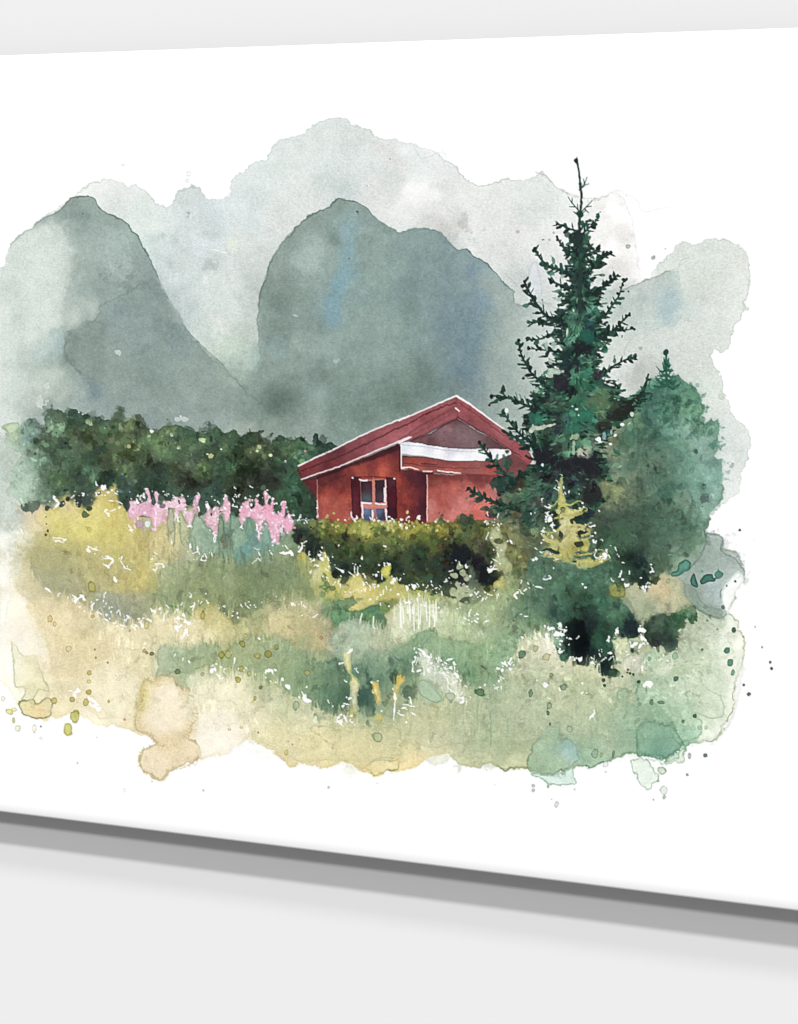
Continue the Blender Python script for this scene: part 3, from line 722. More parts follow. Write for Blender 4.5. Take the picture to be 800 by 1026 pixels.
C = C * (1 + .035 * NE[sl] + .03 * NG[sl])[..., None]
rimv = np.exp(-((d - 1.3) / 1.2) ** 2) * .3 * np.clip((Y - 560) / 80 + (X - 600) / 60, .2, 1) * np.clip(.8 + .5 * NG[sl], .3, 1.4)
C *= (1 - rimv[..., None] * np.array([.9, .85, 1.1], np.float32))
put(sl, m.astype(np.float32), np.clip(C, 0, 1), lab='meadow')
LAB[sl][(m > .4) & (X > 640) & (Y < 535)] = L['bush']
del C, FB, k, wx, wy, u, v, fu, fv
LOW = Q('20,520 300,520 500,500 600,460 700,480 720,560 730,700 600,750 300,750 40,700')
UP = Q('40,520 520,515 520,640 600,700 330,720 200,660 60,590')
me = (L['meadow'],)
mottle(LOW, 420, 4, 15, .045, .4, .5, .12, .012, asp=1.8, only=me, seed=21)
mottle(LOW, 260, 3, 9, .04, .45, .22, .2, .01, asp=1.8, only=me, seed=27)
mottle(UP, 900, 1.5, 7, .08, .5, .4, .2, .018, only=me, seed=22)
mottle(Q('580,440 660,440 660,560 740,560 660,690 520,680 500,540'), 700, 1, 5, .12, .5, .4, .2, .015, only=me, seed=23)
mottle(LOW, 500, .6, 1.6, .09, .4, .6, .0, .012, only=me, seed=24)
grassy(UP, 1200, 4, 14, .08, .4, 1.3, me, 25)
grassy(LOW, 700, 5, 18, .05, .35, 1.5, me, 26)


def tufts(line, n, h, w=2.2, a=.85, below=5, jit=.05, seed=0, gain=1.0, spread=2.5, lean=.25, lab=None):
    """grass tips of the lower wash reaching up over the upper one"""
    r = np.random.default_rng(seed)
    p = np.array(line, float)
    seg = np.hypot(*(p[1:] - p[:-1]).T)
    cum = np.r_[0, np.cumsum(seg)]
    src = IMG.copy()
    for _ in range(n):
        t = r.uniform(0, cum[-1])
        i = min(np.searchsorted(cum, t, side='right') - 1, len(seg) - 1)
        q = p[i] + (p[i + 1] - p[i]) * (t - cum[i]) / max(seg[i], 1e-6)
        x, y = q[0], q[1] + r.normal() * spread
        c = src[int((y + below - Y0) * S), int((x - X0) * S)] * gain * (1 + r.normal() * jit)
        hh = h * r.uniform(.4, 1.3)
        dx = r.normal() * lean * hh
        stroke([(x, y + 3), (x + dx * .3, y - hh * .5), (x + dx, y - hh)], w * r.uniform(.6, 1.4), .5, np.clip(c, .02, .99), a, lab=lab, soft=.9)


def jag(line, h, step=5, seed=0, bottom=()):
    """a spiky grass-top outline closed along the given lower points"""
    r = np.random.default_rng(seed)
    p = np.array(line, float)
    seg = np.hypot(*(p[1:] - p[:-1]).T)
    cum = np.r_[0, np.cumsum(seg)]
    out, t, up = [], 0, 0
    while t < cum[-1]:
        i = min(np.searchsorted(cum, t, side='right') - 1, len(seg) - 1)
        q = p[i] + (p[i + 1] - p[i]) * (t - cum[i]) / max(seg[i], 1e-6)
        hh = h * r.uniform(.2, 1.2) if up else -h * r.uniform(0, .3)
        out.append((q[0] + r.normal() * .8, q[1] - hh))
        up = not up
        t += step * r.uniform(.3, 1.0)
    return Crisp(out + list(bottom))


def leaves(poly, n, l0, l1, amp, a=.5, asp=.38, up=1.57, sd=.7, only=None, seed=1, hue=.012, shift=0.0):
    """small crisp brush dabs, lighter and darker than what they sit on"""
    r = np.random.default_rng(seed)
    xs, ys = [q[0] for q in poly], [q[1] for q in poly]
    px, py = r.uniform(min(xs), max(xs), n * 3), r.uniform(min(ys), max(ys), n * 3)
    ok = sdf(poly, px.astype(np.float32), py.astype(np.float32)) > 0
    k = 0
    for x, y in zip(px[ok], py[ok]):
        if k >= n:
            break
        i, j = int((y - Y0) * S), int((x - X0) * S)
        if not (0 <= i < GH and 0 <= j < GW) or (only is not None and LAB[i, j] not in only):
            continue
        k += 1
        c = np.clip(IMG[i, j] * (1 + shift + r.normal() * amp) + r.normal(size=3) * hue, .03, .98)
        ln = r.uniform(l0, l1)
        blob(x, y, ln, ln * asp * r.uniform(.6, 1.4), c, a * r.uniform(.5, 1.2), .3, .15 * r.random(), up + r.normal() * sd, .3)


def fringe(poly, n, l0, l1, col, a=.4, seed=1, w=1.0):
    """feathery blooms where a wash crept back into itself"""
    r = np.random.default_rng(seed)
    p = np.array(sm(poly, 4))
    c0 = p.mean(0)
    for _ in range(n):
        i = r.integers(len(p))
        q, q2 = p[i], p[(i + 1) % len(p)]
        t = q2 - q
        nn = np.array([-t[1], t[0]]) / (np.hypot(*t) + 1e-6)
        if (c0 - q) @ nn < 0:
            nn = -nn
        ln = r.uniform(l0, l1)
        e = q + nn * ln + r.normal(size=2) * .8
        stroke([tuple(q - nn * .6), tuple((q + e) / 2 + r.normal(size=2) * .4), tuple(e)], w * r.uniform(.7, 1.6), .3, col, a * r.uniform(.4, 1), soft=.9)
SHARP = True
# ======== 4. the red cabin   (details read from enlargements)
A = lambda s: P(290, 390, 120, s)
B = lambda s: P(400, 390, 140, s)
Wd = lambda s: P(340, 460, 100, s)
# wall of the left part with the shade pooled under the eave
wash(A('100,610 180,590 740,360 760,540 960,540 960,900 200,900 180,860 185,720'), [(305, 485, '7a2f31'), (312, 492, '8c3a38'), (318, 482, '6e2c30'), (322, 500, 'bf4f3c'), (325, 515, 'c45442'), (322, 490, 'a8402f'), (335, 495, 'b54534'), (330, 507, 'b84a38'), (345, 498, 'b34433'), (348, 515, 'c25240'), (335, 518, 'bb4f3e'), (340, 485, '9a3a30'), (350, 478, '8c3631'), (335, 478, '6b2c30'), (362, 472, 'b34a38'),
     (372, 466, '8e3733'), (385, 471, 'c3523a'), (395, 465, '94372f'), (398, 452, '6f2a2e'), (400, 480, 'b2402f'), (405, 500, 'a53b30'), (400, 515, 'a23a2f'), (412, 480, '6f2a33'), (420, 495, '8a3234'), (424, 510, '6b2731'), (425, 480, '51242f'), (415, 515, '822d30'), (405, 470, '7f2f2c')],
     1, .5, .35, .15, .8, lab='cabin', warp=1.5, fp=3, mott=.05)
wash(A('195,700 330,720 410,710 412,860 210,860'), 'c85a48', .5, 3, 1, .1, mott=.04)
mottle(A('190,590 740,380 880,540 880,880 200,880'), 160, .8, 3.2, .10, .5, .4, .15, .02, only=(L['cabin'],), seed=31)
wash(A('100,610 180,590 330,540 250,545 165,570 90,600 90,620 130,680 185,730 183,640'), '6e2a30', .55, 1, .3, .1)
wash(A('180,575 460,480 740,360 745,400 560,470 400,520 185,600'), '3f1e27', .7, 1.6, .4, 0)
# annex wall
wash(B('158,490 560,490 640,520 640,640 560,740 420,760 160,765'), [(430, 480, '9c4038'), (450, 478, 'a8443c'), (480, 480, '97403c'), (435, 495, 'c65348'), (455, 490, 'c95a50'), (480, 492, 'd0685f'), (500, 490, 'b4635c'), (440, 505, 'c85347'), (465, 505, 'd8706a'), (490, 508, 'cf675f'), (435, 518, 'd06a62'), (460, 518, 'd3716a'), (480, 518, 'c8544b'), (428, 510, 'e08079')],
     1, .5, .3, .12, .8, lab='annex', warp=2, mott=.05)
wash(B('158,480 560,490 560,530 400,525 160,510'), '7a2f30', .5, 2, .5, 0)
mottle(B('160,500 560,500 560,740 160,760'), 70, 1, 4, .06, .45, .5, .1, .015, only=(L['annex'],), seed=32)
# fascia below the trim
wash(B('15,380 160,388 300,410 470,412 620,400 640,470 570,495 420,492 240,482 140,478 15,455'), [(403, 460, '8f3433'), (410, 465, 'b5453b'), (430, 462, 'a34341'), (420, 470, 'bf5548'), (450, 470, 'c5574c'), (450, 464, '9e4745'), (480, 466, 'a35250'), (490, 472, 'b94f47'), (500, 474, 'c1514a')], 1, .4, .3, .2, .8, lab='annex', mott=.05)
stroke(B('130,425 220,433'), 1.2, .8, '4f2a30', .8, wob=.3)
stroke(sm(B('20,420 150,440 300,450 460,452'), 3, False), 1.4, .6, '6e3036', .6, wob=.4)
# gable
wash(B('60,290 180,250 250,205 330,165 420,220 600,325 640,345 540,345 300,335 160,320 60,305'), [(425, 440, '9a5d63'), (440, 432, 'a27079'), (458, 422, '8b5057'), (460, 430, 'a07a80'), (475, 440, '9f777e'), (490, 445, '8f5f66'), (450, 443, '96686f'), (430, 444, '8a5058'), (500, 448, '8a4e55')], 1, .5, .3, .2, 1, lab='gable', mott=.04)
mottle(B('80,290 330,180 600,330 300,335'), 50, 1, 3, .06, .4, .5, .1, .012, only=(L['gable'],), seed=33)
wash(B('560,340 640,345 700,385 745,440 755,490 560,570'), '8f4a4c', 1, .5, .3, .1, lab='annex', mott=.06)
# white trim
wash(B('5,300 80,305 150,315 300,335 440,345 640,340 645,370 560,405 480,412 280,408 160,385 12,372'), [(403, 445, 'c8ccd6'), (420, 450, 'ecebf0'), (440, 452, 'f0eef3'), (460, 458, 'f3f2f6'), (480, 455, 'eceaf0'), (500, 452, 'e9e6ec'), (430, 447, 'c6c9d1'), (460, 450, 'c0bcc8'), (490, 449, 'c9c4cd'), (450, 449, 'bdbcc6')], 1, .4, .25, .05, .8, lab='trim', mott=.01)
stroke(sm(B('20,318 150,328 280,350 440,355'), 4, False), 1, .8, '8d93a3', .6, wob=.4)
stroke(sm(B('10,372 150,386 290,410 480,414'), 4, False), .8, .7, '7f6670', .7, wob=.3)
wash(B('0,178 330,40 420,90 560,200 660,270 770,400 745,440 690,390 620,335 500,260 335,165 75,290 0,312'), '9b434d', 1, .5, .3, .1, lab='roof', mott=.04)
# roofs: two dull red boards with white edges
RL = A('60,510 130,475 300,395 480,310 640,240 800,175') + B('330,40') + B('325,95 200,170 100,225') + B('0,290') + A('740,350 600,410 440,480 330,525 200,575 80,605 62,560')
wash(RL, [(300, 468, '8b3038'), (302, 476, '7f2c33'), (320, 462, '8b333b'), (330, 466, '7c2b35'), (350, 445, '934049'), (350, 458, '8b3740'), (340, 450, '6e2b36'), (375, 435, '96404a'), (380, 445, '9b4550'), (400, 423, '9a434c'), (400, 438, 'a84e58'), (430, 410, '9c434b'), (430, 422, '973f47'), (455, 400, 'a2464e'), (455, 410, 'a24a50')], 1, .5, .3, .15, .8, lab='roof', mott=.05, warp=1)
for q in [A('80,545 200,500 330,450 420,410 560,340 700,270 800,230') + B('150,145 250,100 325,75')]:
    stroke(q, 1.4, 1.5, '5f202b', .75, wob=.5)
stroke(B('180,190 260,140 320,110'), 1.1, 1.1, '7a2a33', .5, wob=.4)
RR = B('330,40 420,90 560,200 660,270 690,310 740,350 770,400 745,440 690,390 620,335 500,260 420,210 335,165 325,95')
wash(RR, [(460, 402, 'a5444b'), (475, 415, 'a8474f'), (500, 430, 'b0525a'), (470, 420, '96404a'), (490, 437, '9b434c'), (515, 445, 'a54550'), (525, 455, 'ad4852'), (530, 463, 'a33f49')], 1, .5, .3, .15, .8, lab='roof', mott=.05)
stroke(B('340,75 420,130 520,205 640,285'), 1.2, 1.2, '7f2c38', .6, wob=.5)
stroke(B('335,160 430,222 520,275 620,335 700,385'), 1.6, 1.2, '5e2832', .6, wob=.4)
wash(B('10,290 100,245 200,190 325,118 335,165 250,200 160,255 75,285'), 'a04650', .8, .5, .3, .1, lab='roof')
stroke(B('75,290 180,245 250,205 335,165'), 1.2, 1.2, '5c2a33', .6, wob=.4)
stroke(A('62,512 130,478 300,400 400,350 480,310 640,240 800,177'), 1.5, 1.2, 'f0e6e8', .95, lab='trim', wob=.2)
stroke(B('0,180 150,115 250,70 325,38'), 1.1, 1.6, 'f3eaec', .95, lab='trim', wob=.2)
stroke(B('330,38 400,80 480,140 540,185 600,228'), 2.2, 1.2, 'f6f1f3', .95, lab='trim', wob=.2)
stroke(B('625,255 680,292'), 1.6, 2.0, 'f6f1f3', .9, lab='trim', wob=.2)
stroke(A('80,603 200,560 330,517 440,470 600,402 700,362 800,318'), 1.0, 1.2, 'f0e2e4', .95, lab='trim', wob=.2)
stroke(B('0,308 70,272'), 1.6, 1, 'f6eef0', .95, lab='trim', wob=.2)
stroke(B('325,108 345,125'), 1.6, 1.2, 'f3dfe0', .9, lab='trim')
for q in ['15,455 60,448 110,460', '140,470 190,470', '220,465 300,475 350,480']:
    stroke(sm(B(q), 3, False), 1.2, .9, 'f6e6e4', .95, lab='trim', wob=.3)
stroke(B('12,320 14,452'), 1.0, 1.0, 'f0dcdc', .9, lab='trim')
stroke(B('6,330 3,470'), 1.4, 1.4, '43202a', .7)
stroke(B('160,495 163,620 162,755'), 1.0, .9, 'f2b6ae', .95, lab='trim', wob=.3)
stroke(B('150,500 150,740'), 3.0, 2.0, '4f2330', .45, soft=2)
wash(Wd('500,90 690,100 700,200 690,480 640,500 640,250 560,160 500,150'), '5b2833', .45, 2.5, .6, 0)
stroke(A('186,605 192,860'), .7, .9, 'e49a88', .7, wob=.3)
for q in [(318, 501, 318, 518)]:
    stroke([(q[0], q[1]), (q[2], q[3])], .8, 1.3, 'ece5e6', .9, wob=.6)
# window between two shutters
wash(Wd('95,145 175,140 175,500 105,500'), [(354, 480, '4f2029'), (358, 500, '5b2430'), (355, 515, '5d2832')], 1, .5, .3, .15, lab='shutter', mott=.07)
wash(Wd('375,145 458,150 465,500 385,500'), [(390, 480, '4c2531'), (395, 500, '571f2b'), (393, 515, '431d28')], 1, .5, .3, .15, lab='shutter', mott=.07)
wash(Wd('170,160 375,160 385,500 180,500'), 'b06a66', 1, .4, .2, .1, lab='window', mott=.05)
for q, c in [('175,175 262,170 265,350 180,350', '33222c'), ('285,170 365,165 362,350 288,350', '38242e')]:
    wash(Wd(q), [(363, 484, c), (367, 500, '4e545c'), (366, 487, '4c3038'), (380, 485, '3d2932'), (382, 500, '473b44')], 1, .5, .3, .1, lab='window', mott=.08)
for q in ['190,395 262,400 262,495 192,495', '285,400 365,395 372,495 285,495']:
    wash(Wd(q), [(366, 512, '5f6f8a'), (368, 520, '465470'), (378, 512, '56617c'), (384, 518, '3c4662')], 1, .5, .3, .1, lab='window', mott=.12)
stroke(Wd('275,150 278,350'), 1.5, 1.3, 'c4684c', .95)
stroke(Wd('180,375 380,378'), 2.4, 2.4, 'c46c5c', .9)
stroke(Wd('290,400 300,490'), 1.4, 1.0, 'a8686c', .8)
for q, w_ in [('185,352 255,354', 1.8), ('290,356 375,360', 1.5), ('172,166 222,172', 1.6), ('363,235 363,340', 1.4), ('183,350 188,480', 1.2), ('268,415 270,490', 1.3), ('375,400 382,495', 1.6), ('97,425 104,475', 1.4), ('374,170 372,350', .7)]:
    stroke(Wd(q), w_, w_ * .8, 'f1eaf0', .92, wob=.4)
for x, y in [(353.5, 478.5), (395.5, 479.5)]:
    blob(x, y, .9, .9, 'f6f0f2', .95)
stroke(Wd('100,145 250,140 450,150'), .9, .9, '4d1d22', .6)
SHARP = False
# ======== 5. hedge in front of the cabin
HE = P(200, 480, 200, '380,185 420,170 470,165 520,160 600,168 640,165 700,172 800,175') + P(400, 480, 200, '50,180 110,178 160,165 175,158 200,178 250,145 260,180 290,140 310,165 400,170 460,260 520,300 500,400 420,380 300,500 150,460 0,420') + P(200, 480, 200, '760,450 700,400 640,360 560,400 480,330 420,290 370,260 370,210')
he = [(300, 525, '55664a'), (312, 522, '59663c'), (325, 521, '6c7440'), (340, 523, '7a7c36'), (355, 525, '8a8c3e'), (370, 524, '9a9845'), (385, 525, '98974a'), (400, 527, '8c8a3e'), (420, 527, '8b8836'), (440, 528, '7f7c34'), (455, 525, '6d6f35'), (470, 528, '4f5c38'), (300, 538, '2c3a33'), (312, 548, '2a3830'), (320, 535, '5a6235'), (340, 538, '4f5832'), (335, 550, '3c4c33'), (355, 542, '4a5533'), (360, 560, '33432f'), (345, 570, '2d3a2e'),
      (380, 535, '616b39'), (375, 555, '3a4a31'), (390, 570, '27332a'), (400, 545, '4a5635'), (405, 560, '3a4a33'), (420, 540, '59622f'), (420, 560, '2c382c'), (435, 545, '4c562f'), (440, 575, '2f3d2f'), (455, 545, '42492e'), (460, 555, '23282a'), (470, 565, '1f2528'), (480, 580, '20262a'), (485, 590, '262c2c'), (475, 595, '2c322c'), (450, 565, '2a2f2c'),
      (480, 535, '5b6238'), (490, 550, '474f38'), (500, 530, '6a6b3d'), (515, 540, '5a5b39'), (515, 560, '6c7146'), (400, 580, '35432f'), (420, 590, '4d5a34'), (340, 585, '3f5038'), (330, 570, '35473a')]
wash(HE, he, 1, .9, 1.5, .1, lab='hedge', warp=3, fp=4, mott=.05)
hd = (L['hedge'],)
mottle(HE, 650, 1, 4, .16, .6, .35, .2, .03, only=hd, seed=41)
mottle(HE, 500, .6, 1.8, .22, .6, .4, .1, .03, only=hd, seed=42)
r = np.random.default_rng(43)
for i in range(60):
    x = r.uniform(318, 450)
    blob(x, 523 + r.normal() * 4.5 + (x - 320) * .03, r.uniform(1, 2.6), r.uniform(.8, 1.8), ['a8a850', 'b9b760', '6f7a38', '8f9440', 'c6c27a'][r.integers(5)], .75, .35, .2, r.uniform(0, 3), .25, lab='hedge')
for i in range(22):
    blob(r.uniform(355, 448), 521 + r.normal() * 2.5, r.uniform(.8, 2.0), r.uniform(.6, 1.1), 'f3f0e4', .9, .35, 0, r.uniform(0, 3), .3, lab='hedge')
for x, y, a, b, c in [(345, 538, 3, 3, '262b28'), (360, 541, 2.2, 2.6, '3b2f30'), (316, 545, 6, 10, '252f2c'), (335, 576, 3.5, 5, '232b2a'), (346, 577, 5, 8, '2a3832'), (461, 558, 10, 14, '20242a'), (478, 580, 12, 12, '1f2327'), (452, 532, 2.4, 3, '353d2c'), (434, 532, 1.8, 3, '4d562f'), (465, 521, 4, 6, '35503f'), (443, 522, 3, 4, '3f5a42'), (473, 519, 2, 5, '40563f')]:
    blob(x, y, a, b, c, .75, .5, .1, 0, .3)
# ======== 6. pink flowers, yellow weeds
r = np.random.default_rng(5)
T1 = lambda s: P(100, 475, 120, s)
T2 = lambda s: P(190, 485, 120, s)
pk = [T1('190,285 200,190 240,180 270,150 290,180 305,110 325,95 345,150 350,200 380,200 370,130 385,115 400,150 405,200 440,190 490,180 500,150 540,160 555,140 575,180 578,240 620,245 625,310 600,340 580,300 560,250 530,240 490,230 440,240 410,320 380,350 350,330 340,290 280,280 240,300 210,300'),
      T1('625,240 622,180 640,150 665,145 665,170 645,185 640,240'), T1('710,200 740,230 745,280 760,230 790,215 800,240 800,370 770,380 720,340 715,290'),
      T2('20,190 25,110 50,78 70,80 60,110 40,130 38,190'), T2('105,140 120,135 140,180 150,210 165,160 185,155 190,200 210,190 225,190 190,230 190,320 160,330 120,290 112,220'),
      T2('225,130 235,80 250,75 255,110 270,130 265,230 240,250 225,200 205,170 205,150'),
      T2('330,220 350,130 370,120 385,100 400,110 405,160 420,180 440,150 435,105 450,100 460,130 485,150 490,180 510,140 500,50 522,55 525,130 545,140 555,90 565,130 560,190 590,205 610,190 620,120 640,115 645,160 630,230 655,210 690,240 685,300 650,330 620,270 605,300 600,370 570,395 545,350 540,300 510,240 470,260 430,240 380,215 360,260 345,265 335,240'),
      T2('445,250 475,250 480,370 465,375')]
for i, q in enumerate(pk):
    xs = [a for a, b in q]
    wash(q, [(xs[0], q[0][1], 'd6a3b2'), (150, 500, 'e2aabf'), (150, 510, 'd795b0'), (165, 515, 'e3b4c3'), (180, 505, 'e0b0bf'), (135, 510, 'dcaac0'), (210, 520, 'd3a9b0'), (226, 505, 'dc9fb2'), (245, 512, 'e298b0'), (260, 512, 'e59ab3'), (272, 512, 'e690ae'), (275, 530, 'e0a0b5'), (290, 515, 'e38fb0')], .97, .6, .7, .15, .8, lab='pink', mott=.05, warp=1)
for q in pk:
    mottle(q, 22, .8, 2.4, .05, .6, .4, .15, .02, only=(L['pink'],), seed=int(q[0][0]))
for x, yt, yb in [(136, 505, 530), (141, 500, 528), (148, 497, 530), (158, 496, 530), (165, 505, 525), (176, 500, 520), (182, 497, 518), (186, 505, 528), (198, 498, 520), (206, 504, 528), (215, 508, 530), (227, 496, 520), (243, 508, 520), (250, 500, 520), (257, 501, 520), (267, 493, 530), (273, 500, 538), (284, 504, 520), (290, 514, 530), (277, 528, 543), (170, 503, 520), (262, 510, 530), (280, 512, 530)]:
    for k in range(9):
        t = k / 8
        blob(x + r.normal() * (1 + 2.2 * t), yt + (yb - yt) * t + r.normal(), r.uniform(1, 1.5 + 1.4 * t), r.uniform(.9, 1.8), ['e9aec2', 'e39ab4', 'eec3d0', 'd98ca8', 'f3d6de'][r.integers(5)], .8, .35, .15, r.uniform(0, 3), .3, lab='pink')
for x, y, a, b, c in [(144.5, 498.5, 2.6, 2.8, '35433f'), (163, 507, 2.6, 2.4, '6b5b63'), (154, 500, 1.6, 4.5, '4a484c'), (127.5, 507, 3, 5, '39443f'), (190, 499, 4, 6, '3a5248'), (203, 508, 3.5, 8, '3e5548'), (140, 525, 4, 5, 'a98c98'), (162, 497, 3, 3, '3a4a43')]:
    blob(x, y, a, b, c, .85, .35, .1, 0, .2)
wash(T1('285,290 335,285 350,330 340,380 285,390 280,340'), 'a39aa4', .45, .8, .4, .3)
blob(148, 525, 2.6, 3, 'c6dfda', .9, .4)
# mid-green stems between the spires
for s_, c in [(T1('620,300 640,260 700,320 760,400 800,440 800,540 640,540 600,420'), '7f9c84'), (T1('450,290 470,230 500,250 505,330 500,450 470,475 445,420'), '98a080'), (T1('530,300 545,240 575,300 600,360 600,500 540,440'), 'a3a87e'), (T1('110,260 150,235 185,300 190,400 120,400'), 'a39f62'),
              (T2('190,260 205,200 230,250 240,330 200,380 190,330'), '6f8a70'), (T2('270,220 290,190 330,230 345,290 400,330 350,520 300,500 270,330'), '7d9a80'), (T2('370,300 395,220 420,260 430,340 380,340'), '6f9480'), (T2('480,300 520,270 540,330 545,400 500,400'), '7f9f8c')]:
    wash(s_, c, .75, 1.0, .8, .22)
wash(T2('330,430 380,390 420,400 420,470 380,533 300,533'), '5c8a86', .6, 3, 1, .1)
# yellow clumps on the left
wash(P(0, 480, 200, '150,110 170,95 200,120 240,110 280,85 310,120 350,140 365,110 380,85 400,40 430,45 455,20 470,70 490,110 520,170 560,260 520,300 440,260 380,290 300,270 240,280 200,210 150,180'), [(40, 510, 'c9b08a'), (55, 515, 'ccba60'), (70, 505, 'cfb77d'), (65, 525, 'd6c65a'), (95, 495, 'd1b968'), (105, 492, 'd3bb66'), (110, 505, 'cfb44a'), (95, 515, 'd9c95c'), (88, 530, 'd7c850'), (115, 520, 'cfba52'), (112, 530, 'd8c652'), (135, 545, 'c4b266')], .75, 2, 1.2, .08, lab='yellow', warp=3)
wash(P(0, 480, 200, '120,300 140,270 180,280 240,290 300,310 340,360 330,420 370,460 320,460 240,450 180,420 140,370'), '98997a', .55, 3, 1.5, .15)
wash(P(0, 480, 200, '370,440 480,460 600,450 640,500 600,560 520,580 440,570 390,520'), '87907a', .55, 3, 1.5, .1)
wash(P(0, 480, 200, '480,380 530,360 600,380 610,440 540,450 480,440'), 'd0b74e', .7, 3, 1.5, .1, lab='yellow')
stroke(sm(P(0, 480, 200, '125,310 130,360 160,410 200,440 260,470 340,500'), 4, False), 1.4, .8, '7f8570', .35, wob=.6)
for x, y, a, b, c in [(85, 516, 4, 3.4, '4f6347'), (25, 508, 5, 3, '566a5c'), (33, 507, 7, 6, '5a6b5c'), (47, 509, 2.4, 2.8, '3d4a3e'), (62, 505, 2.8, 3.6, '394a42'), (68, 500, 2.6, 2.8, '363238'), (78, 502, 4, 8, '37403c'), (90, 510, 3, 2.5, '3e4a3c'), (99, 494, 2, 2, '2c3436'), (71.5, 572, 1.2, 2.2, '4a4422'), (72, 560, 2.4, 2, '80906f'), (46, 518, .8, .8, '4e4a30'),
                      (46.5, 525, .8, .8, '4e4a30'), (48, 532, 1, 1.4, '3e3f30'), (46, 536, 1.2, 1.4, '38382c'), (123, 480 - 1, 2, 2, '39477a')]:
    blob(x, y, a, b, c, .9, .35, .15, 0, .2)
for x, y, a, c in [(90, 531, 3, 'b5a23e'), (113, 506, 2.5, 'c4a528'), (131, 565, 7, 'b0aa6a'), (104, 568, 3.2, 'b8ae62'), (96, 589, 5, 'a29b62'), (70, 532, 2.5, 'cbb968'), (155, 559, 5, 'b3ab78')]:
    blob(x, y, a, a, c, .55, .25, .3, 0, .2)
# weeds in front of the hedge
T5 = lambda s: P(290, 540, 120, s)
wash(T5('150,240 190,190 200,130 210,90 240,110 260,170 280,210 290,270 320,300 350,340 320,400 250,400 180,380 150,330'), [(318, 560, 'd3cb6c'), (325, 567, 'cfc451'), (330, 575, 'c9bf4e'), (317, 575, 'd3cc96'), (338, 590, 'c9bb48'), (322, 590, 'b5b05c')], .9, .8, .8, .12, lab='bloom')
wash(T5('345,370 390,330 420,250 440,230 470,240 500,290 530,310 600,290 640,270 680,260 800,330 800,400 700,400 600,410 560,440 500,470 440,470 380,410'), [(350, 592, 'c9b566'), (358, 580, 'cfbf58'), (363, 590, 'd2bd62'), (370, 600, 'c4b763'), (372, 592, 'cfb547'), (385, 588, 'b9bd58'), (390, 600, 'bdb250'), (400, 592, 'b5ad58'), (410, 595, 'b0b35c')], .85, .9, 1, .12, lab='bloom')
wash(T5('625,250 610,220 640,180 680,175 680,230 660,260'), 'd6cf3f', .9, .8, .6, .15, lab='bloom')
wash(T5('50,120 70,90 105,95 110,130 80,145'), 'cdb83c', .8, 1.2, .8, .1, lab='bloom')
for x, y, a, b, c in [(336, 576, 3, 5.5, '262b24'), (325, 578, 2.2, 3.5, '6a7c3c'), (328, 587, 3, 5, '5f7c48'), (333, 589, 3, 3, '5e7040'), (323, 596, 3.4, 4, '67854f'), (337, 596, 2, 4, '8f9a50'), (380, 575, 1.8, 3, '3a4a4a'), (346, 606, 12, 6, '5c8060'), (375, 612, 12, 6, '55805f'), (385, 610, 6, 8, '6d8a4c'), (347, 622, 6, 4, '628a66')]:
    blob(x, y, a, b, c, .8, .35, .2, 0, .25)
for rr in (2.2, 3.8):
    stroke([(358 + rr * math.cos(t), 593.5 + rr * .9 * math.sin(t)) for t in np.linspace(3.3, 6.6, 10)], .7, .6, 'efe6b4', .8)
# yellow-white flower spikes lower down
T6 = lambda s: P(300, 640, 120, s)
wash(T6('300,95 345,95 335,150 345,180 340,230 390,270 410,310 385,370 390,470 350,570 325,540 340,440 345,350 330,290 340,240 310,210 300,160'), [(348, 658, 'd8d28c'), (350, 670, 'dccf83'), (352, 680, 'c9c57c'), (358, 688, 'c3bf8c'), (354, 700, 'b9bd98'), (352, 715, 'a8a76a')], .92, .7, .5, .15, lab='bloom')
wash(T6('485,285 505,290 535,295 540,390 550,410 530,450 510,420 500,380 490,360'), [(375, 686, 'd9b84a'), (378, 695, 'dcc05c'), (381, 703, 'd3b860')], .95, .6, .4, .15, lab='bloom')
wash(T6('660,235 700,245 710,280 670,320 655,380 645,450 632,450 635,370 625,340 650,300 650,260'), [(399, 677, 'e3b83c'), (403, 679, 'e0b336'), (397, 690, 'dec258'), (396, 702, 'd9c27a')], .95, .6, .4, .15, lab='bloom')
wash(T6('500,520 540,500 570,530 550,560 510,550'), 'd0b83c', .7, 1.5, 1, .1, lab='bloom')
for x, y, a, b, c in [(368, 706, 7, 12, '33584f'), (367, 700, 10, 18, '4a6e58'), (335, 685, 12, 20, '4a6a50'), (340, 712, 8, 9, '4d7054'), (330, 700, 8, 10, '5a7a5a'), (394, 678, 4, 5, '2c4a38'), (410, 693, 7, 6, '35503f'), (377, 684, 1.2, 1, '7a4a28'), (388, 703, 4, 8, '6f7c5c'), (352, 712, 3, 3, '8f8a48'), (405, 662, 10, 6, '53785a')]:
    blob(x, y, a, b, c, .6, .7, .1, 0, .25)
# ======== 7. pale grass clumps with spiky tops and dark gaps in the meadow
def spikes(poly, col, a=.8, n=14, hgt=8, lab='meadow', seed=0, top=None):
    wash(poly, col, a, .9, .9, .12, lab=lab, mott=.03)
    q = top or poly
    rr = np.random.default_rng(seed)
    base = hx(col if isinstance(col, str) else col[0][2])
    for i in range(n):
        t = rr.uniform(0, len(q) - 1.001)
        k_ = int(t)
        x = q[k_][0] + (q[k_ + 1][0] - q[k_][0]) * (t - k_)
        y = q[k_][1] + (q[k_ + 1][1] - q[k_][1]) * (t - k_)
        h = hgt * rr.uniform(.4, 1.2)
        stroke([(x, y + 4), (x + rr.normal(), y - h * .5), (x + rr.normal() * 1.5, y - h)], rr.uniform(2, 3.4), .5, np.clip(base * rr.uniform(.96, 1.1), 0, 1), a, lab=lab)


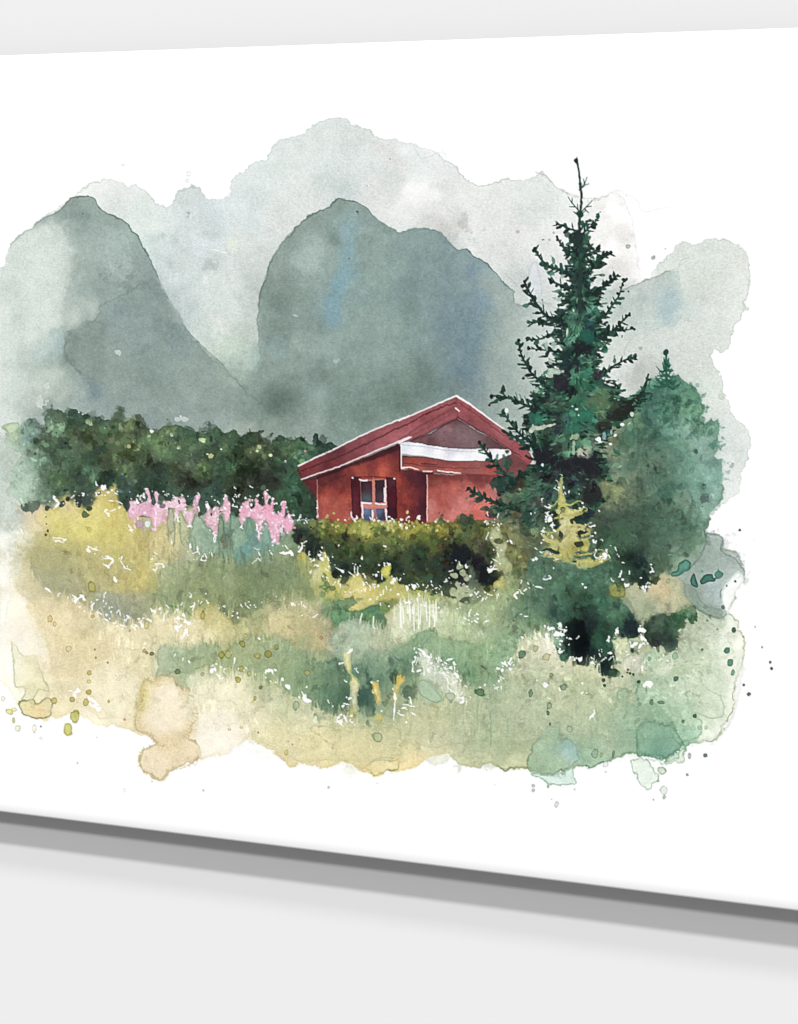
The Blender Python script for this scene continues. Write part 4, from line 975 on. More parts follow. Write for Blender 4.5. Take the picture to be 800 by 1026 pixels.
T7 = lambda s: P(400, 480, 200, s)
spikes(T7('0,520 60,500 120,520 160,560 200,530 260,570 320,590 330,630 240,650 160,640 60,640 0,640'), [(410, 620, 'c9ccaa'), (430, 625, 'b9c19a'), (460, 635, 'a9b78c'), (400, 612, 'c3c08c')], .75, 22, 12, seed=1, top=T7('0,520 60,500 120,520 160,560 200,540'))
spikes(T7('450,720 500,660 540,640 590,640 620,620 650,680 700,720 740,740 800,760 800,800 440,800'), [(520, 660, 'bcbd94'), (540, 650, 'd3cfae'), (550, 645, 'dcd8bc'), (560, 660, 'd0ccaa'), (580, 665, 'c5c59c'), (530, 675, 'c3c4a3')], .8, 26, 9, seed=2, top=T7('450,720 500,660 540,640 590,640 620,620 650,680 700,720 740,740 800,760'))
wash(P(200, 480, 200, '250,600 270,550 300,510 330,490 370,490 400,530 430,560 460,620 420,650 380,640 330,640 280,610'), [(275, 615, 'c9bf8c'), (285, 608, 'ccc291'), (295, 625, 'bdb37a'), (310, 635, 'b9a878'), (300, 610, 'c3b886')], .7, 1.2, 1.2, .18)
wash(P(200, 480, 200, '460,640 480,580 520,560 530,600 510,640 540,680 480,670'), 'b9a988', .6, 1.2, 1.2, .15)
wash(P(200, 480, 200, '530,660 550,590 600,570 660,560 680,590 700,640 800,640 800,700 640,720 560,700'), [(340, 635, '8fa78c'), (350, 625, '9ab096'), (370, 630, '9fae88'), (390, 645, 'a0a782')], .6, 1.2, 1.2, .15)
wash(P(200, 480, 200, '760,600 740,560 770,520 800,510 800,640 770,640'), 'c9c390', .7, 1, 1, .1)
wash(P(200, 480, 200, '0,580 60,590 70,640 30,670 0,690'), 'ddd0a0', .6, 2, 1.2, .1)
wash(P(0, 480, 200, '640,550 700,540 740,580 800,590 800,700 700,690 660,640'), [(170, 625, 'dccca0'), (190, 640, 'dbcb98')], .6, 1.5, 1.5, .05)
wash(P(0, 480, 200, '620,700 660,680 720,690 760,660 800,650 800,720 750,760 700,790 660,790 620,760'), '95a883', .65, 1.5, 1.3, .15)
for x, s_ in [(161, 0), (170, 1), (176, 2)]:
    stroke([(x, 622), (x + 1, 612), (x, 604)], 1.4, .5, '8f9f74', .7)
wash(P(0, 480, 200, '640,530 670,510 740,505 750,560 720,570 680,560 650,550'), '7f9268', .6, .8, .6, .35)
# bands of grass, each with its own ragged top
wash(Q('30,556 34,548 44,548 60,552 80,556 90,572 92,588 104,596 126,592 150,596 160,606 150,618 130,624 112,620 98,610 74,600 50,592 38,578'), [(38, 560, '8d9072'), (45, 578, '8a8f74'), (60, 570, '979669'), (70, 590, '8e8f6f'), (85, 580, 'a09a66'), (100, 602, '858a70'), (120, 610, '7f8672'), (140, 610, '858b6c'), (150, 602, '8f9468')], .35, 7, 1.5, .02, warp=2)
stroke(sm(Q('31,560 34,572 40,584 50,592 62,597 75,601'), 4, False), 1.6, 1, '7c8270', .5, wob=.6)
wash(jag(Q('104,624 130,628 158,612 180,618 206,604 236,618 262,606 284,598 300,604 322,622'), 12, 4.5, 81, Q('322,650 290,652 250,655 200,650 160,652 104,652')), [(110, 635, 'd9c795'), (140, 630, 'd3c18d'), (160, 622, 'd7c793'), (170, 640, 'cdc48f'), (185, 628, 'd3c594'), (205, 615, 'b9ad68'), (212, 630, 'd9cc99'), (205, 645, 'd6c793'), (230, 622, 'a9a66a'), (240, 640, 'a8a873'), (255, 625, '97a070'), (270, 612, 'bfb780'), (280, 640, 'b7ab78'), (290, 612, 'c6b988'), (310, 635, 'b9a77c')], .75, .8, .8, .2, warp=3)
wash(jag(Q('150,652 175,655 200,650 235,648 270,650 300,655 330,650'), 14, 6, 82, Q('335,720 300,695 262,684 235,678 205,680 190,690 165,692 152,676')), [(160, 665, '9fac88'), (175, 675, '8ea37f'), (190, 680, '93a67f'), (205, 662, 'a5a874'), (225, 668, '9aa270'), (250, 665, '969f6c'), (275, 670, '8f9b6d'), (300, 680, '7d9468'), (320, 690, '56785a'), (330, 705, '4f7054'), (310, 660, '98a079')], .72, 1.2, 1, .16, warp=3)
wash(jag(Q('190,700 205,678 225,682 245,676 270,684 290,690 305,694 318,706 345,722 360,726'), 12, 5, 83, Q('400,740 390,766 345,762 300,764 265,746 245,738 215,740 190,730')), [(205, 690, 'd6cb9b'), (225, 700, 'd9cd9c'), (250, 700, 'cfc795'), (280, 705, 'd2ca9c'), (310, 715, 'd6cda2'), (340, 730, 'd3ca95'), (240, 725, 'dccfa3'), (280, 735, 'd3c996'), (320, 750, 'd3c48a'), (370, 745, 'c3b985'), (390, 735, 'b9b98c')], .75, .9, .8, .2, warp=3)
wash(jag(Q('60,602 80,606 100,618 118,624 140,628 158,622'), 5, 5, 84, Q('160,690 150,720 100,720 60,690 45,640 40,600')), [(60, 620, 'dac596'), (90, 640, 'd8c592'), (120, 645, 'dccda0'), (140, 660, 'd6c795'), (70, 670, 'dfcea0'), (110, 690, 'e1d1a6'), (140, 690, 'ddcca0')], .5, 1.5, .8, .12, warp=3)
wash(jag(Q('420,660 432,655 445,668 458,676 468,690 480,705'), 9, 4, 85, Q('490,740 440,750 400,745 402,705 412,690')), [(425, 665, 'c6ccb2'), (440, 680, 'a3b494'), (420, 690, '9cab84'), (450, 690, 'bcbfa0'), (460, 710, '9ba580'), (435, 715, 'b3af7c'), (420, 730, 'b9b68a'), (470, 730, 'a9ad88')], .72, .9, .9, .18, warp=3)
wash(jag(Q('508,690 518,672 530,655 545,645 560,632 575,660 600,668 625,672'), 12, 4, 86, Q('640,700 620,740 560,735 520,745 500,735 498,710')), [(520, 680, 'b9bd98'), (535, 668, 'c3c49f'), (550, 650, 'dad6ba'), (560, 670, 'c9c79f'), (585, 675, 'bdbb8c'), (610, 690, 'c3c09c'), (530, 705, 'a9b390'), (560, 715, 'a3a886'), (590, 715, 'b3b794'), (620, 705, 'b0b890')], .72, .9, .9, .18, warp=3)
wash(jag(Q('330,642 345,632 360,628 376,634 395,640 410,648'), 8, 5, 87, Q('415,675 395,672 370,660 350,668 335,660')), [(345, 642, '8fa68b'), (365, 640, '9db08f'), (390, 652, '98a583'), (405, 660, '7d9676')], .65, 1.4, 1, .15, warp=2)
wash(jag(Q('470,560 490,600 515,598 545,592 570,590 600,600'), 6, 5, 88, Q('600,640 570,650 545,640 520,640 490,630 470,610')), [(485, 615, '97a97c'), (500, 605, '8fa177'), (520, 610, '64866a'), (545, 605, '4f705a'), (540, 630, '6a8a64'), (575, 620, '37564a')], .5, 2, 1, .12, warp=3)
grassy(Q('100,610 330,600 330,660 100,660'), 200, 5, 14, .1, .55, 1.6, None, 91)
grassy(Q('190,680 360,690 400,740 200,740'), 90, 5, 12, .05, .5, 1.6, None, 92)
grassy(Q('410,650 620,650 620,740 410,740'), 260, 5, 16, .08, .5, 1.8, None, 93)
grassy(Q('150,540 330,560 330,620 150,620'), 260, 6, 18, .09, .5, 1.8, None, 94)
EDGES = '''100,600 115,612 135,622 160,618 178,612 200,606;.9;26;9;30
200,606 215,602 235,618 250,612 268,602 285,600 300,612 315,618;.9;22;8;31
30,575 45,590 60,600 80,608 98,618;.9;12;4;32
155,650 175,655 190,655 205,665 225,672 240,678 262,680 285,680;.9;26;9;33
100,640 125,645 150,650;.9;10;6;34
520,648 540,640 560,640 585,655 600,662;.9;22;9;35
400,612 425,608 445,622 470,625;.9;22;11;36
420,660 435,662 450,668 462,680;.9;14;8;37
330,640 350,630 372,628 395,640;.9;16;8;38
600,668 620,660 640,665 665,655;.9;18;7;39
290,690 310,694 330,706 350,722;.9;14;7;40
420,690 445,690 470,690 500,695;.9;20;7;41
200,560 230,565 262,562 290,560;.7;16;8;42
140,540 170,545 200,550 230,550;.7;16;9;43
500,600 520,610 540,605 560,600;.7;10;7;44
560,700 600,690 640,690 680,700;.5;14;6;45
100,690 140,690 200,700 260,700;.4;16;9;46'''
for e in EDGES.split('\n'):
    q_, g_, n_, h_, s_ = e.split(';')
    tufts(Q(q_), int(n_), float(h_), seed=int(s_), gain=1.0 + .1 * (float(g_) > .8), a=.8)
# lower-left washes with their tide marks
wash(P(0, 640, 200, '40,10 70,40 95,70 140,65 160,110 190,180 195,215 160,205 130,240 140,280 110,250 75,260 100,200 60,190 50,120'), 'd5d19c', .55, .7, .8, .4)
wash(P(0, 640, 200, '75,250 130,240 145,260 160,255 180,235 205,240 220,255 210,265 205,310 170,325 120,315 85,295'), [(25, 705, 'd6c47c'), (38, 712, 'd9b878'), (50, 705, 'd3c48c')], .7, .7, .8, .55)
wash(P(0, 640, 200, '570,160 620,165 650,140 700,150 730,195 760,205 790,300 770,350 760,400 800,420 800,480 740,515 680,530 650,560 590,540 555,495 600,430 625,410 590,380 555,370 540,330 550,250'), [(165, 695, 'e0c9a2'), (185, 700, 'e3ccA0'), (150, 690, 'd8c48a'), (160, 720, 'e3cda8'), (185, 720, 'dfc596'), (175, 740, 'd3b98a'), (150, 765, 'e0cca4'), (190, 750, 'dcc498'), (145, 695, 'c8b450')], .75, .6, 1.6, .32, 1.4)
wash(P(200, 640, 200, '0,220 60,250 130,245 155,270 155,330 110,345 60,320 0,420 0,300'), 'd2bd94', .5, .7, .8, .35)
wash(P(200, 640, 200, '0,300 60,330 130,350 190,340 200,380 160,420 120,470 60,455 0,470'), 'f0e6cf', .55, 1.2, 1, .1)
wash(P(200, 640, 200, '445,350 520,350 700,360 800,360 800,470 700,485 670,520 610,510 560,480 500,410 450,370'), [(320, 740, 'd3c78e'), (345, 755, 'd3bd80'), (375, 750, 'c3b683'), (395, 740, 'bdbd8c')], .5, .8, 1.2, .35)
wash(P(200, 640, 200, '670,520 700,485 760,490 800,490 800,530 740,535 695,548'), 'e3cf8c', .7, .7, 1, .4)
wash(P(0, 480, 200, '40,460 90,480 130,600 160,680 160,700 100,710 60,660 30,640'), 'efe4c8', .45, 3, 1.5, .06)
wash(P(0, 480, 200, '0,330 40,370 45,440 30,530 10,660 0,690'), 'eeeadb', .6, 3, 1.5, .12)
# green washes bottom right
wash(P(400, 640, 200, '580,350 640,350 645,390 700,410 725,450 710,500 640,545 600,548 520,530 515,480 540,410 565,380'), [(540, 740, '8fad8c'), (560, 735, '8bab8c'), (555, 765, '86a886'), (570, 750, '8db1ae'), (535, 765, '7f9f80')], .75, .8, 1.6, .26, lab='meadow')
wash(P(400, 640, 200, '520,535 640,548 690,515 695,570 660,588 600,590 580,575'), 'b5d0bd', .9, .7, 1.6, .28, lab='meadow')
wash(P(600, 640, 200, '165,340 200,325 250,350 290,345 310,375 300,400 330,430 300,470 250,490 200,475 150,470 150,400'), [(645, 740, '5d8c70'), (660, 750, '4a8074'), (670, 745, '6a967f'), (640, 755, '6f9f84')], .8, .7, 1, .4)
wash(P(600, 640, 200, '345,140 350,200 360,280 410,310 480,320 505,290 490,230 430,190 400,100'), 'b9c8aa', .45, .8, .8, .3)
wash(P(600, 640, 200, '320,420 400,400 420,340 400,320 340,280 250,270 290,340 300,390'), '9cbd9c', .5, .8, .8, .3)
wash(P(600, 640, 200, '80,210 110,195 130,215 120,250 160,270 165,300 140,310 100,280 80,240'), '7fa07f', .7, .6, .6, .45)
wash(P(600, 640, 200, '130,490 160,480 210,500 240,540 230,570 190,605 160,570 140,530'), 'cfddcb', .95, .7, 2.0, .32, lab='meadow')
wash(P(600, 640, 200, '235,520 260,512 275,535 250,545'), 'c6d3b8', .9, .5, .3, .5, lab='splatter')
wash(P(600, 640, 200, '165,475 230,490 290,490 345,440 345,480 320,500 250,500'), 'c6d8bd', .9, .7, 1.6, .28, lab='meadow')
wash(P(600, 640, 200, '420,400 480,390 520,340 545,260 550,120 575,60 580,180 545,300 520,360 480,395'), 'dfdfd0', .5, 1.2, .8, .2)
# transparent grey pool at the right edge
wash(P(600, 480, 200, '430,225 450,215 500,230 495,285 560,330 590,380 560,400 520,430 490,470 520,540 490,560 440,550 390,520 345,470 340,420 310,390 380,340 420,280'), [(715, 540, 'b9c2b9'), (720, 560, 'a9b5ab'), (735, 575, 'b5bcb6'), (715, 590, 'bfc7c8'), (700, 580, '9faba0'), (695, 600, '8f9c8c'), (710, 615, '9dab9b'), (720, 600, 'bcc6c2')], .9, .7, .8, .35, lab='bush')
wash(P(600, 480, 200, '340,420 390,440 420,500 490,520 490,560 440,550 390,520 345,470'), '8c9c8a', .55, 1.2, .6, .15)
wash(P(600, 480, 200, '560,370 585,400 560,440 530,500 520,545 490,490 500,440 530,400'), 'eceeea', .85, .7, .6, .12, lab='meadow')
blob(748, 582, 3, 4, '9da59f', .5, .8, 0, .5, .4)
# ======== 8. dark mass under the tree and the dark shrub
DM = P(540, 580, 120, '40,-120 10,0 0,120 0,220 50,330 80,400 130,500 160,550 200,540 210,510 240,560 290,575 330,580 360,545 375,600 395,600 420,640 450,650 520,645 540,620 520,600 480,595 490,570 530,560 540,520 500,490 510,440 530,380 600,400 660,390 690,340 690,300 640,220 600,120 470,80 500,0 480,-60 300,-160')
dm = [(545, 600, '4c6e58'), (545, 625, '4f7a55'), (555, 640, '4a6e58'), (562, 655, '2f4f40'), (565, 660, '3f6e56'), (555, 605, '466855'), (556, 612, '2f4740'), (570, 600, '3c5c4a'), (575, 615, '34503f'), (590, 600, '35523f'), (600, 605, '3d5f4c'), (580, 580, '3f5f4c'), (560, 580, '4c6c58'), (600, 585, '44634f'), (575, 630, '1c2628'), (582, 640, '0d1417'), (582, 650, '0f161a'),
      (590, 625, '22302f'), (595, 610, '2c4339'), (572, 645, '1a2626'), (592, 655, '1c2a2b'), (600, 645, '2c5240'), (603, 655, '2c4c3c'), (605, 625, '34503f'), (620, 610, '4a6a55'), (615, 620, '456650'), (632, 630, '26333a'), (638, 620, '34483f'), (625, 640, '2f4d3c'), (605, 670, '17232a'), (615, 675, '1f3a32'), (585, 662, '1a2428')]
wash(DM, dm, 1, .7, .7, .1, lab='spruce', warp=3, fp=4, mott=.04, fade=lambda X, Y: fr(Y, 560, 590) * np.maximum(fr(X, 540, 568), fr(Y, 636, 652)))
mottle(DM, 200, 1.5, 5, .12, .45, .5, .1, .012, only=(L['spruce'],), seed=51)
for x, y, a, b, c, q in [(582, 642, 8, 22, '0c1215', .8), (575, 632, 6, 14, '151d1f', .6), (555, 610, 4, 9, '26363a', .6), (631, 630, 8, 7, '222c33', .7), (605, 665, 5, 12, '18242a', .7), (615, 675, 7, 3.5, '1f3a30', .95), (629, 652, 5.5, 8, '1f3530', .95), (621, 644, 2.4, 4, '3c5c40', .9), (614, 658, 6, 5, '1c2a2c', .9), (600, 640, 5, 10, '2c5440', .6)]:
    blob(x, y, a, b, c, q, .45 if q > .9 else .9, .1, 0, .25, lab='spruce')
SH = P(600, 560, 140, '255,400 262,370 300,330 350,305 400,325 430,310 470,275 530,262 560,285 568,330 560,370 530,375 505,340 490,365 490,400 455,420 460,480 440,520 405,540 380,520 350,490 310,500 280,480 258,440')
wash(SH, [(655, 620, '3a4d3e'), (650, 630, '33463a'), (660, 640, '232c2c'), (672, 650, '1c2a28'), (670, 635, '26352f'), (680, 620, '2f4a38'), (690, 612, '2c4735'), (697, 620, '35523a'), (645, 640, '2a382f'), (675, 625, '3a5c44')], 1, .8, .6, .15, lab='shrub', warp=2, mott=.04, fade=lambda X, Y: .6 + fr(Y, 612, 628))
mottle(SH, 110, 1.2, 3.6, .12, .6, .3, .35, .015, only=(L['shrub'],), seed=52)
wash(P(600, 560, 140, '150,190 170,100 210,130 300,160 360,90 440,100 490,140 490,200 530,260 430,300 340,310 250,360 200,330 130,220'), [(640, 575, 'c9b98c'), (655, 580, 'd3bf94'), (665, 590, 'c3ab7e'), (680, 590, 'a9aa84'), (640, 600, '9aa383'), (650, 610, '94a080'), (625, 590, '9a9c78')], .7, 1.6, 1.2, .05, lab='meadow')
wash(P(600, 560, 140, '60,160 100,130 150,150 155,210 110,222 70,210'), '8f9048', .85, .8, .6, .3, lab='meadow')
wash(P(600, 560, 140, '90,440 130,430 180,480 200,560 240,540 300,520 340,500 400,545 440,530 420,620 370,670 250,660 120,620 100,560 90,500'), [(620, 645, 'c0c898'), (640, 665, 'cdc8b4'), (655, 655, '9dbb94'), (665, 660, 'b9c6a0'), (672, 668, 'd6d8bd')], .85, .9, 1, .15, lab='meadow')
blob(652, 662, 9, 11, '9dbd98', .6, .5, .2, .4, .2)
mottle(P(600, 560, 140, '180,0 320,0 300,80 270,160 240,180 180,80'), 60, 2, 5, .15, .5, .5, .1, seed=53)
for x, y, a, b, c in [(641, 570, 8, 14, '17232a'), (645, 585, 4, 6, '1c2a2a'), (630, 565, 8, 10, '26382f'), (625, 575, 14, 12, '34503f'), (657, 580, 3, 3, '3c4f3a'), (663, 571, 4, 2.5, '45553f'), (612, 548, 9, 16, '48664f'), (625, 535, 14, 14, '3d5643')]:
    blob(x, y, a, b, c, .7, .6, .1, .3, .3, lab='spruce')
# ======== 9. the bush on the right
bu = (L['bush'],)
BU = P(600, 300, 200, '200,330 230,310 280,340 315,300 340,325 380,345 410,390 425,440 400,470 385,510 440,490 420,520 390,530 440,535 485,505 475,560 455,590 485,590 480,600 460,640 490,640 498,680 490,760 500,800 400,800 350,740 340,700 300,600 210,560 180,520 190,430 160,400')
wash(BU, [(655, 395, '4f7a68'), (668, 400, '55846e'), (680, 388, '5c8a74'), (692, 395, '6a997d'), (702, 410, '75a27e'), (665, 420, '5f8f7a'), (680, 425, '7aa590'), (695, 415, '72a27c'), (655, 440, '5b8270'), (675, 445, '6f9b80'), (700, 440, '9fc2ad'), (715, 445, '8cb8a0'), (700, 455, 'a0c4b4'), (715, 470, '8ebaa6'), (705, 490, '93bcaa'), (722, 480, '86b29c'), (690, 470, '7aa78f'), (690, 490, '7caa92')], .8, .6, .8, .3, lab='bush', warp=3, fade=lambda X, Y: fr(-Y, -500, -480) * fr(X, 645, 662))
mottle(BU, 160, 2, 7, .06, .4, .5, .2, .015, only=bu, seed=61)
T5b = lambda s: P(560, 400, 120, s)
for s_, c, a in [('640,480 660,455 700,450 725,465 715,500 690,540 655,540 640,510', '3f7462', .9), ('670,600 740,555 800,545 850,560 870,600 830,650 760,680 700,680 668,640', '3f7060', .85), ('455,440 490,420 520,435 500,470 470,480', '55806a', .7), ('180,470 230,420 300,410 330,450 310,500 250,540 200,530', '2f4f44', .85), ('440,260 530,250 530,330 440,400 400,340', '66927c', .6),
                 ('490,100 540,80 580,100 570,180 540,200 500,170', '6b8a60', .7), ('390,240 440,200 490,160 520,240 500,300 420,320', '4f7f66', .7), ('540,300 620,260 650,340 600,400 550,420', '68836f', .6), ('480,500 560,420 700,330 750,330 750,440 700,530 560,560', '7f8f70', .45), ('270,570 330,530 400,560 460,640 500,667 300,667', '8a8e62', .7), ('170,340 240,290 290,330 330,400 200,430', '6f957c', .7), ('210,270 240,240 280,300 260,360 210,340', 'a9a57c', .7), ('120,330 170,330 180,380 140,380', '9f9488', .7),
                 ('310,590 350,610 340,667 310,667', '34483c', .8), ('570,580 640,560 670,600 640,660 560,667 540,620', '7d8f7a', .6)]:
    wash(T5b(s_), c, a * .7, .7, 1.0, .3, lab='bush')
wash(P(600, 480, 200, '300,60 340,35 380,60 380,110 340,120 300,90'), '9aa98c', .6, .7, .6, .3, lab='bush')
wash(P(600, 480, 200, '290,0 330,-60 440,-80 490,-40 500,60 460,130 430,210 390,180 400,120 350,40'), [(700, 480, '8db5a2'), (715, 490, '8fb8a4'), (712, 510, '9cc0ae'), (705, 525, '7fa68c')], .45, 1, .8, .3, lab='bush')
for x, y, a, b in [(697.5, 452.5, 2.4, 2.8), (706, 486.5, 2.6, 3), (619, 484, 1.6, 2), (650, 466, 1.2, 1.8)]:
    blob(x, y, a, b, '2f5f55', .9, .3, .3, 0, .15, lab='bush')
# small sprig on top of the bush
for q, w_ in [(P(600, 300, 200, '272,220 270,260 272,300 275,345'), 5), ]:
    stroke(q, 2.2, 2.8, '2c6350', .95, lab='bush')
blob(667.5, 353, 2.8, 3.4, '24504a', 1, .3, .1, .4, .1, lab='bush')
blob(668, 365, 3.2, 5, '3a7560', .9, .3, .2, 0, .2, lab='bush')
for q in ['270,310 250,290 232,268', '272,330 250,315 235,318', '275,310 290,290 298,282', '278,330 295,318 310,305', '270,345 250,335 235,335', '175,365 190,330 203,300', '215,360 205,345 205,325']:
    stroke(P(600, 300, 200, q), 2.2, .9, '2f6a56', .95, lab='bush')
wash(P(600, 300, 200, '200,350 205,322 230,325 245,350 220,370'), '5f9a80', .8, .6, .4, .3, lab='bush')
# ======== 10. the spruce
CR = Q('577,236 587,236 590,250 592,266 596,280 602,292 604,305 610,318 606,330 612,338 604,348 598,356 600,372 606,380 616,386 622,392 616,402 636,402 646,396 652,398 641,410 630,418 618,424 610,432 605,442 600,455 604,470 608,480 606,500 598,512 590,520 580,530 560,540 540,545 '
       '524,540 512,528 500,520 492,512 500,500 506,492 498,484 505,478 528,472 537,464 534,453 530,445 536,440 538,436 530,430 528,420 536,412 533,402 540,396 546,392 540,384 548,376 556,372 552,360 562,352 556,340 560,330 552,322 560,316 566,306 560,298 569,290 566,276 571,264 570,250')
CR = [(581 + (x - 581) * np.interp(y, [250, 340, 400, 430], [.62, .76, .92, 1]), y) for x, y in CR]
cr = [(582, 240, '27393a'), (580, 255, '2c4a42'), (575, 265, '3a6352'), (590, 268, '3b6450'), (582, 275, '24333a'), (575, 285, '314c44'), (585, 290, '36544a'), (572, 300, '2e4a42'), (580, 305, '243336'), (592, 300, '2f5548'), (595, 308, '3a6a58'), (575, 312, '3c6453'), (565, 315, '2e423e'), (588, 318, '2a4540'), (560, 322, '24282c'), (575, 330, '45735c'),
      (570, 340, '4a7862'), (590, 325, '26403c'), (590, 338, '26554a'), (600, 338, '2a6452'), (583, 348, '26262c'), (572, 355, '243638'), (568, 362, '26463c'), (590, 352, '2a3a3c'), (601, 353, '2c6653'), (585, 365, '467560'), (595, 368, '4c7a64'), (575, 375, '3f7058'), (588, 380, '2f6248'), (600, 378, '38303c'), (595, 385, '356250'), (563, 385, '2f2a33'),
      (555, 385, '33483f'), (548, 392, '30584a'), (560, 395, '2b3f3a'), (573, 395, '38684f'), (585, 398, '355c4a'), (600, 395, '4e6c52'), (610, 402, '4a6247'), (597, 410, '56704f'), (620, 410, '35402f'), (612, 415, '33392e'), (630, 405, '2b2c2a'), (640, 398, '27262a'), (605, 425, '2a2b2b'), (625, 415, '292a29'), (545, 405, '2f4238'), (555, 408, '4a604a'),
      (565, 405, '31493f'), (575, 410, '2c5a4a'), (585, 418, '2c6a56'), (575, 425, '2d6350'), (560, 420, '35413a'), (550, 418, '2c5244'), (540, 418, '2f6a55'), (548, 430, '36483e'), (560, 430, '30303a'), (570, 435, '34594a'), (590, 430, '355e4e'), (540, 440, '2f4638'), (530, 445, '2b3b33'), (545, 455, '28262e'), (555, 450, '2f3836'), (562, 440, '3e5c4b'),
      (575, 450, '3f6a52'), (590, 445, '5a8068'), (600, 440, '7a8468'), (583, 455, '8f8a78'), (575, 465, '2b2930'), (560, 465, '28262f'), (595, 465, '2a2a31'), (590, 475, '28282f'), (570, 480, '2b2a33'), (600, 480, '374c40'), (550, 475, '2c2c33'), (540, 465, '2c4437'), (525, 468, '40493e'), (520, 478, '6b5548'), (510, 475, '30333a'), (530, 482, '3f5f4a'), (540, 490, '4a6b57'),
      (520, 492, '5c6a55'), (530, 500, '3f6350'), (515, 505, '6b5a4a'), (505, 512, '4c5c46'), (545, 510, '4a4e48'), (555, 500, '3c5648'), (525, 515, '2c4640'), (540, 525, '48604f'), (510, 525, '62604a'), (560, 520, '3a5446'), (580, 500, '33483f'), (590, 495, '2c2c30'), (590, 510, '292e2f'), (575, 515, '3c564a'), (575, 490, '334a40'), (600, 505, '34503f')]
wash(CR, cr, 1, .7, 1.3, .06, lab='spruce', warp=3, fp=4.5, mott=.06, fade=lambda X, Y: fr(-Y, -545, -522))
sp = (L['spruce'],)
mottle(CR, 800, 1, 4.5, .22, .6, .35, .2, .025, asp=1.8, only=sp, seed=71)
r = np.random.default_rng(72)
PAL = ['2b443c', '222f33', '2f5044', '26292d', '33604c', '28523f', '446e58', '22362f']
cx = np.interp
for i in range(850):                      # needle-shaped dabs radiating from the trunk
    y = 245 + 280 * r.random() ** .8
    half = np.interp(y, [240, 300, 340, 400, 460, 525], [6, 22, 30, 48, 50, 55])
    c0 = np.interp(y, [240, 340, 420, 525], [582, 580, 575, 550])
    x = c0 + r.normal() * half * .6
    i_, j_ = int((y - Y0) * S), int((x - X0) * S)
    if LAB[i_, j_] != L['spruce'] and (r.random() < .8 or y > 480 or abs(x - c0) > half):
        continue
    an = math.atan2(.35 + .5 * r.normal(), (x - c0) / 12)
    needle(x, y, an, r.uniform(3, 8), r.uniform(1.2, 2.8), PAL[r.integers(8)] if r.random() < .92 else '5a8268', r.uniform(.4, .85))
for q, a in [('574,238 580,262', .9)]:
    pass
CB = CR[2:-2]
for i in range(620):                      # ragged outline of dabs
    k = r.integers(0, len(CR))
    (xa, ya), (xb, yb) = CR[k], CR[(k + 1) % len(CR)]
    t_ = r.random()
    x, y = xa + (xb - xa) * t_, ya + (yb - ya) * t_
    if y > 500 or (x < 545 and 440 < y < 500 and r.random() < .6):
        continue
    c0 = np.interp(y, [240, 340, 420, 525], [582, 580, 575, 550])
    an = math.atan2(r.normal() * 6 - 1, x - c0)
    blob(x + math.cos(an) * r.uniform(-2, 9 if y < 400 else 4), y + r.normal() * 2, r.uniform(2, 5), r.uniform(.9, 1.7), PAL[r.integers(len(PAL))], .9, .35, .1, an, .25, lab='spruce')
stroke(sm(Q('577.5,160 580,170 581.5,182 582.7,190 582.8,201 581.5,212 580.8,222 581,240 582,262 581,290 581,312'), 3, False), 2.1, 4.4, '2c3d38', .97, lab='spruce', wob=.5)
blob(577.4, 161, 1.5, 1.9, '2a3434', 1, .3, 0, 0, .15, lab='spruce')
stroke(Q('577.5,161 578.5,157.5'), 1.3, 1, '2a3434', lab='spruce')
for q in ['581,190 586,184 588.5,177.5', '586,184 585,179', '581,190 587,185 590.5,184', '581,212 576,206 572.5,202 569.5,197', '573.3,203 573.7,198.5', '576,207 571,207', '579.5,210 578.8,204.5', '583,212 588,207 593.5,201', '586,209 590,213', '588,207 593,206.5',
          '581,215 575,212', '580,216 576,213', '583,214 587,211']:
    stroke(Q(q), 1.5, .9, '2f4743', .95, lab='spruce')
blob(581.8, 215, 3, 3.2, '2b3f3b', .95, .35, 0, 0, .2, lab='spruce')
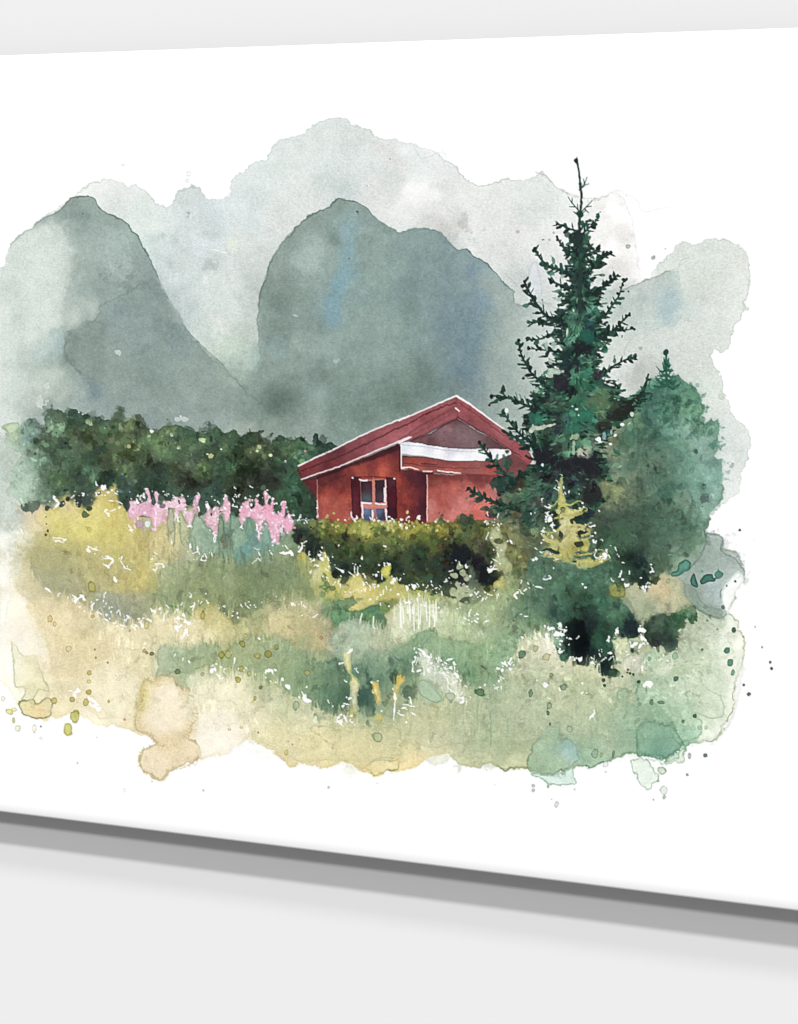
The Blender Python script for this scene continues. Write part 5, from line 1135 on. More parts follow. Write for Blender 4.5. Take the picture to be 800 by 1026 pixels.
br = [('580,232 571,229 565,226.5 558,224.5', 2.2, 1.4, 6, 1.2), ('582,230 587,224 591,220', 2, 1.5, 5, 0), ('584,234 592,227 599.5,219', 2.2, 1.2, 5, 0), ('580,254 573,252 567,250 562.5,245 558,237', 2.4, 1.6, 5.5, 1), ('590,273 597,264 604,258 612.5,253', 2.8, 2.8, 6, 1.8),
      ('572,277 563,271 555,268.5 547,264.5 540,256 536,249', 3, 1.9, 6.5, 1.4), ('585,257 593,253 602,249', 2.8, 1, 4, 0), ('583,296 594,292 602,290 610,283 619.5,275.5', 3, 2, 6.5, 1), ('570,291 561,285 551,281', 2.4, 1.4, 5, 0), ('585,262 577,252 574,247', 2, 1.5, 4, 0),
      ('600,320 608,315 613,307 620,297 623,289 625.5,280', 2.4, 1.2, 5.5, .9), ('568,326 555,321 546,315 539,306 534,299 530,291 525.5,282', 3.2, 1.9, 7, 1.2), ('590,342 602,337 612,333 622,324 631.5,314', 3, 1.8, 6, 1.3), ('600,336 613,332 624,331 635,329', 2.2, .8, 4.5, 0), ('566,314 556,319 546,322 530,323', 2.4, 1.4, 6, 1.2),
      ('555,392 546,386 541,381 536,377 531,371 527.5,365 523,356 519.6,341', 2.6, 1.7, 6.5, 1.3), ('572,355 560,352 549,351 531,349', 2.4, 1, 6, 0), ('562,334 552,335 540,340 528,339.6', 2.6, 1, 5, 0), ('592,383 601,378 610,371 620,364 629,360 637,357.5', 2.8, 1.8, 6.5, 1), ('575,345 588,352 600,355', 3, 2, 5, 0),
      ('560,415 548,412 540,410 530,407 518,401.5 508,398 503,391', 3.4, 1.5, 6.5, 0), ('508,399 500,396.5 493,397', 2, 1.5, 3, 2.1), ('508,398.5 500,400 490,406', 2.2, 1.6, 2.5, 0), ('552,455 540,448 530,442 521,434.5 513.5,426 506,415', 4, 1.2, 8, 0), ('530,450 519,440 508,434 504,431', 3, 2.4, 4, 0),
      ('512,480 505,474 498,466 493,461 487,452 480.5,443.5', 3.2, 2, 7, 2), ('522,512 507,507 496,503.5 486,499 477,494 469,489.5', 3.8, 2, 6.5, 1.6), ('510,490 520,478 532,470', 5, 2, 6, 0), ('640,398 645,392 650,375', 3.5, 1.4, 4, 0), ('550,398 541,400 534,400', 2.6, 1, 4, 0)]
for i, (q, a, b, c, kb) in enumerate(br):
    branch(q, a * 1.2, b * 1.1, c * 1.3, 3.4, 2.5, seed=i, knob=kb)
for x, y, a, b, an, c in [(569, 235, 3, 2, -.5, '2b3f3b'), (577, 238, 4.5, 5, 0, '2a3a38'), (590, 239, 2, 4, .7, '34534a'), (555, 261, 2, 4, -.2, '356052'), (552, 273, 4, 2, 0, '34564a'), (560, 291, 4, 1.6, -.3, '356553'), (501, 485, 7.5, 5.5, 0, '27403b'), (485, 510, 6, 2.4, 0, '2c4a40'), (492, 517, 6, 2.6, -.1, '223236'), (480, 502.5, 3.6, 1.6, -.3, '283c3a'),
                          (490, 467, 3.2, 1.8, 0, '26343a'), (498, 459, 2, 6, .25, '35604e'), (505, 462, 2.2, 7, .15, '30584a'), (482, 453, 3.4, 1.4, .2, '3f7a64'), (509, 464, 2.4, 8, .05, '2c4a40'), (505, 412, 2, 2.8, 0, '26343a'), (529.5, 322.5, 2.4, 2, 0, '35594c'), (527, 306, 3, 2.2, 0, '35594c'), (536, 395, 3, 3.6, 0, '2b473f'), (538, 391, 2, 3, .5, '8fa89a'),
                          (606, 352, 2.6, 2.4, 0, '2c6653'), (616, 362, 1.8, 2.4, 0, '2c4a42'), (583, 347, 11, 7, 0, '27272d'), (566, 360, 6, 9, .2, '24363a'), (563, 383, 6, 9, 0, '2f2a35'), (599, 376, 6, 4, 0, '3a3040'), (545, 456, 9, 8, 0, '27252e'), (575, 466, 16, 9, 0, '28262f'), (592, 468, 8, 10, 0, '29272f'), (625, 412, 14, 6, -.55, '2a2b29'), (600, 402, 12, 9, 0, '52694c'),
                          (590, 338, 8, 7, 0, '235c50'), (585, 417, 9, 6, -.4, '2d6e59'), (575, 428, 8, 5, 0, '2c6250'), (540, 420, 5, 6, .3, '2e6b57'), (592, 497, 9, 8, .4, '2b2a2e'), (600, 493, 10, 5, -.4, '2e2e31')]:
    blob(x, y, a, b, c, .8, .5, .12, an, .28, lab='spruce')
for q, w_ in [('543,452 540,440', 1), ('527,437 523,430', .8), ('532,432 534,420', 1), ('519,401 517,393', .8), ('524,404 521,395', .8), ('529,406 526,397', .8), ('535,408 533,402', .8), ('600,385 606,371', 1.5), ('606,380 611,366', 1.2)]:
    stroke(Q(q), 1.1, w_, '35544a', .9, lab='spruce')
# light chinks between the branches
for x, y, a, b, an, c in [(568.5, 333, 1, 5, .1, 'a9b5a9'), (545, 330, 1, 3.4, .75, 'a3b3a6'), (556, 372, 6, 3, .2, 'a9b0a4'), (551, 376, 3, 3, 0, 'a5ada2'), (548, 345, 2, 4, 0, '9aa89f'), (555, 346, 2, 4, 0, '93a398'), (561, 362, 3, 1.5, 0, '9aa69b'), (552, 362, 2, 3, .3, '9aa69b'), (536, 429, 4, 2, -.3, 'a9a898'), (545, 428, 8, 1.6, -.3, 'b0a99c'), (553, 426, 5, 1, -.3, 'b3a997'), (582, 452, 3, 3, .5, 'a09c88'), (576, 437, 3, 2, 0, '8f9a7c'),
                          (575, 450, 1.4, 5, 0, '8aa08c'), (578, 410, 1.4, 1, 0, 'c9d3cb'), (580, 416, .8, .8, 0, 'd9e0da'), (574, 407, .8, .8, 0, 'd9e0da'), (560, 300, 3, 3, 0, '9daaa3'), (544, 466, .9, .9, 0, 'bfe0cf'), (508, 411, 1.6, 2.4, 0, 'f2f4f2'), (575, 311, 1, 1.6, 0, 'b6c2ba'), (521, 490, 2, 1, .5, '9c7c66'), (601, 441, 1.2, 2.4, 0, 'f3f4ee'), (602, 443, 2, 1, 0, 'f3f4ee'), (617, 436, 1.8, 1.3, -.5, 'f6f6f2'), (612, 445, 1.4, 1, 0, 'eceee8'), (624, 425.5, 2, 1.3, 0, 'e8efe8'), (634, 415, 1.6, 2.4, 0, 'c9d3bd'), (631, 424, 2.4, .6, -.8, 'dfe6de'), (606, 437, 1.6, 4, 0, '6d8f9f'), (613, 433, 1, 3, 0, '7796a0')]:
    blob(x, y, a, b, c, .8, .45, 0, an, .25)
# ======== 11. young yellow-green fir
T8 = lambda s: P(530, 470, 100, s)
wash(T8('262,60 278,70 272,110 268,180 290,230 300,300 340,330 400,320 440,310 430,350 370,370 360,400 380,430 440,445 490,480 500,520 440,530 370,545 480,560 495,600 470,660 400,655 360,670 340,740 420,720 500,700 530,730 560,740 620,700 640,680 630,730 560,770 500,790 400,800 380,770 320,750 200,745 240,690 250,620 200,600 130,580 105,530 130,520 170,560 240,580 265,590 255,520 240,480 250,400 215,330 235,320 245,290 240,180 230,110 245,110'),
     [(563, 480, '9aa06a'), (562, 495, 'b0a85a'), (563, 505, 'aaa64a'), (568, 515, 'c3bd70'), (565, 525, 'cfc88c'), (567, 540, 'd3c98c'), (580, 517, 'b8b05c'), (580, 530, 'c6bd74'), (585, 538, 'b0ab60'), (570, 550, 'a89f48'), (565, 560, 'a3a45c'), (550, 543, 'b3ad68'), (583, 548, 'a59d3c'), (590, 560, 'a9ab5c'), (600, 562, 'a39f4c'), (580, 566, 'a5ad68')], .96, .6, .5, .12, lab='fir', mott=.06, sharp=True)
mottle(T8('230,100 300,330 480,480 520,520 400,800 230,740 230,400'), 60, 1, 3, .12, .5, .4, .2, .02, only=(L['fir'],), seed=95)
for x, y, a, b, an in [(573, 498, 5, 2.2, -.6), (576, 508, 3.4, 3, -.4), (581, 519, 5, 2.2, -.5), (573, 523, 1.6, 2.6, -.4), (572.5, 528, 2.4, 1.4, -.3), (584, 533.5, 6.5, 2.1, 0), (580, 544.5, 4.4, 2.4, 0), (583, 556, 8.5, 2.2, 0), (558, 526, 1.5, 4, 0), (564, 510, 1.6, 2, 0), (554, 515, 7, 3, .5), (594, 536, 2, 1.6, 0), (552, 552, 9, 3.4, .1), (577, 563, 5, 1.4, 0), (562, 535, 1.5, 4, -.3)]:
    blob(x, y, a, b, ['263632', '2c3a30', '22302e'][int(x) % 3], .9, .35, 0, an, .25)
wash(T8('120,700 130,660 160,655 190,675 180,695 150,695'), 'b9b282', .9, .6, .4, .2, lab='fir')
wash(P(600, 480, 200, '0,340 0,310 20,300 35,285 40,300 20,325 5,340'), 'bfb45c', .9, .6, .4, .2, lab='fir')
stroke(P(600, 480, 200, '0,318 20,300 36,282'), 1.6, .8, 'eeecc0', .9)
wash(T8('560,120 600,90 680,110 760,130 790,190 740,200 750,270 720,285 690,240 660,190 610,240 590,220 580,170'), '8f9264', .75, .7, .6, .15, lab='bush')
# pale weeds before the dark gap
wash(T7('360,240 370,200 400,190 420,250 440,260 430,310 460,360 420,400 440,440 380,430 400,390 380,340 400,300'), [(495, 535, 'b3b98c'), (505, 545, 'b9bb90'), (505, 560, 'a9b386'), (505, 575, 'b0b47c'), (500, 582, 'c9b458')], .7, 1, 1, .12, lab='bloom')
for x, y, a, b in [(461, 568, 3, 4), (464, 575, 4, 4), (456, 577, 4, 3), (468, 580, 3, 4), (459, 586, 5, 3), (466, 590, 6, 4), (455, 592, 5, 3), (462, 596, 8, 3)]:
    blob(x, y, a, b, ['aab38c', 'b5bd98', '9fae84'][x % 3], .8, .35, .2, x % 2, .4, lab='bloom')
for x, y, a, b, c in [(462, 580, 2.6, 4, '262c24'), (500, 542, 5, 2.8, '58663c'), (499, 575, 3, 3, '3c4432'), (490, 592, 7, 6, '7a7c42'), (488, 590, 3, 3, '2f3526')]:
    blob(x, y, a, b, c, .85, .35, .1, 0, .2)
# second coats that set the greens against the straw colour
V1 = lambda s: P(100, 520, 240, s)
V2 = lambda s: P(320, 560, 240, s)
V3 = lambda s: P(560, 560, 200, s)
V4 = lambda s: P(0, 560, 240, s)
wash(V1('200,180 260,150 300,160 400,130 480,170 600,150 700,230 725,275 680,262 640,250 600,275 560,290 520,310 500,330 480,325 450,350 430,320 400,300 380,290 320,300 300,335 250,310 215,345 180,290 190,230'), [(165, 572, '8f9a74'), (175, 590, '7c8a64'), (195, 580, '87926a'), (205, 605, '7a8a60'), (225, 590, '808c66'), (235, 616, '57694c'), (245, 600, '67784f'), (265, 580, '6f7f5e'), (290, 590, '77875c'), (310, 600, '858f5c'), (260, 605, '66785a'), (285, 570, '78896a'), (172, 618, '6b8452')], .72, 2, 1.5, .12, warp=3)
wash(V1('200,300 260,290 300,310 320,340 280,330 240,330 210,350'), '7f9a62', .55, .8, .8, .3)
wash(V1('320,300 380,290 420,320 450,350 455,400 430,440 390,450 340,400 320,350'), [(200, 615, 'b9a95c'), (215, 625, 'c9bb78'), (225, 640, 'b7b078'), (205, 640, 'd5c692')], .7, .9, 1, .2)
wash(V1('410,160 430,130 450,150 460,220 455,300 440,330 415,300 405,220'), '8b9673', .5, .9, .8, .3)
wash(V1('0,240 60,245 170,240 190,300 165,345 140,340 100,352 60,330 30,345 0,310'), [(105, 600, '8b9080'), (130, 600, '8a8a74'), (120, 618, '7c8474'), (148, 605, '8f9268'), (150, 620, '86886a')], .6, 4, 1.8, .06, warp=2)
wash(jag(V1('190,440 240,400 290,430 340,410 380,430 420,440 480,400 540,395 600,390 680,430 720,480 800,470'), 7, 4, 121, V1('800,660 740,640 690,610 640,590 610,560 560,540 510,545 480,510 420,500 380,480 372,560 360,490 330,500 310,525 260,510 190,530')), [(160, 650, 'abb692'), (180, 655, '94a684'), (200, 655, '869a76'), (225, 655, '8c9c70'), (250, 650, '94a074'), (260, 670, '8d9f78'), (285, 670, '829670'), (300, 690, '7f9a74'), (315, 680, '698568'), (330, 700, '52735c'), (335, 680, '5d7c66')], .8, .9, 1, .2, warp=3)
wash(V1('300,520 380,500 420,520 480,520 560,560 640,600 690,620 740,660 600,680 300,680 290,600'), [(200, 690, 'dcd9b4'), (230, 690, 'e3deba'), (260, 700, 'ddd7ae'), (290, 710, 'd5cfa2'), (210, 710, 'e6dcb8')], .55, 2, 1, .1)
wash(jag(V1('180,330 200,290 230,340 260,300 300,330 350,340'), 10, 4, 122, V1('340,420 300,440 250,430 200,430')), 'e0cf9d', .6, .8, .8, .1)
wash(V1('560,300 610,280 650,290 690,350 740,380 750,430 680,440 600,400 570,380'), [(280, 615, 'cdc08e'), (295, 625, 'c0b27e'), (320, 640, 'b69c6c'), (305, 645, 'b5a672')], .6, .9, 1, .2)
wash(V2('40,170 100,165 200,180 225,210 215,245 180,215 140,200 80,205 50,230'), [(340, 615, '5f8c62'), (370, 620, '5f8a58'), (385, 628, '567c5a')], .8, .8, 1, .15)
wash(jag(V2('235,230 255,180 290,150 350,160 380,205 420,190 470,210 530,240'), 10, 3.5, 123, V2('520,270 480,280 420,262 380,240 330,250 290,280 240,275')), [(395, 620, 'c9cca8'), (410, 615, 'c3cca4'), (430, 622, 'b9c699'), (450, 628, 'adbd8e'), (470, 635, 'a3b486')], .85, .8, .8, .15)
wash(V2('240,300 280,290 330,250 380,238 430,268 520,280 640,325 665,360 620,385 590,420 540,430 480,432 455,385 420,345 350,300 320,345 328,395 240,375'), [(395, 655, '7f9a76'), (425, 640, '5e8662'), (440, 650, '6b8f68'), (460, 660, '75986f'), (490, 665, '7ea075'), (475, 680, '4f7c54'), (490, 685, '52805a'), (505, 665, '86a880'), (410, 665, '62866a'), (400, 670, '5c7f66')], .78, 1.4, 1.3, .14, warp=3)
wash(V2('40,270 55,230 90,210 140,205 190,225 225,255 235,300 160,345 80,335 40,320'), [(345, 632, '95a688'), (365, 630, '9fad90'), (360, 650, '8ea284'), (380, 645, 'a5a887')], .6, 1.2, 1, .15)
wash(V2('150,330 240,300 330,330 330,420 300,520 200,520 140,480'), [(375, 665, '6f8c70'), (390, 670, '64846a'), (380, 690, '6c8668'), (400, 700, '7a8f6c'), (410, 690, '4c6c52')], .55, 3, 1.4, .05)
blob(368, 701, 9, 15, '3a5a4e', .75, .6, .1, 0, .3)
blob(410, 694, 8, 7, '34503f', .75, .4, .1, .3, .3)
blob(396, 679, 4, 5, '2c4a38', .75, .4, .1, .3, .3)
blob(334, 690, 13, 22, '4a6a54', .5, .8, 0, 0, .3)
wash(T6('300,95 345,95 335,150 345,180 340,230 390,270 410,310 385,370 390,470 350,570 325,540 340,440 345,350 330,290 340,240 310,210 300,160'), [(348, 658, 'd8d28c'), (350, 670, 'dccf83'), (352, 680, 'c9c57c'), (358, 688, 'c3bf8c'), (354, 700, 'b9bd98'), (352, 715, 'a8a76a')], .9, .6, .5, .15, lab='bloom', sharp=True)
wash(T6('485,285 505,290 535,295 540,390 550,410 530,450 510,420 500,380 490,360'), [(375, 686, 'd9b84a'), (378, 695, 'dcc05c'), (381, 703, 'd3b860')], .95, .6, .4, .15, lab='bloom', sharp=True)
wash(T6('660,235 700,245 710,280 670,320 655,380 645,450 632,450 635,370 625,340 650,300 650,260'), [(399, 677, 'e3b83c'), (403, 679, 'e0b336'), (397, 690, 'dec258'), (396, 702, 'd9c27a')], .95, .6, .4, .15, lab='bloom', sharp=True)
wash(V2('330,330 345,315 370,330 390,370 420,370 450,400 470,440 495,475 460,485 420,455 390,420 335,395'), [(425, 665, 'd3d9cc'), (435, 675, 'c3ccbd'), (450, 685, 'd0d3c4'), (462, 698, 'd6d6c4')], .7, .8, 1.2, .12)
mottle(V2('330,330 500,380 500,490 330,400'), 40, 1, 3, .1, .6, .4, .2, seed=124)
wash(V2('330,440 370,400 420,460 400,485 350,490'), '9bb498', .75, .7, .7, .25)
wash(V2('330,490 420,480 500,500 520,560 490,640 400,690 330,660 300,580'), [(425, 715, 'b3b38a'), (440, 730, 'adb48c'), (460, 720, 'a3ab88'), (430, 750, 'bfbd92')], .5, 2, 1.2, .12)
wash(V2('520,430 600,430 640,470 640,600 600,700 540,690 510,600'), [(485, 700, 'a9b592'), (495, 720, '9dad88'), (500, 745, '9cab85')], .5, 2, 1.2, .08)
wash(V3('0,480 100,460 200,490 260,560 300,640 200,690 120,760 20,700 -60,640 -160,640 -160,500 -80,470'), [(530, 700, 'b0b894'), (560, 700, 'b6ba92'), (590, 700, 'b5b88f'), (560, 725, 'a0ac86'), (590, 725, '9aab84'), (620, 720, '97ad88'), (540, 725, 'a6b08b'), (600, 740, '93a680')], .62, 2.5, 1.4, .06, warp=2)
wash(V3('300,560 360,560 440,620 470,680 400,700 300,700 200,700 240,640'), [(625, 720, '8fae8c'), (650, 712, '7f9f80'), (665, 720, '86a888')], .55, 2.5, 1.4, .06)
wash(V3('330,540 380,480 500,500 520,580 560,640 500,680 440,620 380,570'), 'a9c2a4', .45, 2, 1.2, .1)
BL = V3('310,700 330,655 370,645 430,665 460,655 475,700 500,745 460,785 420,800 360,790 315,770')
wash(BL, [(645, 740, '6a9478'), (660, 750, '5c8b74'), (670, 745, '6f9a80'), (640, 755, '74a286')], .7, .7, 1.2, .25)
fringe(BL, 120, 1, 4, '4c7a5e', .5, 125)
ST = P(0, 640, 200, '570,160 620,165 650,140 700,150 730,195 760,205 790,300 770,350 750,400 700,430 640,430 600,390 560,370 540,330 550,250')
wash(P(0, 640, 200, '600,200 700,190 750,290 720,370 620,370 580,300'), 'ebdcbc', .6, 6, 1, 0)
fringe(ST, 260, 2, 9, 'bfa67a', .38, 126, 1.1)
fringe(P(0, 640, 200, '600,430 555,495 590,540 650,560 680,530 740,515 790,490'), 90, 1, 4, 'c3ab80', .4, 127)
for q in ['620,420 640,430 660,425', '560,470 556,495 565,512 590,540 620,552 650,560 668,545 680,530 710,522 740,515 770,500 800,480']:
    stroke(sm(P(0, 640, 200, q), 4, False), 1.0, .8, 'a8905f', .6, wob=.7)
stroke(sm(P(0, 640, 200, '575,160 560,210 545,260 540,330 552,365 585,382 605,395 628,412'), 4, False), 1.1, .9, 'a8905f', .6, wob=.7)
stroke(sm(P(0, 640, 200, '700,145 720,180 760,205 800,228'), 4, False), 1.4, .9, 'b39c74', .55, wob=.7)
wash(V4('200,250 300,230 380,290 360,340 260,330 200,320'), 'd3bf8a', .45, 4, 1.5, .1)
wash(V4('300,380 420,370 460,430 440,520 340,500'), 'eae0b8', .5, 4, 1.5, .05)
wash(V4('40,120 90,150 130,230 160,330 130,320 80,320 40,280 10,240'), 'efe6cc', .5, 3, 1.5, .06)
wash(V4('100,0 110,60 160,100 240,130 330,180 340,220 280,260 200,260 140,220 110,150 60,100 70,20'), [(35, 580, 'dfcfa0'), (50, 600, 'dac597'), (75, 612, 'd6c08c'), (60, 625, 'dcc896'), (95, 622, 'd9c592')], .5, 1.6, 1.2, .08)
wash(V4('660,530 760,500 800,560 800,640 700,640 660,600'), 'f0e6d0', .5, 4, 1.2, 0)
for e in EDGES.split('\n'):
    q_, g_, n_, h_, s_ = e.split(';')
    tufts(Q(q_), int(int(n_) * 1.2), float(h_) * .9, seed=int(s_) + 300, gain=1.04, a=.75, w=1.9)
for q_, n_, h_, sd_ in [('60,600 98,616 130,626 158,620 180,612 200,604 235,612 262,604 285,594 305,606 322,624', 60, 9, 401), ('160,654 200,650 235,646 262,640 300,652 330,660', 44, 7, 402), ('190,690 225,684 250,680 285,690 315,704 345,722', 46, 8, 403), ('395,612 420,606 450,620 478,634', 34, 9, 404),
                        ('325,645 345,628 370,622 392,636', 30, 7, 405), ('500,690 520,668 545,648 565,638 580,660 600,670 625,668 650,676', 60, 9, 406), ('40,560 60,556 90,560 120,565', 26, 8, 407), ('130,560 165,566 200,560 240,566 280,560', 50, 9, 408), ('400,700 430,704 470,712 500,706', 30, 9, 409), ('540,705 580,700 620,706 660,700', 30, 8, 410), ('60,650 100,655 140,660', 20, 8, 411), ('420,655 440,668 458,682 475,700', 26, 8, 412)]:
    tufts(Q(q_), n_, h_, seed=sd_, gain=1.05, a=.7, w=1.8, below=4)
grassy(Q('35,545 320,555 330,620 100,620'), 420, 5, 13, .13, .5, 1.4, None, 421)
grassy(Q('150,640 500,640 500,720 300,730 200,700'), 420, 5, 13, .11, .5, 1.5, None, 422)
grassy(Q('400,600 560,600 640,680 640,750 420,750'), 520, 5, 14, .09, .45, 1.6, me, 423)
for x_, y_, a_, b_, c_, q_ in [(660, 532, 44, 28, '4a6652', .42), (650, 470, 28, 30, '506e5a', .38), (678, 500, 28, 44, '5a7f6a', .35), (560, 700, 60, 26, '93a883', .3), (610, 735, 50, 20, '86a281', .35), (500, 735, 40, 20, '9aa880', .3), (470, 600, 30, 14, '8fa070', .35), (540, 590, 30, 22, '4f6e58', .35), (690, 680, 30, 40, 'a9c09a', .35), (120, 580, 34, 20, 'a39d6c', .55), (60, 575, 34, 26, '9a986c', .5), (96, 560, 50, 16, 'b0a662', .45), (125, 608, 30, 10, '868b70', .4), (260, 588, 80, 24, '75865c', .42), (190, 590, 40, 22, '84905f', .35), (250, 668, 80, 16, '8a9a6a', .38), (310, 690, 40, 24, '6c8862', .35), (345, 750, 60, 16, 'cdc58e', .4), (430, 705, 50, 28, 'a0ab7e', .35), (560, 690, 70, 26, '9dab82', .32), (380, 730, 60, 14, 'b3b788', .35), (430, 640, 40, 12, '9fb083', .3), (270, 625, 40, 12, 'b0a772', .3), (655, 720, 50, 24, '86a584', .35)]:
    blob(x_, y_, a_, b_, c_, q_, 1.4, 0, .1, .5)
leaves(Q('630,400 720,400 725,500 700,560 620,560 600,480'), 500, 1.5, 5, .13, .55, asp=.5, only=bu, seed=431, sd=1.4)
for k_ in range(len(BU) - 14):
    xa, ya = BU[k_]
    if xa > 680:
        for _ in range(4):
            blob(xa + r.normal() * 2.5, ya + r.normal() * 3, r.uniform(1.5, 3.5), r.uniform(.8, 1.8), ['5a8f78', '6a9c84', '4f826c'][r.integers(3)], .6, .3, .25, r.uniform(0, 3), .3, lab='bush')
for x_, y_ in [(139, 500), (145, 497), (154, 498), (162, 499), (170, 498), (180, 501), (190, 499), (202, 500), (210, 502), (219, 500), (236, 504), (247, 500), (253, 498), (262, 497), (270, 500), (280, 503), (287, 508), (200, 512), (211, 514), (233, 514), (294, 508)]:
    blob(x_ + r.normal() * .6, y_ + r.uniform(0, 5), r.uniform(1, 1.9), r.uniform(1.6, 3.4), ['35483e', '3d5246', '4a6254'][r.integers(3)], .85, .35, 0, r.normal() * .2, .3)
# tiers of the little fir
for q_, w_ in [('561,500 556,506 551,508', 2), ('562,505 572,506 580,502 584,504', 2.4), ('560,518 552,522 547,520', 2), ('565,516 578,516 588,511 585,508', 2.6), ('562,530 553,534 546,532 543,535', 2.6), ('568,528 584,528 592,524', 2.6), ('562,543 552,544 545,541', 3), ('568,541 584,541 594,537', 3), ('562,556 550,558 542,553', 3), ('570,556 588,556 600,551 608,552', 3.2), ('580,563 595,562 606,558', 3)]:
    stroke(sm(Q(q_), 3, False), w_, .8, ['b3ad58', 'bdb66c', 'a8a450'][int(w_ * 10) % 3], .9, lab='fir', wob=.5, soft=.8)
    e_ = Q(q_)[-1]
    blob(e_[0], e_[1], 1, .8, 'f3f2e4', .9, .4)
leaves(Q('100,600 330,590 520,620 730,600 700,735 420,750 300,750 180,720 100,700'), 2200, 1.3, 4.5, .09, .5, only=None, seed=101)
leaves(Q('35,540 300,530 300,640 90,610'), 700, 1.5, 5, .08, .55, only=None, seed=102)
leaves(Q('300,560 420,600 540,560 560,640 520,680 420,700 330,640'), 800, 1.2, 4, .11, .55, only=me, seed=103)
leaves(Q('500,620 600,640 720,600 700,700 520,710'), 600, 1.2, 4.5, .12, .55, only=me, seed=104, sd=1.2)
leaves(Q('470,500 640,440 700,500 690,570 560,600 480,590'), 900, 1.2, 4, .14, .6, only=None, seed=105, sd=1.2)
leaves(FO, 700, 1.2, 3.6, .2, .5, only=(L['forest'],), seed=106, sd=1)
leaves(HE, 500, 1, 3, .22, .6, only=hd, seed=107, sd=1)
leaves(BU, 160, 2, 6, .1, .4, asp=.6, only=bu, seed=108, sd=1.4)
leaves(DM, 260, 1.5, 5, .2, .45, only=(L['spruce'],), seed=109, sd=1)
for y_, hw_ in [(362, 2.5), (367, 4), (372, 6), (377, 8), (382, 10), (388, 12)]:
    for sg in (-1, 1):
        for _ in range(3):
            stroke([(668, y_ - 2), (668 + sg * hw_ * .6, y_ + 1 + r.normal()), (668 + sg * hw_ * r.uniform(.8, 1.2), y_ - 2 + r.normal() * 1.5)], 2.2, .9, ['2c6350', '35705a', '24544a'][r.integers(3)], .85, lab='bush', soft=.8)
for _ in range(90):
    x, y = r.uniform(648, 700), r.uniform(385, 440)
    blob(x, y, r.uniform(2, 5), r.uniform(1, 2.4), ['3f7060', '4d7f6a', '35604f'][r.integers(3)], .35, .35, .25, r.uniform(0, 3), .3, lab='bush')
# ======== 12. white gouache flecks, drips and splatter
def flecks(ox, oy, span, s, w=1.7, a=.95, c='f7f8f4', lab=None):
    """each word: one broken touch of white, points separated by /"""
    rr = np.random.default_rng(int(ox * 7 + oy))
    for g in s.split():
        q = P(ox, oy, span, ' '.join(g.split('/')))
        if len(q) == 1:
            blob(q[0][0], q[0][1], w * rr.uniform(.45, .85), w * rr.uniform(.35, .6), c, a, .4, 0, rr.uniform(0, 3), .35, lab=lab)
            continue
        for k in range(len(q) - 1):
            (xa, ya), (xb, yb) = q[k], q[k + 1]
            ln = math.hypot(xb - xa, yb - ya)
            if rr.random() < .45:
                stroke([(xa, ya), ((xa + xb) / 2 + rr.normal() * .3, (ya + yb) / 2 + rr.normal() * .3), (xb, yb)], w * .5, w * rr.uniform(.5, .9), c, a * .9, soft=.8, wob=.8, lab=lab)
            else:
                blob((xa + xb) / 2, (ya + yb) / 2, max(ln * .5, w * .5), w * rr.uniform(.3, .5), c, a, .4, 0, math.atan2(yb - ya, xb - xa), .3, lab=lab)
            if rr.random() < .5:
                blob(xa + rr.normal() * w, ya + rr.normal() * w, w * .45, w * .38, c, a, .4, 0, 0, .3, lab=lab)
            if rr.random() < .25:
                blob(xb + rr.normal() * w * .6, yb + rr.normal() * w * .6, w * .8, w * .45, c, a, .4, 0, rr.uniform(0, 3), .3, lab=lab)


flecks(0, 480, 200, '210,75/240,95/225,110 215,70 300,50 385,10/390,25 395,55 420,30/415,45 450,45 470,50 465,85/490,100 430,125/430,145 440,130/465,120 435,140 350,285/355,270/375,280/395,285 380,300 360,290 410,320/440,315/455,325/440,345 420,345/440,355 430,310 490,310/485,325/500,355/525,365 510,350 '
       '615,290/635,305 620,340/655,340 640,340/620,370 610,320 655,350 760,260/765,280 770,300/790,290 190,440/200,450 215,235/260,240 220,245/255,252 380,495/370,505 290,465/310,480/330,470 300,490 340,485 390,530/410,545 420,560/440,575 450,580/470,575 480,585/500,590 510,545/515,560 500,565 530,590/545,605 560,570/575,590 605,520/625,535 610,530 595,565 770,460/765,475 780,500 740,550/745,570/760,580 715,560 '
       '725,590/710,600 730,640/745,610/755,625 700,560/715,580 660,540/655,570 85,205/95,225 70,215 455,400/465,410 460,395 490,600 470,590 440,560 425,545 640,520')
flecks(100, 475, 120, '110,130/120,135 190,340/205,365/215,380 200,375/230,370 245,165/250,185 300,100/320,95 275,145 380,120/390,135 448,130/450,150 495,140/500,160 545,130/555,140 660,220/665,250 645,180/655,150 375,230/375,290/370,340 520,280/525,320 600,320/605,340 590,370 605,460/610,490 590,520 650,480/655,510 480,440/485,470 770,400/760,440 730,370/740,380 710,205/725,225 770,225/760,240 10,105/40,95 60,175/90,180', 1.5, c='f8f2f4')
flecks(190, 485, 120, '160,330/180,340/165,385 355,265/345,290/360,300 445,265/455,290/445,310 460,310/460,350 240,70/245,90 290,150/325,145 290,140 320,155 410,140 450,80 515,60/510,75 515,130 585,130 640,120 685,200/695,215 735,220/730,245 775,235/785,260 745,420/755,430 540,455/550,465 605,460/640,462/670,458 680,240/700,245 430,425/465,430 460,450/470,475 420,530/460,500/475,515 90,475/80,500/110,510 105,470/115,495 145,455/155,490 55,430/60,470 635,405/655,430 555,385/575,375 265,130 590,250/610,260 655,325 200,190/240,165', 1.5, c='f8f4f4')
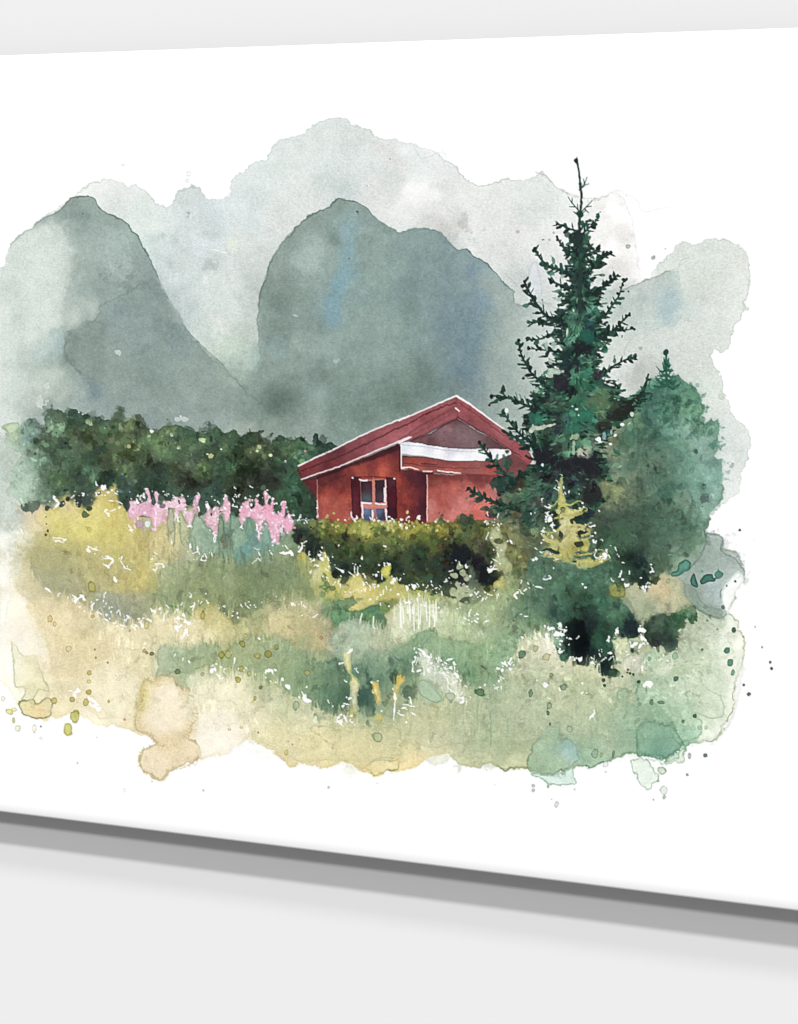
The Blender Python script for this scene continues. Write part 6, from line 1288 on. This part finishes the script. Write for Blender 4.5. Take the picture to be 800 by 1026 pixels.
flecks(290, 540, 120, '85,40/90,60 80,65 205,85/215,100 240,95/245,115 215,130 255,120/265,145 275,160 290,120 265,185 190,180 160,140/170,145 140,235/150,215 310,190/350,215 345,250 330,280 430,180/440,225 455,190/460,235 475,180 390,215/430,245 630,165/635,175 600,175 670,170 595,220 580,240 620,240/625,260 500,240/510,260 515,290 530,300/545,325 555,290/580,300 570,320 595,310 490,285/500,300 540,340 700,270/710,285 780,310/790,325 645,50 330,45 220,60 485,130 745,265 765,235 665,450 610,375 585,400 540,405 5,90 30,430/20,445', 1.6)
flecks(400, 480, 200, '345,170/355,180 395,180/405,190 380,185 360,215/350,240 370,235 445,245/455,260 435,250 410,285 375,320/395,330 385,345/375,360/400,360 405,340 370,350 240,330/245,345 200,370/215,365 270,340/265,350 285,390 275,430 190,400/185,410 45,420/65,430 30,430 60,440 110,435/120,425 105,450 140,440/155,435 130,410 160,430/170,435 150,455 310,465/315,455 355,460/375,465 345,455 470,475/460,465/480,450/500,460 510,440/500,450 540,430/570,435 575,400/610,395 500,550/520,550 245,515 235,520 285,530/290,520 300,565/315,575 340,575/365,565 315,560 250,570/260,580 280,565 595,600/600,590 550,620/545,630 585,590 520,650 495,635 640,580/655,590 645,600/670,610/650,630 630,610/660,625 645,655/650,670 640,690/655,695 650,650 690,710/685,720 80,685/95,690 75,720/65,750 60,735 165,715/160,730 150,720 205,750/215,760 190,740 175,745 410,745/425,735 415,765 450,720/440,740 480,730 400,760 530,140 545,135 540,325 550,320 590,150 220,780/230,790 745,435 775,190/785,190 600,130/590,160 600,165/605,150 0,180/10,190 60,190 30,195')
flecks(0, 640, 200, '300,215/320,210 350,230/380,255/395,270 360,260/385,280 300,230', 2.4)
flecks(200, 640, 200, '140,75/140,100 60,115/65,130 70,145/95,160 80,150 100,125/105,145 240,0 260,135/275,125 290,125/295,145 265,155 285,170 345,185/360,190 410,215/420,230 425,245/445,250 400,235 160,120 305,175 560,310/550,325/570,345 580,310/590,330 570,335 550,335/570,325 590,60/600,55 565,100/580,95 625,120/640,135 580,260/600,265 575,270 590,235 600,240 580,165/590,175 690,210/700,220 730,290 780,210/785,240/780,310 775,200 690,175 715,170 610,310', 1.8)
flecks(400, 640, 200, '75,40/90,45 70,55 60,90/55,130 65,75 110,70/125,75 100,60 75,130/90,125 160,80/170,90 200,85/215,80 220,100/225,130 190,120/215,110 165,135/200,150 180,150/200,175 210,180/235,170 220,130/240,160 235,235/260,240/255,255 200,200/220,215 130,100 10,280/25,275 0,295/20,310 45,240/50,265 20,265/60,275 30,335 50,300/65,305 410,95/430,105 415,125 405,150/420,160 445,120 480,85 400,170 575,180/585,190/600,185 770,310/765,325 780,300/775,315 730,220/740,210 735,180 390,200 325,195 345,185', 2.0, c='f0f1e8')
flecks(600, 560, 140, '130,70/120,100 75,115/85,125 150,140/155,160 165,150 245,165/265,175 275,155/265,165 255,160 310,55/315,75 300,75 100,405/110,420 55,460/60,470 60,545/80,540 65,535 245,395/250,410 240,430/245,460 255,450/270,470 260,480/240,490 270,465 240,400 180,480/190,500 210,490 205,580 250,620', 2.3)
flecks(540, 580, 120, '140,295/155,305 145,310 60,325/65,335 55,370/70,380 115,360/130,380/160,370/185,350 130,370 145,410/155,420 140,435 150,480/160,490 145,490 215,520/210,530 520,335/525,350 465,405/470,415 485,495/475,500 360,560 280,540 310,60 720,690/740,710 735,700 745,700 30,690/60,710 140,730/145,750 290,770/300,760 40,700', 2.4)
flecks(530, 470, 100, '265,40/270,60 225,90/235,105 210,155/240,160 245,150 280,135/285,150 325,175/320,190 280,195/290,205 160,280/175,295 135,350/150,360/185,375 150,400/170,395 145,360 180,455/210,450 190,465 200,490/220,500 105,500/130,505 185,540/190,550 100,675/120,660 170,685/195,685 200,725/235,720 410,310/405,330 450,440/460,450 485,465/520,455 515,455/535,450 625,640/625,670 535,650/530,700/545,720 560,720/600,700/610,680 570,740/605,720 20,355 35,735 55,712 565,335 200,795 400,650 405,200', 1.25)
flecks(200, 440, 200, '0,0', 0.01)
for x, y in [(259, 496), (268, 491), (318, 509), (253, 501), (283, 522), (301, 518), (305, 524), (346, 521), (486, 523), (385, 547), (363, 560)]:
    blob(x, y, .9, .8, 'f6f4f4', .9, .4)
r = np.random.default_rng(77)
for q_, n_, sp_ in [('100,600 115,612 135,622 160,618 178,612 200,606', 34, 3), ('200,604 215,600 235,614 250,606 268,600 285,598 300,608 318,618', 36, 3), ('50,592 62,597 80,606 98,616', 14, 2), ('130,640 160,655 205,665 240,674 285,678 320,700 355,722', 22, 3), ('300,545 320,570 345,590 380,592 400,585 440,590', 40, 4),
                    ('450,580 480,598 510,590 540,585', 18, 4), ('500,690 510,670 535,648 560,632 575,655 600,668', 36, 4), ('600,660 620,650 650,650 670,665', 22, 4), ('415,655 440,668 455,680 470,700', 26, 4), ('120,500 150,495 190,498 230,500 260,495 295,520', 36, 4), ('545,500 550,530 540,550', 12, 3), ('590,530 610,550 640,580 655,590', 18, 4), ('480,520 500,530 495,570', 16, 4), ('380,600 400,598 440,612 480,622', 24, 4), ('60,500 80,500 100,490 118,505', 16, 3)]:
    p_ = np.array(sm(Q(q_), 6, False))
    for _ in range(n_):
        a_ = p_[r.integers(len(p_))]
        x, y = a_ + r.normal(size=2) * sp_
        if r.random() < .6:
            blob(x, y, r.uniform(.5, 1.1), r.uniform(.4, .8), 'f6f7f2', .9, .4, 0, r.uniform(0, 3), .3)
        else:
            an = r.uniform(-2.6, -.5)
            ln = r.uniform(1.5, 4)
            stroke([(x, y), (x + math.cos(an) * ln * .5 + r.normal() * .4, y + math.sin(an) * ln * .5), (x + math.cos(an) * ln, y + math.sin(an) * ln)], .7, 1.1, 'f3f4ec', .85, soft=.8)
for x0, n, y0 in [(402, 9, 606), (418, 4, 604), (428, 3, 604)]:
    rr = np.random.default_rng(x0)
    for i in range(n):
        x = x0 + rr.uniform(-4, 14)
        stroke([(x, y0 + rr.uniform(8, 26)), (x + rr.normal() * .6, y0 + rr.uniform(-4, 3))], 1.5, .6, 'e9ead8', .75)
for q in ['374.5,618 374,628 376,630', '363,615 361,622', '410,602 411,618', '427,604 428,622', '441,640 441,668']:
    stroke(Q(q), 1.3, 1, 'eceada' if '668' not in q else '96a68a', .85)
for q in ['492,712 492,748', '479,697 478,726', '497,690 497,704', '509,720 509,750']:
    stroke(Q(q), 1.6, 1.0, '6f8f6c', .6 if '748' in q else .35, wob=.5)
for q in ['491,678 491,696', '496,676 497,692', '505,682 506,695']:
    stroke(Q(q), 2.2, 1.0, '6f926f', .4, wob=.5)
# olive and green drips with dark rims
for x, y, a, b, c in [(89.5, 674, 2.6, 2.8, 'b8a24c'), (89, 683, 2.4, 2.2, 'c6b368'), (89, 693.5, 3, 3, 'a8963a'), (86, 704, 2.8, 4, 'b3aa50'), (75, 718.5, 4.6, 6, 'b5ad3c'), (68, 731, 5, 7, 'c3bc3c'), (72, 701, 2.8, 2.8, 'ad9b4c'), (54, 702, 3, 3, 'b8a654'), (14, 720 - 9, 2.5, 2, 'ddd88a'), (9, 713, 3.2, 2.6, 'd6cf6a'), (13.5, 721.5, 1.6, 3, 'b9ab4c'), (17, 730, 2.6, 3, 'e3e4b0'), (34, 730, 2, 3, 'eef0cf'), (41, 740, 1.5, 1.5, 'e8e8d0'),
                      (3, 700, 2, 3, 'e3e6c0'), (93, 618 - .5, 2.4, 2, 'b39a50'), (92, 588, 4, 5, 'a89f4e'), (50, 620, 2.6, 3.4, 'c4ac68'), (55, 625, 2, 3, 'cdb474'), (145, 652, 2, 2, 'a8985c'), (147, 654, 1.8, 1.6, '8a824c'), (152, 655, 2, 2, '6f6a38'), (144, 653, 1.5, 1.5, 'b09c60'), (112.5, 621, 1.8, 2, 'b5a266'), (130, 632, 1.2, 1.4, 'a5915c'), (69, 650, 3, 3, 'c9b888'), (108, 664, 1.2, 1.2, '807a50'), (95, 651, 1, 1.2, '8a8040'), (96, 659, 1, 1, '8a8040'), (147, 626, 2, 4, 'bdb568'),
                      (178, 673, 3, 2.6, '6a7452'), (109, 703, 1.6, 1.8, 'a89a5c'), (116, 677, .8, .8, '8a8060'), (243, 645, 3, 3.6, '8d8c3e'), (246, 637, 2, 2, 'a5a566'), (222, 656, 3.4, 3.6, '9a943c'), (229, 656, 3.2, 3.6, 'a8a458'), (269, 655, 3.8, 4, '8d873a'), (277, 648, 2.4, 2.8, '938f44'), (258, 657, 3, 2.4, 'a39c52'), (242, 670, 2.6, 3, '9a9a4c'), (250, 675, 2.6, 2.6, 'a5a35c'), (239, 681.5, 2.8, 3, 'a59a38'), (203, 676, 2, 2.2, 'a89a68'),
                      (308, 674, 3, 2.8, '9a9458'), (322, 639, 2, 2, '9a8458'), (261, 689, 1.6, 1.8, '7a6a4a'), (255.5, 700, 1.6, 2.2, 'a59c3c'), (287, 754, 1.8, 2.8, 'c3b45c'), (230, 731, 1.6, 1.6, 'c9b888'), (242, 729, 1.8, 1.6, 'c9b888'), (259, 734, 1, 1.2, '6f7a5c'), (289, 743, .8, .8, '8f8f6c'), (293, 746, .8, 1.2, '8f8f6c'), (300, 741, .6, .6, '8f9f7c'), (203, 617, 2.6, 3.4, 'a5a04a'), (209, 607, 1.6, 1.4, 'b8ad54'), (8, 617 + 0, .1, .1, 'ffffff'),
                      (537, 650, 3, 3.4, 'a3a070'), (548, 658, 3.4, 4, 'b0ab7c'), (552.5, 676.5, 1.8, 2, '7a8560'), (565, 689, 3.2, 3.4, '6f8a68'), (532, 695, 1.8, 4, '5f7f60'), (551, 707.5, 2.8, 3, '7f9676'), (549.5, 715, 1.8, 2.2, '4f6a54'), (551.5, 725.5, 1.2, 1.6, '4c6c52'), (571, 731, 2.6, 3, '8fa888'), (596.5, 755, 3.2, 5, '86a283'), (523, 656, 4, 4.4, '54785c'), (481, 694, 4, 4, '52784f'), (379, 739, 5, 5, '9fae7c'), (297, 707, 2.6, 4, '8fa57c'), (452, 698, 5, 4, 'a3b494')]:
    if a > .5:
        blob(x, y, a, b, c, .85, .22, .3, .1, .15)
wash(P(400, 640, 200, '75,175 120,170 175,240 150,260 110,245 75,215'), '93ad8e', .7, .7, .5, .2)
stroke(sm(P(400, 640, 200, '270,335 295,345 305,370 290,390 260,395 262,440 255,465'), 3, False), .8, .7, '8a9470', .6, wob=.7)
stroke(sm(P(400, 480, 200, '190,640 230,660 280,640 320,600'), 3, False), .9, .7, '7f9468', .6, wob=.6)
for p_, c in [(P(600, 480, 200, '315,365 325,335 350,322 368,335 365,360 340,372 325,385 300,392 292,378 300,370'), '4f8573'), (P(600, 480, 200, '408,405 425,385 455,382 460,395 470,400 465,412 440,415 420,425 410,420'), '3c7263'), (P(600, 480, 200, '375,385 385,380 400,425 395,437 375,430 368,410'), '44766a')]:
    wash(p_, c, .95, .5, .4, .35, lab='splatter')
for x, y, a, b, c in [(720.5, 576, 4, 4.6, '437c6c'), (704, 572.5, 1.6, 1.8, '6f9a88'), (670, 582, 2, 2.6, '88a078'), (657.5, 582, 2.6, 4, '44543a'), (707, 608.5, 2, 1.6, '7a8f7a'), (725, 608.5, 1.8, 2, '5a6c5f'), (737, 582.5, 1.2, 1.2, '4a5f55'), (728.5, 587, 1, 1.2, '6f7f74'), (709, 622, 1.6, 1.4, '6f7f68'), (719, 630.5, 1.2, 1.4, '7a9070'), (735.5, 631, 2, 2.2, '3f5a4a'), (745, 638, 1, 1.2, '7f8f7c'), (704, 651, 1.2, 1.2, '5a6f58'), (728.5, 651.5, 2.8, 3.2, '3f6f5c'),
                      (732, 664, 2.8, 4, '4a7a64'), (735, 674, 2, 3.4, '5f8c74'), (676.5, 657.5, 3.2, 3.6, '86ac88'), (651, 660, 1.8, 2.2, '6f9a78'), (741.5, 531, 1.4, 1.4, '3f4f4a'), (757, 628, .6, .7, '8f9f94'), (764, 648.5, .9, .9, '7a8580'), (772, 663.5, 1.3, 1.4, '4a5a55'), (773.5, 670, 1.6, 1.6, '3c504c'), (745.5, 686.5, 1.6, 1.6, '55635a'), (750.5, 695.5, 2, 2, '4c5a50'), (677.5, 680, 2.6, 2.8, '426852'), (684, 680, 1.4, 1.6, '8fb595'), (696.5, 717.5, 1.8, 2.2, '3c5f4a'),
                      (685, 723, 1.8, 1.9, '4f7a60'), (701, 729, 2, 2.4, '93b595'), (708, 729, 2, 2.2, 'a3bfa0'), (695, 730, 1.8, 2, 'a3c3a3'), (684.5, 732, 1.6, 1.6, '8bb593'), (691, 757, 1.6, 2.6, '93a093'), (707, 757, 1.7, 1.7, '55695c'), (689, 776.5, 1.6, 1.6, '7a857c'), (666, 792, 3.6, 4.6, 'd3e0cf'), (666, 799, 1.6, 2, '9aab9c'), (655, 801.5, .8, .9, 'a0aaa0'), (659.5, 782.5, 1.6, 1.4, '7fa083'), (627, 814.5, 1.4, 1.2, 'a0a5a0'), (617, 815, 1, 1, 'b5b8b5'), (607, 766, 3, 3, 'd8ddd8'),
                      (607, 773.5, 1.2, 1, 'bcc6bc'), (534.5, 787, 1.6, 1.6, 'a5b0a5'), (534.5, 792, 1.8, 2, 'a9b3a9'), (558, 806.5, 2, 2.8, 'bcc9bc'), (549.5, 788, 1.2, 1.6, '6f8f74'), (576, 791, 1, 1, 'c3ccc3'), (553, 801, .8, 1, 'bfc7bf'), (653, 704, 2, 2.8, '5c7f5c'), (663, 704, 3.6, 2, '557c5c'), (640, 700.5, 1.4, 1.6, '6f8f6f'), (641, 706, 1.6, 1.6, '6f9070'), (603, 757, 1.8, 2.4, '8f9f60'), (615, 755, 1.6, 3.4, '5f8060'), (630, 673, .1, .1, 'ffffff'),
                      (125, 798 - 6, 1.6, 2, 'f2f2d6'), (77.5, 764.5, .7, 1, 'a5a5b5'), (41, 728, 1, .9, '5f5f85'), (152.5, 783, .6, .6, 'a5a5a5'), (204, 792, .9, 1, 'b9bdb0'), (329.5, 789, 1, 1.1, 'b5b5b8'), (378, 785, 1, .8, 'efe9cf'), (125, 721, 1.4, 1.2, 'd87f78'), (98, 771 - 40, .1, .1, 'ffffff'), (167, 743 - 660, .1, .1, 'ffffff'), (167.5, 82, .9, .7, 'c9c9c9'), (97, 739, .5, .5, 'dddddd'), (70, 129, .8, .8, 'eceeee'), (123.5, 165, 1.6, 1, 'e8e8e8'), (189, 174, 2, 2, 'eceeee'), (188, 181, 2, 2, 'eef0f0')]:
    if a > .2:
        blob(x, y, a, b, c, .92, .28, .25, .1, .15, lab='splatter')
for x, y, a in [(629.5, 671, 1), (635, 676, 1.2), (631.5, 675, 1), (624, 678, 1.4), (640, 683, 1), (605, 682, 2), (606, 687, 1.6), (629, 674, .7)]:
    blob(x, y, a, a * 1.1, '35503f', .9, .3, .1, 0, .2)
blob(650, 685.5, 3.4, 2.8, 'f0f2e0', .95, .3, 0, 0, .2)
blob(646, 687, 1.8, 2, 'f0f2e0', .9, .3, 0, 0, .2)
# the printed inks: deeper in the darks, a little greyer and lighter in the middle
lum = IMG.mean(-1, keepdims=True)
sat = SAT + .07 * np.clip((lum - .6) / .2, 0, 1) * (IMG[..., 2:] > IMG[..., :1] * .9)
yel = np.clip((IMG[..., :2].min(-1, keepdims=True) - IMG[..., 2:] - .2) / .25, 0, 1)
IMG = lum + (IMG - lum) * sat * (1 - .24 * yel * (lum > .45))
IMG = IMG * (DARK + (1 - DARK) * np.clip((lum - .12) / .36, 0, 1))
for nm, mul, st in (('cabin', (1.0, .98, 1.02), .88), ('annex', (.97, .99, .98), .88), ('roof', (1.09, 1.16, 1.12), .86), ('gable', (.84, .84, .84), .8)):
    k = (LAB == L[nm])[..., None]
    lm_ = IMG.mean(-1, keepdims=True)
    IMG = np.where(k, (lm_ + (IMG - lm_) * st) * np.array(mul, np.float32), IMG)
red = np.isin(LAB, [L['cabin'], L['roof'], L['annex'], L['gable']])[..., None]
IMG = np.where(red, IMG, IMG + LIFT * IMG ** 1.6 * (1 - IMG) * 1.5)
mdw = np.isin(LAB, [L['meadow'], L['bloom']])[..., None]
lum = IMG.mean(-1, keepdims=True)
IMG = np.where(mdw, IMG * (1 + .16 * np.clip((lum - .68), -.3, .2)) , IMG)
for nms, mul, st in ((('mid_mountain',), (.935, .955, .945), .95), (('left_mountain',), (.945, .968, .952), .95), (('far_mountain',), (.96, .965, .96), 1.15), (('bush',), (.83, .87, .86), .95), (('spruce',), (1.02, 1.07, 1.04), .92), (('shrub',), (1.22, 1.25, 1.2), .95), (('forest',), (1.0, 1.06, 1.02), .9)):
    k = np.isin(LAB, [L[n] for n in nms]).astype(np.float32)
    for ax in (0, 1):                                     # soft hand-over between motifs
        k = (np.roll(k, 1, ax) + k + np.roll(k, -1, ax)) / 3
    if nms[0] in ('bush', 'far_mountain', 'mid_mountain', 'left_mountain'):
        for _ in range(3):
            for ax in (0, 1):
                k = (np.roll(k, 3, ax) + k + np.roll(k, -3, ax)) / 3
    k = k[..., None] * np.clip((.985 - IMG.max(-1, keepdims=True)) / .04, 0, 1)
    lm_ = IMG.mean(-1, keepdims=True)
    IMG = IMG * (1 - k) + k * (lm_ + (IMG - lm_) * st) * np.array(mul, np.float32)
# the print keeps the crispness of the scanned original
bl = IMG.copy()
for ax in (0, 1):
    bl = (np.roll(bl, -2, ax) + np.roll(bl, -1, ax) + bl + np.roll(bl, 1, ax) + np.roll(bl, 2, ax)) / 5
IMG = np.clip(IMG + .55 * (IMG - bl), .01, .996)
# faint granulation of the pigment
den = np.clip((1 - IMG.mean(-1)) * 2.2, 0, 1)[..., None]
IMG *= 1 + (.03 * NF + .012 * NG)[..., None] * den
IMG = np.clip(IMG, .012, .996)
# ---------------------------------------------------------------- PAINT END


# ---------------------------------------------------------------- the inked sheet, one mesh per painted motif
def to_linear(c):
    return np.where(c <= .04045, c / 12.92, ((c + .055) / 1.055) ** 2.4)


LIN = np.ones((GH, GW, 4), np.float32)
LIN[..., :3] = to_linear(IMG) * (.9 / to_linear(np.float32(.996)))
inked = (IMG.min(-1) < .985) | (LAB > 0)
cell = inked[:-1, :-1] | inked[1:, :-1] | inked[:-1, 1:] | inked[1:, 1:]
lab = LAB[:-1, :-1].astype(np.int16).copy()
for _ in range(14):                        # soft rims belong to the nearest motif
    z = (lab == 0) & cell
    if not z.any():
        break
    for dy, dx in ((0, 1), (0, -1), (1, 0), (-1, 0)):
        s = np.roll(lab, (dy, dx), (0, 1))
        hit = z & (s > 0) & (lab == 0)
        lab[hit] = s[hit]
lab[(lab == 0) & cell] = L['splatter']
lab[~cell] = 0
jj, ii = np.meshgrid(np.arange(GW), np.arange(GH))
WX, WZ = sheet(jj / S + X0, ii / S + Y0)
cellx = (jj[:-1, :-1] / S + X0)


def ink_part(name, mask, parent, label=None, y=-DEPTH - .00003):
    fi, fj = np.nonzero(mask)
    if len(fi) == 0:
        return None
    a = fi * GW + fj
    quads = np.stack([a, a + GW, a + GW + 1, a + 1], 1)
    used, inv = np.unique(quads.ravel(), return_inverse=True)
    n, m = len(used), len(fi)
    co = np.empty((n, 3), np.float32)
    ox, oy, oz = RL0
    co[:, 0] = WX.ravel()[used] - ox
    co[:, 1] = y - oy
    co[:, 2] = WZ.ravel()[used] - oz
    me = bpy.data.meshes.new(name)
    me.vertices.add(n)
    me.vertices.foreach_set('co', co.ravel())
    me.loops.add(4 * m)
    me.loops.foreach_set('vertex_index', inv.ravel().astype(np.int32))
    me.polygons.add(m)
    me.polygons.foreach_set('loop_start', np.arange(0, 4 * m, 4, dtype=np.int32))
    me.update(calc_edges=True)
    at = me.color_attributes.new('ink', 'FLOAT_COLOR', 'POINT')
    at.data.foreach_set('color', LIN.reshape(-1, 4)[used].ravel())
    me.materials.append(M_INK)
    o = bpy.data.objects.new(name, me)
    COL.objects.link(o)
    o.parent = parent
    if label:
        o['label'] = label
    return o


def pieces(name, keep, small=0, cap=90):
    """connected patches of one motif: each becomes a part; crumbs smaller than `small` join the motif beneath"""
    todo = {(int(a), int(b)) for a, b in zip(*np.nonzero(lab == L[name]))}
    out = []
    while todo:
        st = [todo.pop()]
        comp = []
        while st:
            a, b = st.pop()
            comp.append((a, b))
            for q in ((a + 1, b), (a - 1, b), (a, b + 1), (a, b - 1), (a + 1, b + 1), (a - 1, b - 1), (a + 1, b - 1), (a - 1, b + 1)):
                if q in todo:
                    todo.remove(q)
                    st.append(q)
        out.append(comp)
    out.sort(key=len, reverse=True)
    big = []
    for k, comp in enumerate(out):
        if len(comp) > small and k < cap:
            m_ = np.zeros(lab.shape, bool)
            c_ = np.array(comp)
            m_[c_[:, 0], c_[:, 1]] = True
            big.append(m_)
        elif keep:
            c_ = np.array(comp)
            lab[c_[:, 0], c_[:, 1]] = L[keep]
    return big


def is_(*names):
    return np.isin(lab, [L[n] for n in names])


R = print_root
for m_ in pieces('bloom', 'meadow', 160):
    ink_part('painted_weed', m_, R)
drops = pieces('splatter', None, 3)
for m_ in drops:
    ink_part('paint_drop', m_, R)
rest = (lab == L['splatter']) & ~np.any(drops, 0)
rest = ink_part('paint_drop', rest, R)
if rest:
    rest['kind'] = 'stuff'
ink_part('painted_mountain', is_('far_mountain'), R, 'palest far mountain ridge washed out at its edges')
ink_part('painted_mountain', is_('left_mountain'), R, 'grey green rounded mountain at the left')
ink_part('painted_mountain', is_('mid_mountain'), R, 'blue grey rounded mountain behind the cabin')
ink_part('painted_forest', is_('forest'), R)
ink_part('painted_meadow', is_('meadow', 'specks'), R)
ink_part('painted_hedge', is_('hedge'), R)
ink_part('painted_flower_patch', is_('pink'), R, 'row of pink flower spires')
ink_part('painted_flower_patch', is_('yellow'), R, 'yellow flowering weeds left of the pink flowers')
ink_part('painted_bush', is_('bush'), R)
ink_part('painted_shrub', is_('shrub'), R)
ink_part('painted_spruce', is_('spruce'), R)
ink_part('painted_fir', is_('fir'), R, 'small yellow green fir in front of the spruce')
cab = ink_part('painted_cabin', is_('cabin'), R)
ink_part('painted_annex', is_('annex'), cab)
ink_part('painted_roof', is_('roof'), cab)
ink_part('painted_gable', is_('gable'), cab)
ink_part('painted_trim', is_('trim'), cab)
ink_part('painted_window', is_('window'), cab)
ink_part('painted_shutter', is_('shutter') & (cellx < 375), cab)
ink_part('painted_shutter', is_('shutter') & (cellx >= 375), cab)
